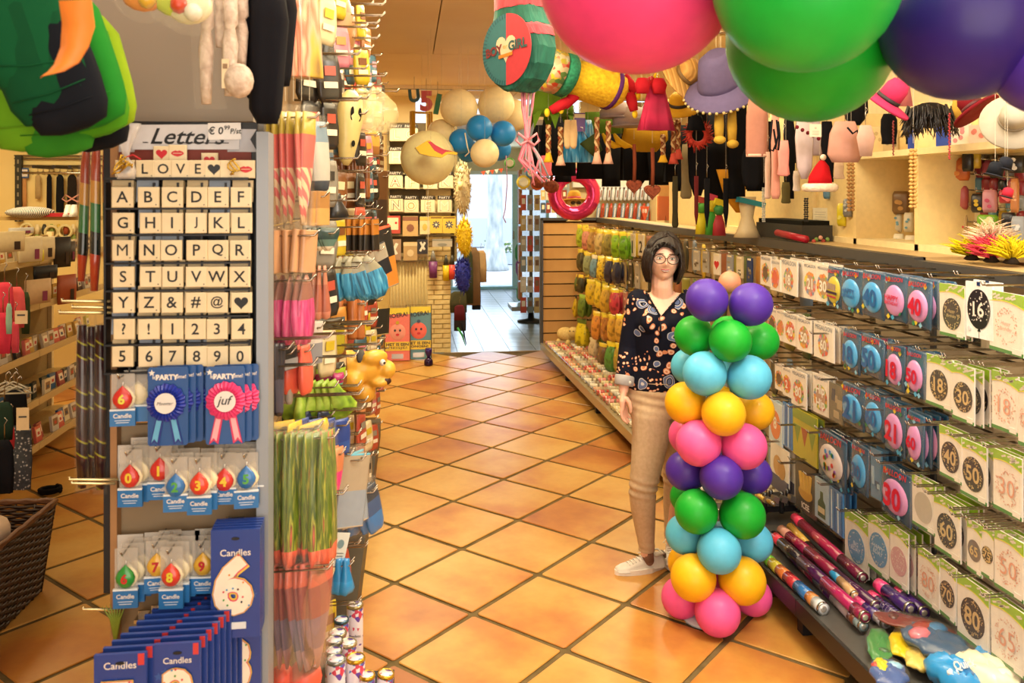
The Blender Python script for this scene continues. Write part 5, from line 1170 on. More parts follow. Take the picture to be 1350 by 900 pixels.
# confetti cannons on the floor stand
cbx = thing('carton_stand','black carton tray holding the patterned confetti cannons','box',at(462,900,Y=2.42)[:2]+(0,))
MB().box((0.02,0,.21),(.20,.30,.42),dark).obj('carton',cbx)
dots = ramp_mat('dotted_print','voronoi_color',[(.0,'#e3dce8'),(.42,'#5a3aa0'),(.5,'#e3dce8'),(.62,'#c83a5a'),(.7,'#e3dce8'),(.85,'#4a7ac0')],scale=75,rough=.3,interp='CONSTANT',coat=.4)
for q,(x,y,r,Y,cap,lab) in enumerate([(468,796,10.5,2.75,'#a89868','tallest patterned cannon at the back of the group'),(450,816,9.5,2.7,'#4f7088','patterned cannon with a blue glinting top'),(445,833,11.5,2.6,'#a8a08a','patterned cannon with silver top behind the middle pair'),
     (459,846,11,2.55,'#c9c0a0','patterned cannon with pale top in the middle'),(441,843,11,2.5,'#8a8a80','patterned cannon with grey top at the left middle'),(440,857,11,2.42,'#8a8a84','patterned cannon behind the nearest left one'),(443,868,12,2.35,'#98a0a0','patterned cannon nearest at the left with a silver top'),
     (469,866,12,2.38,'#c8a030','patterned cannon with bright gold top'),(484,889,10,2.36,'#c8a030','low patterned cannon with gold top'),(509,887,10.5,2.42,'#c8a030','low patterned cannon with gold top leaning outwards to the aisle')]):
    p = at(x,y,Y=Y);R_ = r*Y/FPX;t = thing('confetti_cannon',lab,'confetti cannon',(p[0],p[1],p[2]),rot=(0,.12 if q == 9 else 0,0))
    L_ = .20 if q < 8 else .16
    MB().lathe([(R_*.96,-L_),(R_,-L_+.004),(R_,-.004),(R_*.97,0)],dots,n=18).obj('tube',t)
    MB().lathe([(R_*1.03,-.008),(R_*1.05,-.002),(R_*1.0,.002),(R_*.86,.002),(R_*.84,-.006),(R_*.2,-.008)],mat(cap,.15,.7),n=18).obj('foil_top',t)
    if q in (0,3):b = MB();add_text(b,'Confetti',(0,-L_*.45),wd=R_*1.5,m=INK,y=-R_*1.02,bold=.01);b.obj('lettering',t)

# ================================================================ UPPER LEFT hangings
def cap_shape(t,m,s=1.0,rz=0,brim=True,nm='crown'):
    b = MB();b.loft([(.075*s,0,0,.02*s,.02*s),(.07*s,0,0,.05*s,.05*s),(.045*s,0,0,.082*s,.086*s),(0,0,0,.09*s,.098*s),(-.03*s,0,0,.09*s,.098*s)],m,n=18,fold=.03);b.obj(nm,t)
    if brim:
        b = MB();n = 12;out = [(.085*s*cos(pi*k/n),-.07*s - .10*s*sin(pi*k/n)) for k in range(n+1)]
        vs = [(x,y,-.026*s - .012*s*abs(x)/(.085*s)) for x,y in out]+[(x,y,-.031*s - .012*s*abs(x)/(.085*s)) for x,y in out]
        b.add(vs,[tuple(range(n+1)),tuple(range(2*n+1,n,-1))]+[(i,i+n+1,(i+1) % (n+1)+n+1,(i+1) % (n+1)) for i in range(n+1)],m);b.obj('peak',t)
HC = [((18,70),'#0a4526',1.5,1.5,'dark green felt hat at the upper left corner'),((45,95),'#10131a',1.3,1.5,'black felt hat between the dark and bright green hats'),((62,85),'#1f7a22',1.5,1.55,'bright green felt hat in the upper left'),
      ((84,108),'#4a8f1a',1.35,1.6,'grass green felt hat in the upper left'),((103,108),'#8aa81e',1.3,1.65,'lime green hat at the right end of the green hats'),((104,140),'#11131a',1.2,1.7,'black felt hat lowest in the upper left group'),((20,118),'#5f951a',1.4,1.6,'light green hat under the dark green hat'),((58,132),'#2f7a20',1.3,1.6,'mid green hat at the bottom of the green hats'),((30,30),'#0c4f2c',1.4,1.5,'deep green hat cut by the top left corner')]
for q,((x,y),c,s,Y,lab) in enumerate(HC):
    t = thing('felt_hat',lab,'hat',at(x,y - 62*s,Y=Y),rot=(0,-.35+q*.03,0));fm = mat(c,.85)
    b = MB();b.loft([(.0,0,0,.035*s,.02),(-.03*s,0,0,.05*s,.028),(-.10*s,.0,0,.052*s,.03),(-.135*s,0,0,.05*s,.03),(-.155*s,.0,0,.042*s,.024),(-.162*s,0,0,.02*s,.01)],fm,n=20,fold=.08,seed=q,power=.8);b.obj('crown',t)
    MB().tube([(-.04*s,-.028,-.13*s),(0,-.034,-.134*s),(.04*s,-.028,-.13*s)],.0012,fm,n=4).obj('seam',t)
t = thing('paper_ribbon','broad orange paper ribbon curving down at the upper left','ribbon',at(92,-20,Y=1.25))
om = mat('#f08a34',.5);vs = [];s = 1.25/FPX
edge = [((79,0),(120,0)),((78,25),(119,30)),((74,55),(110,55)),((68,78),(100,76)),((62,88),(84,88)),((55,96),(60,95))]
for dy in (0,.004):
    for (l,r_) in edge:vs += [((l[0] - 92)*s,dy+.02*sin(l[1]*.03),(-20 - l[1])*s),((r_[0] - 92)*s,dy+.02*sin(r_[1]*.03) - .01,(-20 - r_[1])*s)]
n = len(edge);fs = []
for i in range(n - 1):a = 2*i;fs += [(a,a+1,a+3,a+2),(2*n+a,2*n+a+2,2*n+a+3,2*n+a+1),(a,a+2,2*n+a+2,2*n+a),(a+1,2*n+a+1,2*n+a+3,a+3)]
b = MB();b.add(vs,fs,om,True);b.obj('ribbon',t)
plm = ramp_mat('white_plush','noise',[(.3,'#b8a08c'),(.7,'#d8c4b0')],scale=60,rough=.9,bump=.5)
for (x,y0,y1,Y,w_,lab) in [(272,-10,132,1.8,.014,'white plush animal leg dangling left, in a clear bag'),(290,-10,60,1.82,.012,'white plush animal leg half hidden between two others'),(303,-10,122,1.8,.015,'white plush leg with a round foot dangling right'),(318,-10,90,1.85,.014,'white fluffy plush leg nearest the black cloth')]:
    p = at(x,y0,Y=Y);H = (y1 - y0)*Y/FPX;t = thing('dangling_plush',lab,'plush toy',p)
    MB().loft([(0,0,0,w_,w_),(-H*.3,.003,0,w_*.9,w_),(-H*.34,0,0,w_*.7,w_*.8),(-H*.5,0,0,w_*1.1,w_),(-H*.85,0,0,w_*.8,w_),(-H,0,0,w_*.7,w_*.5)],plm,n=12,fold=.1,seed=x).obj('leg',t)
    if x == 303:MB().ico((.02,-.01,-H+.03),.03,plm,14,(1,1,1.2)).obj('foot',t)
    if x == 272:MB().loft([(0,0,0,.03,.02),(-H*.6,0,0,.032,.02),(-H*1.04,.01,0,.034,.01)],CELLO,n=10,fold=.2).obj('clear_bag',t)
t = thing('hang_tag','pale cardboard tag between the plush legs','tag',at(297,97,Y=1.78));MB().box((0,0,0),(.014,.002,.06),mat('#e0c8a0',.5)).obj('card',t);MB().box((0,-.0015,.015),(.009,.001,.01),mat('#8a6a4a',.5)).obj('print',t)
for (x,y,c1,c2,lab) in [(190,5,'#e08a3a','#d9a83a','clear bag with orange pieces at the top edge'),(232,12,'#b8c81e','#c8482c','clear bag with lime green and red pieces at the top edge'),(250,22,'#d9cfa8','#e0d8c0','crinkled clear bag corner at the top edge')]:
    t = thing('party_bag',lab,'bag',at(x,y - 14,Y=1.7));b = MB();b.ico((0,0,0),.04,mat(c1,.3),12,(1.1,.5,.9));b.obj('contents',t);MB().ico((.01,-.015,-.015),.018,mat(c2,.3),8).obj('contents',t)
    MB().ico((.005,0,-.004),.05,CELLO,12,(1.3,.6,1.1)).obj('clear_bag',t)
for (x,y0,y1,Y,rx,lab) in [(352,-30,158,1.86,.042,'black cloth costume hanging in front of the grey upright'),(372,-30,110,2.0,.028,'narrow black cloth hanging right of the grey upright'),(336,-30,125,1.88,.03,'black sleeve hanging next to the white plush legs')]:
    H = (y1 - y0)*Y/FPX;o = MB().loft([(0,0,0,rx*.8,.02),(-H*.3,.005,0,rx,.025),(-H*.6,0,0,rx*.9,.022),(-H*.9,-.004,0,rx*.8,.018),(-H,0,0,rx*.5,.01)],mat('#121116',.85),n=14,fold=.4,nf=5,seed=x).obj('cloth',None,at(x,y0,Y=Y));o.name = 'black_costume';tag(o,lab,'costume')
t = thing('face_card','tall pale card with a drawn face in the black cloth','card',at(362,18,Y=1.86),rz=.3);MB().loft([(.05,0,0,.008,.002),(0,0,0,.010,.002),(-.03,0,0,.007,.002)],mat('#c99a68',.5),n=8).obj('card',t);MB().ico((0,-.004,.01),.004,INK,6).obj('drawn_eye',t)

# ================================================================ BALLOONS
def bmat(c,r=.22):return mat(c,r+.2,coat=.08,spec=.4)
def balloon_mesh(r,m,n=28):
    b = MB();k = 18;prof = []
    for i in range(k+1):
        a = pi*i/k;rr = sin(a);z = -cos(a)
        if z < 0:rr *= 1 - .10*(-z) ** 2;z *= 1.08
        prof.append((max(rr*r,.0006),z*r))
    b.lathe(prof,m,n=n);b.lathe([(.03*r,-1.08*r),(.05*r,-1.11*r),(.09*r,-1.17*r),(.02*r,-1.15*r)],m,n=8)
    return b.mesh('balloon')
def balloon(x,y,rp,c,D,lab,cat='balloon',rot=(0,0,0),name='balloon',group=None,rough=.22):
    p = at(x,y,D=D);o = put(name,balloon_mesh(rp*D/FPX,bmat(c,rough)),None,p,rot);tag(o,lab,cat,group);return o
balloon(841,-36,133,'#ea3f7d',1.45,'huge pink balloon close to the camera at the top',rot=(2.9,0,0))
balloon(1062,-26,121,'#12b03c',1.25,'upper bright green balloon close to the camera at the top',rot=(2.9,.2,0))
balloon(1068,52,109,'#0c9a26',1.52,'lower green balloon hanging behind the upper green one',rot=(2.9,-.2,0))
balloon(1270,26,106,'#2a1670',1.35,'big dark purple balloon at the top right',rot=(2.9,0,0))
balloon(1385,78,74,'#4a2ca0',1.3,'violet balloon cut by the right edge of the view',rot=(2.9,0,0))
# far cluster
CR = '#f2dfae';BB = '#1c86d6'
CL = [(605,142,25,CR,6.6,'cream balloon at the top left of the far cluster'),(654,138,24.5,CR,6.7,'cream balloon at the top right of the far cluster'),(582,176,19,CR,6.7,'cream balloon at the left of the far cluster'),(678,152,21,CR,7.0,'cream balloon furthest right, behind the piñata ribbons'),
      (564,208,36,'#fff2b8',6.3,'large pale yellow balloon half covering the letter packs'),(632,169,17.5,BB,6.2,'blue balloon in front at the middle of the far cluster'),(608,186,16.5,BB,6.4,'blue balloon at the left of the far cluster'),(663,176,17,BB,6.35,'blue balloon at the right of the far cluster'),
      (617,199,15,BB,6.6,'blue balloon low behind the cream one, left side'),(658,196,16,BB,6.6,'blue balloon low behind the cream one, right side'),(639,202,19,CR,6.1,'cream balloon at the bottom of the far cluster')]
for x,y,r,c,D,lab in CL:balloon(x,y,r,c,D,lab.replace('piñata','pinata'),group=None,rough=.28,rot=(2.2,0,0))
t = thing('balloon_string','thin white string hanging from the pale yellow balloon','string',at(564,244,D=6.3));MB().tube([(0,0,0),(.002,0,-.3),(0,0,-.62)],.0022,mat('#e6dcc0',.5),n=4).obj('string',t)
t = thing('balloon_string','long curled mauve ribbon hanging right of the blue balloons','string',at(667,205,D=6.3));MB().tube([(0,0,0),(.01,0,-.2),(-.005,0,-.4),(-.02,0,-.46),(.0,0,-.5)],.004,mat('#a87a8a',.5),n=4).obj('string',t)
t = thing('balloon_string','short white ribbon end between the blue balloons','string',at(613,175,D=6.1));MB().tube([(0,0,0),(.015,0,-.09),(.03,0,-.14),(.0,0,-.17)],.005,mat('#e6dcc0',.5),n=4).obj('string',t)
# foil shapes and hanging digits
gold2 = mat('#b8902a',.22,.85)
t = thing('foil_frame_balloon','gold foil box shape behind the balloons, left of the cluster','decoration',at(556,163,D=7.0),rz=.3)
for q in ((0,.09,.26,.02),(0,-.09,.26,.02)):MB().box((q[0],0,q[1] - .0),(.16,.05,.015),gold2).obj('bar',t)
for x in (-.08,.07):MB().box((x,0,0),(.03,.06,.2),gold2).obj('side',t)
t = thing('foil_banner','gold zigzag foil shape with a red inside in front of the pale yellow balloon','decoration',at(568,190,D=5.9),rz=.1)
sz = 5.9/FPX
def pp(l,cx,cy):return [((x - cx)*sz,(cy - y)*sz) for x,y in l]
b = MB();b.prism(pp([(547,195),(562,186),(566,185),(573,197),(582,203),(590,198),(602,201),(602,204),(590,203),(582,208),(566,206),(553,203)],568,190),-.04,.04,gold2);b.obj('gold_foil',t)
b = MB();b.prism(pp([(563,187),(567,187),(574,192),(584,197),(597,200),(587,200),(582,204),(572,199)],568,190),-.045,-.04,mat('#a82c34',.2,.5));b.obj('red_inside',t)
for (ch,x,y,h,c,rot,lab) in [('U',546,126,17,'#24505c',.1,'dark teal hanging number piece, leftmost below the ceiling rail'),('5',562,133,27,'#c8505c',0,'rose red hanging number 5 below the ceiling rail'),('1',577,137,27,'#2f7a5a',-.2,'green hanging number 1 below the ceiling rail')]:
    D = 8.2;t = thing('number_garland',lab,'decoration',at(x,y,D=D));b = MB();v,f,W,H = text_geo(ch,0,.05);hh = h*D/FPX
    for yy in (0,.03):add_text(b,ch,(0,0),h=hh,m=mat(c,.5),y=yy,bold=.05,rot=rot)
    b.obj('number_shape',t);MB().tube([(0,.015,hh/2),(0,.015,hh/2+.12)],.002,INK,n=4).obj('string',t)

# balloon column
cc = at(945,838,Z=0);axy = (cc[0]+.012,cc[1]+.15)
colmn = thing('balloon_column','tall twisted column of coloured balloons standing beside the woman','balloon column',(axy[0],axy[1],0))
cam_d = axy[0]*FW[0]+axy[1]*FW[1]
PUR,GRN,LBL,YLW,PNK = '#4b2aa0','#0fa32a','#5cc0e8','#f2b713','#ef5a9e'
CB_ = [ # x, y, r, colour, depth offset
 (932,395,28.5,PUR,-.12,'purple balloon'),(990,401,29,PUR,-.12,''),(962,372,15,'#cf8a6a',.16,'small peach balloon at the back of the top'),
 (915,442,26.5,GRN,0,''),(963,449,28.5,GRN,-.16,''),(1002,449,25.5,GRN,.02,''),(960,440,24,GRN,.13,''),
 (929,492,29.5,LBL,-.12,''),(988,497,29.5,LBL,-.12,''),(908,483,24,LBL,.13,''),(975,488,24,LBL,.13,''),
 (904,531,28,YLW,-.03,''),(954,545,29.5,YLW,-.17,''),(995,541,26,YLW,.04,''),(950,532,24,YLW,.13,''),
 (921,584,30.5,PNK,-.12,''),(981,588,30.5,PNK,-.12,''),(906,574,25,PNK,.13,''),(975,578,24,PNK,.13,''),
 (903,620,26,PUR,.0,''),(951,629,29,PUR,-.16,''),(993,625,25,PUR,.03,''),(950,620,24,PUR,.13,''),
 (918,674,29,GRN,-.12,''),(979,679,30.5,GRN,-.12,''),(905,655,22,GRN,.13,''),(975,668,24,GRN,.13,''),
 (903,704,26,LBL,.0,''),(948,726,29.5,LBL,-.16,''),(993,714,26,LBL,.02,''),(950,712,24,LBL,.13,''),
 (914,761,30.5,YLW,-.12,''),(979,765,31,YLW,-.12,''),(903,742,23,YLW,.13,''),(972,752,24,YLW,.13,''),
 (898,789,26.5,PNK,.0,''),(946,808,30.5,PNK,-.15,''),(993,797,25,PNK,.02,''),(948,795,24,PNK,.13,'')]
for i,(x,y,r,c,dz,lab) in enumerate(CB_):
    D = cam_d+dz;p = np.array(at(x,y,D=D)) - np.array([axy[0],axy[1],0]);rr = r*D/FPX
    if p[2] < rr:p[2] = rr+.001
    # knot points at the axis
    d = -p.copy();d[2] *= .15;d /= np.linalg.norm(d)+1e-9
    pitch = math.acos(max(-1,min(1,-d[2])));yaw = math.atan2(d[1],d[0])
    o = put('balloon',balloon_mesh(rr/1.02,bmat(c,.3),26),colmn,tuple(p),(0,-pitch,yaw))
    if c == '#cf8a6a':o['label'] = 'small peach balloon at the back of the top'
MB().lathe([(.012,.02),(.012,1.42)],mat('#bfe0ee',.4),n=8).obj('pole',colmn)
MB().lathe([(.11,0),(.11,.012),(.02,.02)],mat('#dfe6ea',.4),n=20).obj('base_plate',colmn)

# ================================================================ PINATA
pin = thing('pinata','teal and coral fringed bottle shaped pinata with a round Boy or Girl disc','pinata',at(686,68,D=3.6),rz=-.95)
sp = 3.6/FPX
fr_t = ramp_mat('teal_fringe','noise',[(.3,'#0f4a40'),(.7,'#17705e')],scale=24,rough=.7,bump=1.0,detail=6,vec_scale=(1,1,.25))  # teal darkened so the colour carries the pinata's backlit shade
fr_p = ramp_mat('coral_fringe','noise',[(.3,'#9a2c3e'),(.7,'#c8505e')],scale=24,rough=.7,bump=1.0,detail=6,vec_scale=(1,1,.25))
def ring_body(zs,m,nm,seed):
    b = MB();n = 40;vs = [];fs = [];R = random.Random(seed)
    for i,(z,rx,ry) in enumerate(zs):
        for k in range(n):q = 2*pi*k/n;j = 1+R.uniform(-.03,.03);vs.append((rx*j*math.copysign(abs(cos(q)) ** .8,cos(q)),ry*math.copysign(abs(sin(q)) ** .45,sin(q)),z+R.uniform(-.004,.004)))
    for i in range(len(zs) - 1):
        for k in range(n):fs.append((i*n+k,(i+1)*n+k,(i+1)*n+(k+1) % n,i*n+(k+1) % n))
    fs.append(tuple(range(n)));fs.append(tuple(range((len(zs) - 1)*n,len(zs)*n))[::-1]);b.add(vs,fs,m);return b.obj(nm,pin)
Hb = 53*sp;tb_ = .078
def circ(z,r=Hb):return max(.004,sqrt(max(0,r*r - z*z)))
c0 = .0
ring_body([(Hb*.62,circ(Hb*.62)*.95,tb_),(Hb*.52,circ(Hb*.52)*1.03,tb_*1.05),(Hb*.30,circ(Hb*.3)*1.03,tb_*1.05)],fr_p,'coral_band',1)
ring_body([(Hb*.32,circ(Hb*.32),tb_),(0,Hb,tb_),(-Hb*.4,circ(-Hb*.4),tb_),(-Hb*.75,circ(-Hb*.75),tb_),(-Hb*.97,circ(-Hb*.97),tb_),(-Hb,.03,tb_*.8)],fr_t,'teal_body',2)
ring_body([(Hb*1.05,Hb*.66,tb_),(Hb*.85,Hb*.70,tb_),(Hb*.60,Hb*.80,tb_)],fr_t,'teal_neck',3)
ring_body([(Hb*1.5,Hb*.70,tb_),(Hb*1.25,Hb*.66,tb_*1.03),(Hb*1.04,Hb*.66,tb_*1.03)],fr_p,'coral_top',4)
b = MB();n = 40;half = [(Hb*.88*cos(a),Hb*.88*sin(a)) for a in [pi/2+pi*k/20 for k in range(21)]]
b.prism(half,-tb_ - .004,-tb_ - .001,mat('#2f6f78',.5));b.obj('blue_half_disc',pin)
half = [(Hb*.88*cos(a),Hb*.88*sin(a)) for a in [-pi/2+pi*k/20 for k in range(21)]]
b = MB();b.prism(half,-tb_ - .004,-tb_ - .001,mat('#c23a48',.5));b.obj('red_half_disc',pin)
b = MB()
for k in range(28):a = pi/2+pi*(k+.5)/28;b.box((Hb*.82*cos(a),-tb_ - .005,Hb*.82*sin(a)),(Hb*.12,.001,.003),mat('#234f5c',.5),ry=-a)
b.obj('ray_print',pin)
b = MB();b.prism([(Hb*.36*sin(a) ** 3,.01+Hb*.36*(13*cos(a) - 5*cos(2*a) - 2*cos(3*a) - cos(4*a))/16) for a in [2*pi*k/24 for k in range(24)]],-tb_ - .006,-tb_ - .005,mat('#e0c8a8',.5));b.obj('printed_heart',pin)
b = MB();add_text(b,'BOY',(-Hb*.42,.0),wd=Hb*.62,m=mat('#7a2a30',.5),y=-tb_ - .0075,bold=.04,rot=.12);b.obj('lettering_boy',pin)
b = MB();add_text(b,'or',(-.002,.01),wd=Hb*.16,m=mat('#d9a83a',.5),y=-tb_ - .0075);b.obj('lettering_or',pin)
b = MB();add_text(b,'GIRL',(Hb*.43,.014),wd=Hb*.66,m=mat('#2f5a5c',.5),y=-tb_ - .0075,bold=.04,rot=.05);b.obj('lettering_girl',pin)
b = MB();b.box((0,-tb_ - .0075,-.025),(Hb*.5,.001,.014),mat('#d9802a',.5),ry=-.1);b.obj('orange_ribbon_print',pin)
MB().box((-Hb*.62,0,Hb*1.28),(.025,.05,.14),mat('#4a3218',.6),ry=.35).obj('price_block',pin);MB().box((-Hb*.50,-.02,Hb*1.2),(.02,.03,.09),mat('#c9c02a',.5),ry=.35).obj('yellow_tag',pin)
MB().tube([(0,0,Hb*1.5),(0,0,1.0)],.003,WHITE,n=4).obj('hang_string',pin)
t = thing('ribbon_bunch','pink and grey ribbons with a bow hanging under the pinata','ribbon',at(692,118,D=3.65))
R = random.Random(2)
for k in range(14):
    c = ['#d9788a','#e08a98','#8a9098','#c86a80'][k % 4];x0 = R.uniform(-.05,.05)
    MB().tube([(x0,R.uniform(-.02,.02),.02),(x0*.7,0,-.08),(.01+R.uniform(-.008,.008),0,-.21),(.02+R.uniform(-.05,.05),0,-.30),(.025+R.uniform(-.08,.09),0,-.34 - R.uniform(0,.08))],[.004,.005,.004,.006,.003],mat(c,.4),n=5).obj('ribbon_strand',t)
for s in (-1,1):MB().tube([(.01+s*.0,-.01,-.22),(.01+s*.04,-.015,-.19),(.01+s*.05,-.015,-.22),(.01+s*.03,-.01,-.24),(.01,-.01,-.22)],.006,mat('#e0808c',.3),n=6).obj('bow_loop',t)

# ================================================================ OVERHEAD COSTUMES AND HATS on the right
rod = thing('costume_rail','thin chrome rail under the ceiling carrying the hats and costumes','rail')
MB().tube([at(705,60,D=7.2),at(1345,20,D=3.3)],.012,CHROME,n=8).obj('rod',rod)
for x,D in ((720,7.0),(900,5.6),(1140,4.4),(1330,3.4)):
    f = (x - 705)/640;p = at(x,60 - 40*f,D=D*.99);MB().tube([p,(p[0],p[1],3.0)],.006,CHROME,n=5).obj('drop_wire',rod)
def cloth(lab,x,yt,yb,wpx,D,c,cat='costume',nm='hanging_cloth',prof=None,fold=.35,rot=(0,0,0),thick=.25,mats=None,hem=None,seed=None,n=16):
    s = D/FPX;H = (yb - yt)*s;W = wpx*s/2;m = mat(c,.8) if isinstance(c,str) else c
    prof = prof or [(0,.6),(.1,.85),(.4,1),(.8,.95),(1,.85)]
    b = MB();rows = [(-z*H,0,0,W*a,max(.004,W*thick*(.5+.5*a))) for z,a in prof]
    b.loft(rows,m,n=n,fold=fold,nf=5,seed=seed if seed is not None else x,mats=[q if not isinstance(q,str) else mat(q,.8) for q in mats] if mats else None)
    t = thing(nm,lab,cat,at(x,yt,D=D),rot=rot);b.obj('cloth',t)
    if hem:MB().loft([(-H*.96,0,0,W*prof[-1][1]*1.05,W*thick*1.1),(-H*1.01,0,0,W*prof[-1][1]*1.06,W*thick*1.1)],mat(hem,.6),n=n).obj('hem',t)
    MB().tube([(0,0,.0),(0,0,.06),(.01,0,.075),(.0,0,.085)],.002,CHROME,n=4).obj('hook',t)
    return t,H,W
BLK = mat('#0f0f14',.85)
# black costumes forming the dark background
for q,(x,yt,yb,w_,D,lab) in enumerate([(716,165,228,30,7.3,'black cloth hanging at the far end of the costume rail'),(742,178,240,26,7.2,'black cape under the green felt hat'),(806,160,246,30,6.6,'black cape behind the white hats'),(838,170,246,34,6.4,'black cape behind the crimson skirt'),(868,150,244,30,6.2,'black cape behind the yellow crescent'),(898,172,252,28,6.0,'black cloth under the red feather ring'),
     (920,130,258,26,5.4,'black costume left of the yellow plush legs'),(944,185,268,34,5.5,'black trousers behind the yellow plush legs'),(972,90,262,26,5.2,'black costume right of the yellow plush legs'),(992,196,250,30,4.9,'black pointed cloth under the dusty pink bag'),(1040,150,262,16,4.7,'narrow black cloth between the pink stockings'),(1090,160,240,20,4.6,'narrow black cloth right of the white shirt'),(1128,120,165,34,4.5,'black cap shaped cloth above the pale pink bag'),(1172,150,190,22,4.2,'black cloth left of the black strap'),(1200,158,190,14,4.1,'black strap cloth right of the magenta hat')]):
    cloth(lab,x,yt,yb,w_,D,BLK,fold=.45,prof=[(0,.7),(.2,1),(.6,1),(.85,.8),(1,.35 if q % 3 == 0 else .8)])
for x,lab in [(932,'long black belt end with a pointed tip'),(957,'second long black belt end')]:
    cloth(lab,x,235,300,8,5.2,BLK,prof=[(0,1),(.7,.9),(1,.1)],fold=.1)
cloth('thin dark red belt end beside the black belts',918,232,296,6,5.2,'#5a1a1c',prof=[(0,1),(.8,.9),(1,.2)],fold=.1)
# yellow plush hat with teal band
D = 5.2;s = D/FPX
t = thing('plush_hat','plump bright yellow plush hat with teal band lying on its side under the rail','hat',at(786,112,D=D),rot=(0,.25,.15))
yp = ramp_mat('yellow_plush','noise',[(.3,'#d8a818'),(.7,'#f2cc2a')],scale=50,rough=.9,bump=.5);tp = ramp_mat('teal_plush','noise',[(.3,'#1c6a50'),(.7,'#2a8f6a')],scale=50,rough=.9,bump=.5)
b = MB();b.lathe([(.10,-.2),(.155,-.17),(.17,-.05),(.175,.06),(.16,.14),(.10,.18),(.01,.19)],yp,n=22,axis='x',sy=.7);b.obj('crown',t)
b = MB();b.lathe([(.17,-.25),(.19,-.23),(.19,-.19),(.165,-.17)],tp,n=22,axis='x',sy=.7);b.obj('teal_band',t)
b = MB();b.lathe([(.166,.085),(.182,.09),(.182,.11),(.164,.115)],mat('#5a2a6a',.8),n=22,axis='x',sy=.7);b.obj('purple_trim',t)
b = MB();b.lathe([(.12,-.38),(.19,-.33),(.185,-.25),(.165,-.25)],mul,n=20,axis='x',sy=.7);b.obj('patterned_brim',t)
MB().ico((.02,-.12,.08),.035,yp,10).ico((.07,-.11,.07),.03,yp,10).obj('bump',t)
# red plush sleeves with yellow ends
for (x0,y0,x1,y1,lab) in [(752,132,726,146,'red plush sleeve with yellow tip pointing left'),(768,115,744,140,'thick red plush sleeve beside the yellow hat'),(822,100,838,122,'red plush sleeve with yellow hand right of the yellow hat'),(830,122,836,146,'red plush sleeve hanging with a yellow hand'),(845,118,862,104,'red plush bow piece above the crimson skirt')]:
    D = 5.15;a = np.array(at(x0,y0,D=D));b_ = np.array(at(x1,y1,D=D)) - a;t = thing('plush_sleeve',lab,'plush toy',tuple(a));rd = mat('#b8202c',.85)
    MB().tube([(0,0,0),tuple(b_*.5),tuple(b_)],[.03,.034,.026],rd,n=12).obj('sleeve',t);MB().ico(tuple(b_*1.18),.018,mat('#e0c02a',.8),8,(1,.7,1.5)).obj('hand',t)
# green felt hat with leaf edge
t = thing('felt_hat','olive green felt hat with a pointed leaf edge under the red sleeve','hat',at(727,140,D=5.6));fm = mat('#5a7a1e',.85)
b = MB();n = 32;vs = [(0,0,.16)];
b = MB();b.loft([(.15,0,0,.03,.03),(.10,0,0,.10,.09),(.0,0,0,.15,.12),(-.06,0,0,.16,.13)],fm,n=20,fold=.12);b.obj('crown',t)
b = MB()
for k in range(8):a = 2*pi*k/8;x,y = .15*cos(a),.12*sin(a);b.add([(x - .04*sin(a),y+.04*cos(a),-.04),(x+.04*sin(a),y - .04*cos(a),-.04),(x*1.25,y*1.25,-.16),(x*1.02 - .03*sin(a),y*1.02+.03*cos(a),-.05),(x*1.02+.03*sin(a),y*1.02 - .03*cos(a),-.05)],[(0,1,2),(3,2,4),(0,2,3),(1,4,2)],fm)
b.obj('leaf_points',t)
t = cloth('second olive green leaf cloth behind the blue tinsel skirt',792,148,176,60,5.7,'#5a7a24',prof=[(0,.7),(.5,1),(1,.9)])[0]
# tinsel skirt
tin = ramp_mat('blue_tinsel','noise',[(.35,'#1a6aa0'),(.55,'#3fa0d8'),(.7,'#9fd8f0')],scale=60,rough=.25,bump=.8,vec_scale=(1,1,.12))
t,H,W = cloth('shiny blue tinsel skirt with a purple header card',764,158,214,44,5.5,tin,prof=[(0,.7),(.2,.85),(1,1.1)],fold=.3,n=24)
MB().box((-W*.1,-.06,-.02),(.07,.006,.12),mat('#5a2a7a',.4)).obj('header_card',t);MB().box((-W*.1,-.064,.02),(.07,.002,.025),mat('#d9c49a',.4)).obj('header_label',t)
for (x,lab) in [(748,'cream mitten finger cloth left of the tinsel skirt'),(756,'second cream mitten cloth left of the tinsel skirt')]:
    cloth(lab,x,158,196,11,5.3,'#c9a87a',prof=[(0,.7),(.5,1),(.9,.8),(1,.4)],fold=.1,thick=.5,nm='mitten')
# braids with tassels
for q,(x,yt,yb,c,lab) in enumerate([(723,165,214,2,'braided cord with yellow tassel at the far left of the braids'),(739,168,218,0,'braided cord with cream tassel left of the tinsel skirt'),(787,155,216,0,'braided cord with pale tassel right of the tinsel skirt'),(802,160,216,0,'braided cord with pale tassel beside the olive cloth'),(874,178,214,2,'braided cord with yellow tassel right of the crimson skirt'),(888,160,216,1,'braided cord with red tassel left of the red feathers'),(894,158,210,1,'second red tassel braid left of the red feathers')]):
    D = 5.3;H = (yb - yt)*D/FPX;t = thing('braid',lab,'braid',at(x,yt,D=D));b = MB()
    for ph,cc_ in ((0,'#7a3a20'),(2.1,'#c9a87a'),(4.2,'#8a5a34')):b.tube([(.010*sin(k*.9+ph),.008*cos(k*1.8+ph),-k*H*.75/14) for k in range(15)],.009,mat(cc_,.8),n=5)
    b.obj('cord',t);MB().loft([(-H*.72,0,0,.010,.010),(-H*.76,0,0,.016,.014),(-H*.9,0,0,.024,.02),(-H,0,0,.034,.026)],mat(['#d9a890','#b84a3c','#d9a82a'][c],.8),n=12,fold=.3).obj('tassel',t)
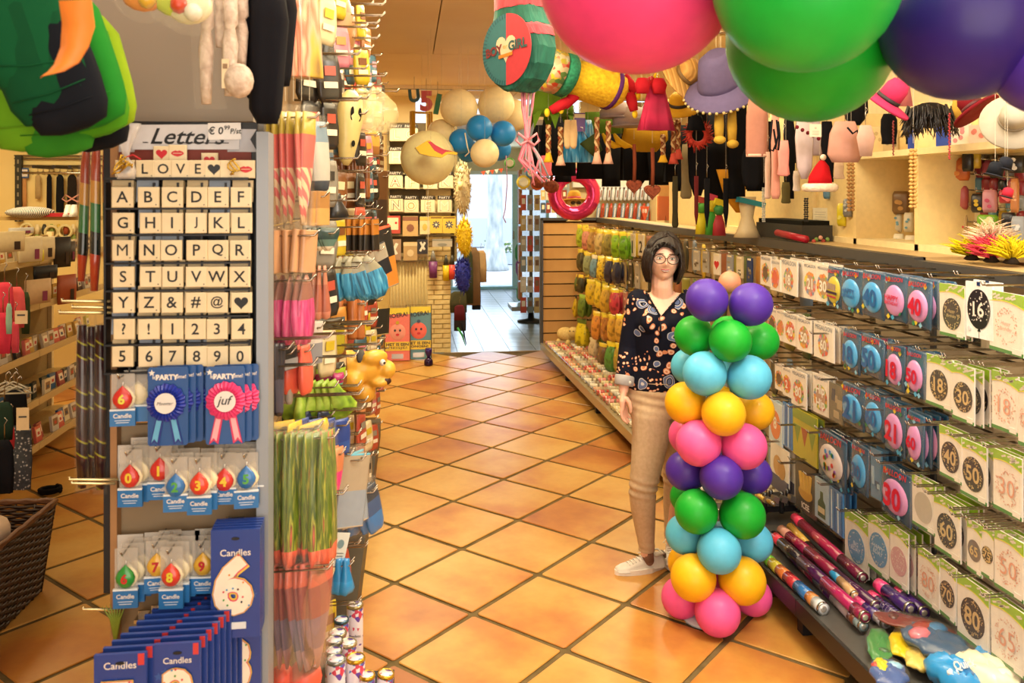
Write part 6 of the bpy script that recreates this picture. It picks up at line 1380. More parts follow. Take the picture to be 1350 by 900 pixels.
for (x,D,lab) in [(800,5.6,'yellow felt banana shape beside the pale braid'),(815,5.6,'yellow felt crescent left of the crimson skirt')]:
    t = thing('felt_banana',lab,'decoration',at(x+4,186,D=D));MB().tube([(-.05,0,.05),(-.02,0,.0),(.03,0,-.03),(.08,0,-.035)],[.008,.022,.022,.004],mat('#d9a81e',.8),n=8).obj('felt',t)
cloth('wide yellow ochre cloth behind the crimson skirt',852,160,200,70,5.7,'#b88a1e',prof=[(0,.8),(.6,.9),(1,.4)])
cloth('dark green folded cloth left of the pale braids',775,182,206,30,5.4,'#3a4420',prof=[(0,.9),(1,.5)],rot=(0,-.6,0))
# white hats
for (x,y,r,lab) in [(812,148,22,'white felt cap behind the red sleeve'),(833,158,26,'grey white felt cap left of the crimson skirt'),(862,150,22,'lilac grey cap right of the crimson skirt')]:
    D = 5.5;rr = r*D/FPX;t = thing('felt_hat',lab,'hat',at(x,y,D=D));b = MB();b.loft([(rr*.7,0,0,.02,.02),(rr*.6,0,0,rr*.6,rr*.5),(0,0,0,rr,rr*.8),(-rr*.25,0,0,rr*.98,rr*.8)],mat('#a89c9c',.8),n=20,fold=.04);b.obj('crown',t);MB().lathe([(rr*.9,-rr*.2),(rr*1.15,-rr*.35),(rr*.9,-rr*.33)],mat('#9c9090',.8),n=20,sy=.8).obj('brim',t)
# crimson skirt
cloth('crimson velvet skirt hanging in the middle of the rail',866,112,172,42,5.0,ramp_mat('crimson_velvet','noise',[(.3,'#8f0e38'),(.7,'#b81448')],scale=8,rough=.8),prof=[(0,.55),(.15,.6),(.7,.95),(1,1.1)],fold=.5,n=24)
t = thing('bow','red bow at the top of the crimson skirt','bow',at(858,112,D=4.95))
for sx in (-1,1):MB().loft([(.04,sx*.05,0,.03,.02),(.0,sx*.05,0,.05,.03),(-.05,sx*.05,0,.035,.02)],mat('#b81e2c',.8),n=10,fold=.2).obj('loop',t)
# straw hat
strw = ramp_mat('straw','wave',[(.0,'#b8843c'),(.5,'#d9a85a'),(1,'#c2924a')],scale=8,rough=.7,bump=.4)
def straw_hat(lab,x,y,r,D,rot,m=strw,band='#7a5a2c',cone=.5):
    rr = r*D/FPX;t = thing('straw_hat',lab,'hat',at(x,y,D=D),rot=rot)
    MB().lathe([(rr*.42,.0),(rr*.98,-.012),(rr,-.018),(rr*.98,-.024),(rr*.42,-.014)],m,n=32).obj('brim',t)
    MB().lathe([(rr*.44,-.01),(rr*.42,rr*cone*.7),(rr*.3,rr*cone),(.005,rr*cone*1.05)],m,n=28).obj('crown',t)
    MB().lathe([(rr*.45,0),(rr*.455,.005),(rr*.45,rr*.14),(rr*.43,rr*.14)],mat(band,.6),n=28).obj('hat_band',t)
    return t
straw_hat('pleated straw hat lying tilted right of the crimson skirt',905,98,40,4.9,(1.1,.1,.5))
t = straw_hat('mustard brimmed hat below the pleated straw hat',895,138,30,5.2,(.5,-.2,0),mat('#c9a02a',.8),'#1c1a1a')
# purple grey hat with beads
D = 4.7;t = thing('beaded_hat','grey purple felt hat with a beaded edge under the green balloons','hat',at(948,105,D=D),rot=(.5,-.5,.2));gp = mat('#6a5f86',.85)
b = MB();b.loft([(.17,0,0,.06,.05),(.14,0,0,.11,.08),(.0,0,0,.13,.10),(-.05,0,0,.135,.105)],gp,n=22);b.obj('crown',t)
MB().lathe([(.13,-.03),(.20,-.08),(.205,-.09),(.13,-.05)],gp,n=26).obj('brim',t);b = MB()
for k in range(34):a = 2*pi*k/34;b.ico((.205*cos(a),.205*sin(a),-.088),.009,mat('#c9b478',.3),6)
b.obj('beads',t)
# feather ring
t = thing('feather_ring','dark red feather ring hanging below the straw hats','decoration',at(920,178,D=5.0));b = MB();R = random.Random(4)
ft = mat('#a83428',.8)
for k in range(130):a = R.uniform(0,6.28);r1 = .055+R.uniform(-.01,.01);r2 = r1+R.uniform(.02,.045);b.tube([(r1*cos(a),R.uniform(-.02,.02),r1*sin(a)),(r2*cos(a+.2),R.uniform(-.03,.03),r2*sin(a+.2))],[.007,.001],ft,n=3)
b.obj('feathers',t)['kind'] = 'stuff';MB().tube([(.055*cos(a),0,.055*sin(a)) for a in [2*pi*k/16 for k in range(16)]],.018,ft,n=8,closed=True).obj('ring',t)
cloth('black round hat inside the red feather ring',918,152,172,26,4.9,BLK,prof=[(0,.5),(.4,.8),(1,1)])
# yellow plush legs
for (x,yb,lab) in [(948,192,'yellow plush leg with round foot, left one'),(965,198,'yellow plush leg with round foot, right one')]:
    D = 4.7;H = (yb - 146)*D/FPX;t = thing('dangling_plush',lab,'plush toy',at(x,142,D=D));yl = mat('#c9a440',.85)
    MB().loft([(0,0,0,.022,.02),(-H*.5,0,0,.028,.024),(-H*.85,0,0,.024,.02)],yl,n=12).obj('leg',t);MB().ico((0,-.01,-H*.92),.03,yl,12,(1.15,1,.8)).obj('foot',t)
# pink stocking bags etc.
cloth('dusty pink cloth bag under the left side of the lower green balloon',998,130,206,32,4.4,'#b07a68',prof=[(0,.7),(.3,.95),(.95,1),(1,.9)],fold=.15,hem='#d9b09a')
for (x,yt,yb,w_,D,c,lab,pf) in [(1022,140,262,12,4.3,'#c98a78','pink stocking right of the dusty pink bag',None),(1033,185,232,16,4.25,'#d98a80','salmon pink stocking with a ruffled end',None),(1012,200,262,8,4.4,'#d9b8a8','pale pink narrow ribbon leg below the pink stocking',None),(1060,158,236,26,4.3,'#c0b0b0','greyish white shirt with a row of red dots',[(0,.8),(.3,1),(.8,.8),(1,.3)]),(1073,160,205,20,4.35,'#a8989c','grey lilac shirt sleeve beside the white shirt',None),(1114,160,214,46,4.1,'#c08f80','pale pink bag with a dark corded edge',[(0,.6),(.3,.9),(.8,1),(1,.7)]),(1141,165,206,26,4.0,'#c9a498','lighter pink bag right of the corded pink bag',[(0,.6),(.4,1),(1,.6)]),(1106,212,236,14,4.3,'#d9c0a8','small cream cloth ends left of the straw garland',None),(1050,225,252,10,4.4,'#d9cabc','white ruffled end under the pink stockings',None),(890,232,300,8,5.3,'#3a3420','dark olive strap near the long belts',None),(905,190,262,14,5.6,'#8a7a5a','grey beige sheer cloth behind the belts',None),(720,205,232,16,6.4,'#e0707a','coral pink cloth end below the pinata ribbons',None),(1036,240,268,12,4.6,'#5a5230','olive dark curved cloth below the stockings',None)]:
    cloth(lab,x,yt,yb,w_,D,c,prof=pf or [(0,.8),(.3,1),(.7,.9),(.95,1.1),(1,.7)],fold=.3)
b = MB();t = thing('dotted_strip','row of dark red pompoms along the neckline of the white shirt','trim',at(1056,168,D=4.2))
for k in range(5):MB().ico((-.03+k*.028,-.02,.0 - k*.014),.010,mat('#6a1a24',.8),8).obj('pompom',t)
t = thing('paper_label','white paper label hanging on the grey shirt','label',at(1075,172,D=4.1));MB().box((0,0,0),(.06,.003,.062),mat('#e3d0b8',.5)).obj('card',t);b = MB();add_text(b,'SS',(0,.012),h=.008,m=INK,y=-.002)
for k in range(3):b.box((0,-.002,-.004 - k*.008),(.035,.0006,.0018),mat('#8a7a6a',.5))
b.obj('print',t)
for (pts,lab) in [([(1018,158),(1016,180),(1014,196),(1019,199),(1023,190),(1020,170)],'black cord loop hanging left of the pink stocking'),([(1024,158),(1026,178),(1022,196),(1026,198),(1028,180),(1026,160)],'black cord loop hanging in front of the pink stocking'),([(1117,168),(1124,176),(1130,172),(1132,178)],'black elastic loop on the pale pink bag')]:
    P_ = [np.array(at(x,y,D=4.0)) for x,y in pts];t = thing('cord_loop',lab,'cord',tuple(P_[0]));MB().tube([tuple(p - P_[0]) for p in P_],.005,BLK,n=5).obj('cord',t)
# santa hat
D = 4.2;t = thing('santa_hat','red santa hat with a white fluffy brim hanging upright','hat',at(1081,238,D=D));rd = mat('#b8141e',.85);wfl = ramp_mat('white_fluff','noise',[(.3,'#e0c8b0'),(.7,'#f6e6d4')],scale=40,rough=.95,bump=.8)
MB().loft([(.10,.01,0,.012,.012),(.07,.01,0,.035,.03),(.02,0,0,.055,.045),(-.02,0,0,.06,.05)],rd,n=18,fold=.1).obj('cone',t)
MB().tube([(.07*cos(a),.055*sin(a),-.035) for a in [2*pi*k/18 for k in range(18)]],.021,wfl,n=9,closed=True).obj('fluffy_brim',t);MB().ico((.012,-.01,.115),.016,wfl,8).obj('pompom',t)
# magenta hat, wig, dark red hat, grey hat
straw_hat('magenta pink pointed hat right of the green balloons',1170,132,36,3.5,(.5,.5,0),mat('#b8305a',.7),'#1c1418',.8)
D = 3.6;t = thing('black_wig','shaggy black wig below the dark purple balloon','wig',at(1226,152,D=D));b = MB();b.ico((0,0,0),.07,mat('#16110f',.7),14,(1.3,1,.8));R = random.Random(6)
for k in range(220):a = R.uniform(0,6.28);e = R.uniform(-.6,1);r_ = .07;p = (r_*1.3*cos(a),r_*sin(a),r_*.6*e);b.tube([p,(p[0]*1.15,p[1]*1.2,p[2] - .04),(p[0]*1.2+R.uniform(-.02,.02),p[1]*1.1,p[2] - .075)],[.004,.004,.001],mat('#1c1512',.5),n=3)
b.obj('hair',t)['kind'] = 'stuff'
cloth('mustard felt ear shape above the black wig',1265,128,156,22,3.45,'#b8923a',prof=[(0,.8),(.5,1),(1,.5)],thick=.3,fold=.05)
t = straw_hat('dark red felt hat right of the black wig',1283,142,32,3.3,(-.5,-.45,0),mat('#6a1018',.85),'#4a0c12',.6)
t = straw_hat('grey white felt hat at the right edge under the violet balloon',1336,158,40,3.0,(.9,-.9,0),mat('#a09684',.85),'#8a8070',.6)
cloth('pink glittering cloth below the magenta hat edge',1190,95,140,24,3.9,mat('#b86a7a',.3,.4),prof=[(0,.6),(1,1)],fold=.5)
# items behind on the cabinet top shelf, z about 2.1
for (x,y0,y1,w_,c1,c2,lab) in [(1226,166,196,50,'#1e3f9a','#d9c83a','blue pack with yellow flowers on the cabinet top shelf'),(1152,170,205,28,'#d9bf8a','#b8a070','beige clear pack on the left of the cabinet top shelf'),(1268,168,196,22,'#d9c4b0','#b87a7a','clear pack with rose pattern on the cabinet top shelf'),(1296,165,190,30,'#c9a890','#b86a5a','pale pink folded pack on the cabinet top shelf'),(1175,176,204,18,'#c9b080','#8a7a5a','small tan pack beside the black strap on the top shelf')]:
    X = 2.44;p = at(x,y1,X=X);q2 = at(x,y0,X=X);H = q2[2] - p[2];W = w_*1.2*p[1]/FPX
    z_ = 2.067;t = thing('party_pack',lab,'party pack',(X,p[1],z_),rz=-1.0);MB().box((0,0,H/2),(W,.02,H),mat(c1,.4)).obj('box',t);b = MB();R = random.Random(x)
    for k in range(5):b.disc((R.uniform(-.35,.35)*W,H*R.uniform(.2,.8)),.01,.011,mat(c2,.4),y=-.0105 - k*.0002,n=8)
    b.obj('print',t)
# straw bead garlands
def garland(lab,x,y0,y1,D,r,c,dual=True):
    t = thing('bead_garland',lab,'garland',at(x,y0,D=D));H = (y1 - y0)*D/FPX;b = MB();n = int(H/(r*1.5));m1 = mat(c,.5)
    for k in range(n):
        for sx in ((-1,1) if dual else (0,)):b.lathe([(r*.4,-r*.7),(r,0),(r*.4,r*.7)],m1,n=7,c=(sx*r*.8,(k % 2)*.004,-k*r*1.5))
    b.obj('beads',t)['kind'] = 'stuff';return t
garland('long straw coloured bead garland hanging at the cabinet partition',1204,198,281,3.55,.0105,'#c99a52')
garland('straw bead garland hanging beside the santa hat',1122,212,284,4.4,.013,'#b8884a')
garland('thin black beaded string below the stockings',1063,262,296,4.6,.008,'#1c1c1c')
garland('thin silver bead string above the blue banded bust',1007,248,294,4.6,.006,'#a8a8a0')
t = garland('thin red string with small knots hanging by the wig',1252,150,212,3.4,.005,'#a82a34',False)
t = garland('thin red string under the beige clear pack',1178,160,208,3.8,.005,'#8a2a2c',False)
# plush heart pendants
for (x,y0,y1,D,lab) in [(836,190,245,5.4,'brown fur heart pendant on a cord, left of the pair by the white belts'),(860,195,252,5.2,'brown fur heart pendant on a cord, right of the pair by the orange pack'),(710,205,240,7.2,'rusty fur ball pendant leftmost near the pink number balloon'),(727,205,246,7.0,'rusty fur ball pendant above the straw hatted bust')]:
    H = (y1 - y0)*D/FPX;t = thing('heart_pendant',lab,'pendant',at(x,y0,D=D));fm = ramp_mat('brown_fur','noise',[(.3,'#6a2c18'),(.7,'#9a4a2c')],scale=50,rough=.9,bump=.8)
    MB().tube([(0,0,0),(.004,0,-H*.5),(0,0,-H+.03)],.012,mat('#7a3a24',.8),n=6).obj('cord',t);r_ = .045 if x > 800 else .06
    if x > 800:
        b = MB();pr = [(1.0*r_*1.1*sin(a) ** 3,-H+r_*1.1*(13*cos(a) - 5*cos(2*a) - 2*cos(3*a) - cos(4*a))/16) for a in [2*pi*k/28 for k in range(28)]]
        b.prism(pr,-.014,.014,fm);b.prism([(q[0]*.8,-H+(q[1]+H)*.8) for q in pr],-.024,.024,fm);b.obj('heart',t)
    else:MB().ico((0,0,-H),r_,fm,12,(1.1,.8,.9)).obj('ball',t)
# pink foil number balloon
D = 7.6;t = thing('foil_number_balloon','shiny pink foil number six balloon behind the straw hatted bust','balloon',at(757,256,D=D));pf = mat('#d83a70',.12,.55)
rr = 26*D/FPX;MB().tube([(rr*cos(a),0,rr*.98*sin(a)) for a in [2*pi*k/22 for k in range(22)]],[.062+.004*(k % 2) for k in range(22)],pf,n=10,closed=True).obj('ring',t)
MB().tube([(rr*.5,0,rr*.9),(rr*.9,0,rr*1.3),(rr*1.1,0,rr*1.5)],[.07,.07,.02],pf,n=10).obj('tail',t)
# bust with straw hat and sunglasses
D = 8.6;p = at(757,287,D=D);t = thing('mannequin','pale mannequin head with straw hat and sunglasses standing at the far rail end','mannequin',(p[0],p[1],1.575));sk = mat('#e6c886',.5)
b = MB();b.loft([(.27,0,0,.02,.02),(.25,0,0,.06,.065),(.19,0,0,.075,.085),(.13,0,-.005,.066,.078),(.08,0,-.01,.042,.05),(.05,0,0,.036,.036),(.02,0,0,.05,.04),(0,0,0,.085,.06)],sk,n=20);b.ico((0,-.088,.16),.012,sk,8,(.8,1,1.4));b.obj('head',t)
b = MB();b.disc((-.03,.19),.024,.018,mat('#3a2a18',.15),y=-.085,t=.008);b.disc((.03,.19),.024,.018,mat('#3a2a18',.15),y=-.085,t=.008);b.box((0,-.09,.197),(.03,.004,.005),mat('#3a2a18',.15));b.obj('sunglasses',t)
MB().loft([(.26,0,.02,.07,.07),(.16,0,.03,.085,.07),(.05,0,.03,.09,.05),(.02,0,.03,.06,.03)],mat('#c9922c',.6),n=16,fold=.15).obj('wig',t)
st = straw_hat('wide straw hat on the mannequin head',757,250,20,8.6,(-.15,0,0),mat('#c99a3c',.7),'#a8283c',.55)
st.location = (p[0],p[1] - .0,1.575+.225)
# black rail sign / green-yellow figures / white bust / black box with red roll
def figure(lab,x,y0,y1,D,cs):
    p = at(x,y1,D=D);H = (y1 - y0)*D/FPX;t = thing('party_figure',lab,'figure',(p[0],p[1],1.586));
    MB().loft([(H*.6,0,0,.02,.015),(H*.35,0,0,.04,.02),(0,0,0,.045,.025)],mat(cs[0],.6),n=10,fold=.2).obj('body',t);MB().ico((0,0,H*.75),H*.17,mat(cs[1],.6),8).obj('head',t);MB().box((0,-.01,H*.97),(.07,.02,.04),mat(cs[2],.6),ry=.3).obj('hat',t)
figure('small yellow and green paper figure left on the counter',925,258,304,5.6,['#d9c81e','#4a9a2c','#c8483c']);figure('small green and pink paper figure on the counter',938,255,306,5.5,['#3f9a34','#d9c81e','#d8486c']);figure('small red and green paper figure nearest the white bust',948,262,307,5.4,['#a82a34','#2f7f3a','#d9c81e'])
p = at(985,314,D=5.2);t = thing('mannequin_bust','white neck bust with a shiny blue band tied around it','mannequin',(p[0],p[1],1.585));sk2 = mat('#c9b48c',.5)
MB().loft([(.25,0,0,.055,.05),(.19,0,0,.048,.045),(.12,0,0,.036,.036),(.05,0,0,.06,.05),(0,0,0,.085,.06)],sk2,n=20).obj('neck',t);MB().box((.01,-.03,.215),(.17,.06,.032),mat('#3a9ab0',.15,.5),ry=.22).obj('blue_band',t)
MB().loft([(.42,-.06,.1,.10,.02),(.25,-.04,.1,.07,.03),(.15,0,.1,.03,.03)],mat('#c98a1e',.8),n=14,fold=.2).obj('ochre_collar',t)
X = 2.2;a = at(1003,318,X=X);b_ = at(1064,326,X=X);t = thing('display_box','black open box standing on the counter behind the rail','box',(X+.06,(a[1]+b_[1])/2,1.586));L_ = a[1] - b_[1]
MB().box((0,0,.045),(.18,L_,.09),mat('#34332c',.6)).box((0,0,.10),(.16,L_*.95,.03),mat('#16160f',.8)).obj('box',t)
p = at(1055,316,X=2.14);t = thing('paper_roll','dark red rolled tube lying in front of the black box','roll',(2.13,p[1]+.05,1.606));MB().tube([(0,.22,.02),(0,-.14,-.0)],.02,mat('#a81428',.4),n=12).obj('roll',t)
# feathers
for q,(x,y,c,lab) in enumerate([(1287,345,'#e0d018','bright yellow feather fan left on the counter at the right edge'),(1303,322,'#f0d0b0','pale pink fluffy feather above the yellow feathers'),(1313,343,'#e0485a','coral red feather between the yellow feathers'),(1330,345,'#e0c81e','yellow feather fan right on the counter')]):
    p = at(x,y,X=2.26);t = thing('feather_fan',lab,'feather',(2.24+.03*(q % 2),p[1],max(1.60,p[2] - .0)));b = MB();R = random.Random(q);m_ = mat(c,.8)
    for k in range(150):a = R.uniform(.25,pi - .25);l = R.uniform(.05,.12);b.tube([(0,0,0),(l*cos(a)*.7,R.uniform(-.03,.03),l*sin(a)*.7),(l*cos(a)*1.1,R.uniform(-.05,.05),l*sin(a)*.9)],[.002,.004,.0008],m_,n=3)
    b.obj('plumes',t)['kind'] = 'stuff';MB().lathe([(.02,-.015),(.03,-.01),(.015,.01)],mat('#2a2018',.8),n=8).obj('base',t)
# packs inside the cabinet bays (back board X about 3.3)
for (x,y0,y1,w_,X,c1,c2,lab) in [(1188,252,282,22,3.1,'#7a5a34','#b88a4a','brown picture pack in the middle cabinet bay'),(1183,280,306,12,3.1,'#d9d0b8','#6a9ab0','pale blue and white pack left in the middle bay'),(1198,280,306,12,3.1,'#d9d0b8','#6a9ab0','pale blue and white pack right in the middle bay'),(1185,308,334,14,3.05,'#e0d8c0','#6a9ab0','white pack low left in the middle bay'),(1200,310,336,14,3.05,'#e0d8c0','#6a9ab0','white pack low right in the middle bay'),(1184,214,228,6,3.15,'#b8a078','#8a7a5a','small grey gadget high in the middle bay'),
      (1262,245,276,28,3.05,'#b8585a','#e0b0a0','clear pack with pink pieces in the right cabinet bay'),(1266,208,238,24,3.05,'#c8682c','#d98a3a','orange soft mask in the right cabinet bay'),(1276,200,226,14,3.0,'#16141a','#16141a','black long eared piece beside the orange mask'),(1290,255,280,18,3.0,'#1e1418','#c8a82a','black and gold beaded pack in the right bay'),(1305,250,280,18,3.0,'#c88a9a','#b8486a','pink sweets pack in the right bay'),(1328,250,268,20,2.95,'#a82434','#e06a6a','round red pack in the right bay'),(1302,283,300,26,2.95,'#6a9a1e','#d9cf9a','green topped card in the right bay'),(1303,296,318,20,2.92,'#d9c490','#3a3020','cream card with earrings in the right bay'),(1330,280,300,18,2.9,'#1c1c20','#3a3a40','black pack above the feathers'),(1343,285,330,18,2.85,'#8a9098','#c8ccd0','silver sequin pack at the right edge'),(1338,235,280,10,2.9,'#b8784a','#d9a070','pale brown sticks at the right edge'),(1270,280,330,12,3.1,'#c9a870','#d8484a','tan pack low left in the right bay'),(1345,318,350,12,2.7,'#7a4a2c','#c8402c','brown sequin pack beside the yellow feathers'),(1285,200,222,16,3.1,'#d9b83a','#1c1c1c','yellow and black striped piece in the right bay'),(1340,205,228,22,2.95,'#16161c','#d9d9d9','black and white checked piece at the top of the right bay'),(1090,235,262,8,3.3,'#6a9ab8','#5a8aa8','small blue card on the cream wall by the santa hat'),
      (1110,268,298,12,3.1,'#d9c81e','#e0d86a','yellow fluffy piece behind the paper list'),(1118,262,286,12,3.1,'#7a7a78','#c0c0b8','grey ring shaped piece beside the yellow fluff')]:
    p = at(x,y0,X=2.37 if x < 1130 else 2.45+(X - 2.8)*.5);p2 = at(x,y1,X=p[0]);H = p[2] - p2[2];W = w_*1.05*p[1]/FPX
    t = thing('party_pack',lab,'party pack',p,rz=-.8);b = MB();b.loft([(0,0,0,W*.4,.01),(-H*.15,0,0,W*.5,.02),(-H*.85,0,0,W*.5,.024),(-H,0,0,W*.42,.008)],mat(c1,.4,coat=.2),n=12,power=.6,fold=.06,seed=x);b.obj('pack',t)
    b = MB();R = random.Random(x)
    for k in range(3):b.disc((R.uniform(-.2,.2)*W,-H*R.uniform(.25,.8)),W*.16,W*.14,mat(c2,.4),y=-.026 - k*.0004,n=8)
    b.obj('print',t)
R = random.Random(31);bc = [('#1a1a20','black'),('#c8a82a','gold'),('#b8586a','rose'),('#8a2430','wine red'),('#d9c9a0','cream'),('#5a8a9a','teal'),('#c8782c','orange'),('#8a9098','silver')]
for r_ in range(6):
    for k in range(9):
        x = 1257+k*11+R.uniform(-2,2);y = 208+r_*21+k*.8;c,n_ = bc[R.randrange(8)];p = at(x,y,X=2.66);H = .085
        o = MB().loft([(0,0,0,.012,.006),(-.02,0,0,.026,.014),(-H*.8,0,0,.024,.014),(-H,0,0,.012,.006)],mat(c,.3,coat=.3),n=8,fold=.25,seed=k).obj('trinket_pack',None,p,(0,0,-1.1));tag(o,f'small {n_} trinket pack in the right cabinet bay, {["top", "second", "third", "fourth", "fifth", "lowest"][r_]} row, {["first", "second", "third", "fourth", "fifth", "sixth", "seventh", "eighth", "ninth"][k]} from the left','pack');
        put('hook',HK,cab,(2.69,p[1],p[2]+.004),None).scale = (.35,.6,1)
for k,(x,yt,yb,w_) in enumerate([(735,150,232,44),(790,158,236,50),(846,150,238,56),(896,165,240,44),(950,150,250,60),(1006,160,252,40),(1062,150,215,30)]):
    cloth(['black cape at the back of the rail, leftmost','black cape at the back behind the tinsel skirt','wide black cape at the back behind the crimson skirt','black cape at the back behind the red feather ring','wide black cape at the back behind the yellow plush legs','black cape at the back behind the dusty pink bag','black cape at the back behind the white shirt'][k],x,yt,yb,w_,6.9 - k*.3,BLK,fold=.4,prof=[(0,.8),(.3,1),(1,1.05)],thick=.15)
# dark cap cluster in the right bay
for (x,y,r,c,lab) in [(1312,226,16,'#14161c','black bowler shaped cap in the right bay'),(1325,218,14,'#1c1e26','black cap with a checked band in the right bay'),(1328,256,11,'#b8283a','small red felt hat in the right bay')]:
    t = thing('felt_hat',lab,'hat',at(x,y,D=2.95),rot=(.2,.2,.4));rr = r*2.95/FPX;MB().loft([(rr*.8,0,0,rr*.3,rr*.3),(rr*.6,0,0,rr*.7,rr*.5),(-rr*.3,0,0,rr*.8,rr*.55)],mat(c,.8),n=16).obj('crown',t);MB().lathe([(rr*.7,-rr*.25),(rr*1.05,-rr*.38),(rr*.7,-rr*.4)],mat('#2a2a30',.8),n=18,sy=.7).obj('brim',t)
# list paper
p = at(1082,300,X=2.37);t = thing('paper_list','white sheet of printed paper hanging on the cream cabinet front','paper',(2.37,p[1],p[2]+.03),rz=-1.25);MB().box((0,0,0),(.12,.003,.17),mat('#e3d6b4',.6)).obj('sheet',t);b = MB()
for k in range(9):b.box((-.008*(k % 2),-.002,.06 - k*.014),(.08,.0006,.003),mat('#b8ab90',.6))
b.obj('print',t);t = thing('flower_sprig','tiny red and green paper flowers on the counter edge','decoration',at(1082,318,X=2.25));
for k in range(5):MB().ico((.02*k - .04,.01*(k % 2),.01*(k % 3)),.012,mat(['#b8483a','#7a9a4a','#d9a08a'][k % 3],.6),7).obj('flower',t)

# ================================================================ far wall goods seen above the far rail (plane Y = 10.25)
YF = 10.22
t = thing('wall_rail','white shelf strip on the far wall above the hanging belts','shelf',at(815,240,Y=YF));MB().box((0,0,0),(1.15,.08,.13),mat('#dedcd6',.4)).obj('board',t)
MB().box((.2,.06,-.2),(1.6,.02,.9),mat('#c9b48a',.6)).obj('back_board',t)
for r_,(y0,y1) in enumerate(((246,266),(268,294))):
    for k in range(15):
        x = 788+k*5.4+r_*2 ;c = [('#cfd4de','white'),('#4a2a20','dark brown'),('#8fa4c0','pale blue'),('#c9ccd4','silver white'),('#2a2c34','black'),('#b8402c','red')][(k*3+r_*2) % 6]
        if x > 868:continue
        p = at(x,y0,Y=YF - .05);H = (y1 - y0)*p[1]/FPX*.95;t = thing('belt_pack',f'{c[1]} narrow hanging pack on the far wall, {["upper", "lower"][r_]} row','accessory pack',p,group=f'{c[1]} packs in the {["upper", "lower"][r_]} row of the far wall',rot=(0,.12,0));MB().loft([(0,0,0,.012,.01),(-H*.3,0,0,.024,.014),(-H*.9,0,0,.022,.014),(-H,0,0,.012,.008)],mat(c[0],.25,coat=.5),n=8,fold=.1).obj('pack',t);MB().box((0,-.015,-H*.5),(.012,.002,H*.5),mat('#8a4a34' if k % 2 else '#e8e8ea',.3)).obj('stripe',t)
t = thing('pennant','small orange and white pennant reading 18 on the far wall','pennant',at(850,272,Y=YF - .12));MB().prism([(-.06,.0),(.06,.0),(0,-.2)],-.002,0,mat('#c8502c',.5)).obj('flag',t);b = MB();add_text(b,'18',(0,-.055),h=.05,m=WHITE,y=-.004,bold=.03);b.obj('lettering',t)
# orange shorts pack
p = at(886,222,Y=8.4);s = p[1]/FPX;t = thing('shorts_pack','clear pack with bright orange and pale orange shorts hanging on the far wall','clothing pack',at(886,240,Y=8.4))
b = MB();b.prism([(-19*s,0),(20*s,0),(20*s,-20*s),(-19*s,-20*s)],-.02,.02,mat('#e0a860',.6));b.obj('waist',t)
b = MB();b.prism([(-20*s,-19*s),(20*s,-20*s),(20*s,-52*s),(-9*s,-52*s),(-10*s,-44*s),(-11*s,-52*s),(-20*s,-52*s)],-.022,.022,mat('#d86a2c',.6));b.obj('shorts',t);MB().box((0,-.03,-25*s),(42*s,.003,70*s),CELLO).obj('clear_bag',t);MB().box((0,0,9*s),(34*s,.03,18*s),mat('#b8a070',.2,.3)).obj('foil_top',t)
# small things on the far top shelf and spinner between
for q,x in enumerate(range(716,746,7)):
    for r_ in range(3):
        p = at(x,240+r_*17,Y=YF - .4);c = ['#b8503c','#c9b078','#3a4a5a','#d9cfb8','#8a3a2c'][(q*2+r_) % 5];n_ = ['rust red','tan','slate','cream','maroon'][(q*2+r_) % 5]
        t = thing('greeting_card',f'{n_} card in the {["top", "middle", "lower"][r_]} far rack row by the pink foil balloon','card',p,group=f'{n_} cards in the {["top", "middle", "lower"][r_]} far rack row');MB().box((0,0,0),(.058,.006,.12),mat(c,.4)).obj('card',t);MB().box((0,-.004,.01),(.03,.001,.05),mat('#e8dcc0',.4)).obj('print',t)
# pine green and rosette decorations far (around 700,215..245)
for (x,y,r,c,lab) in [(690,240,9,'#d9c84a','round multicoloured paper rosette hanging over the door corner'),(708,243,8,'#b8562c','orange brown fluffy ball at the door corner'),(672,215,7,'#4aa03a','small green paper tag by the long ribbon'),(700,228,7,'#4a8ac0','blue and yellow paper ring near the door corner')]:
    t = thing('paper_decoration',lab,'decoration',at(x,y,D=8.8));rr = r*8.8/FPX
    MB().lathe([(rr*.3,-.01),(rr,-.012),(rr,.012),(rr*.3,.01)],mat(c,.5),n=20,axis='y').obj('paper_disc',t);MB().lathe([(rr*.5,-.014),(rr*.7,-.016),(rr*.7,.016),(rr*.5,.014)],mat('#d9e0d0' if x != 708 else '#c86a3a',.5),n=20,axis='y').obj('inner_ring',t)

# ================================================================ BACK WALL: letter pack shelving
YB = 9.90
sh = thing('pack_shelving','narrow grey shelving with rows of letter packs on the back wall','shelving')
a0 = at(512,165,Y=YB)[0];a1 = at(601,165,Y=YB)[0];z0 = at(550,345,Y=YB)[2];z1 = at(550,160,Y=YB)[2]
gy = mat('#8f8058',.5)
for x in (a0,a1):MB().box((x,YB+.04,(z0+z1)/2),(.03,.08,z1 - z0),gy).obj('upright',sh)
ysh = [201,229,248,280,310,344]
for y in ysh:MB().box(((a0+a1)/2,YB+.03,at(550,y,Y=YB)[2]),(a1 - a0,.12,.02),gy).obj('shelf_strip',sh)
for ya,yb_ in zip([160]+ysh,ysh):
    za,zb_ = at(550,ya,Y=YB)[2],at(550,yb_,Y=YB)[2];MB().box(((a0+a1)/2,YB+.08,(za+zb_)/2),(a1 - a0,.01,za - zb_ - .02),mat('#6a5a38',.6)).obj('back_panel',sh)
s = (YB - .05)/FPX*1.0
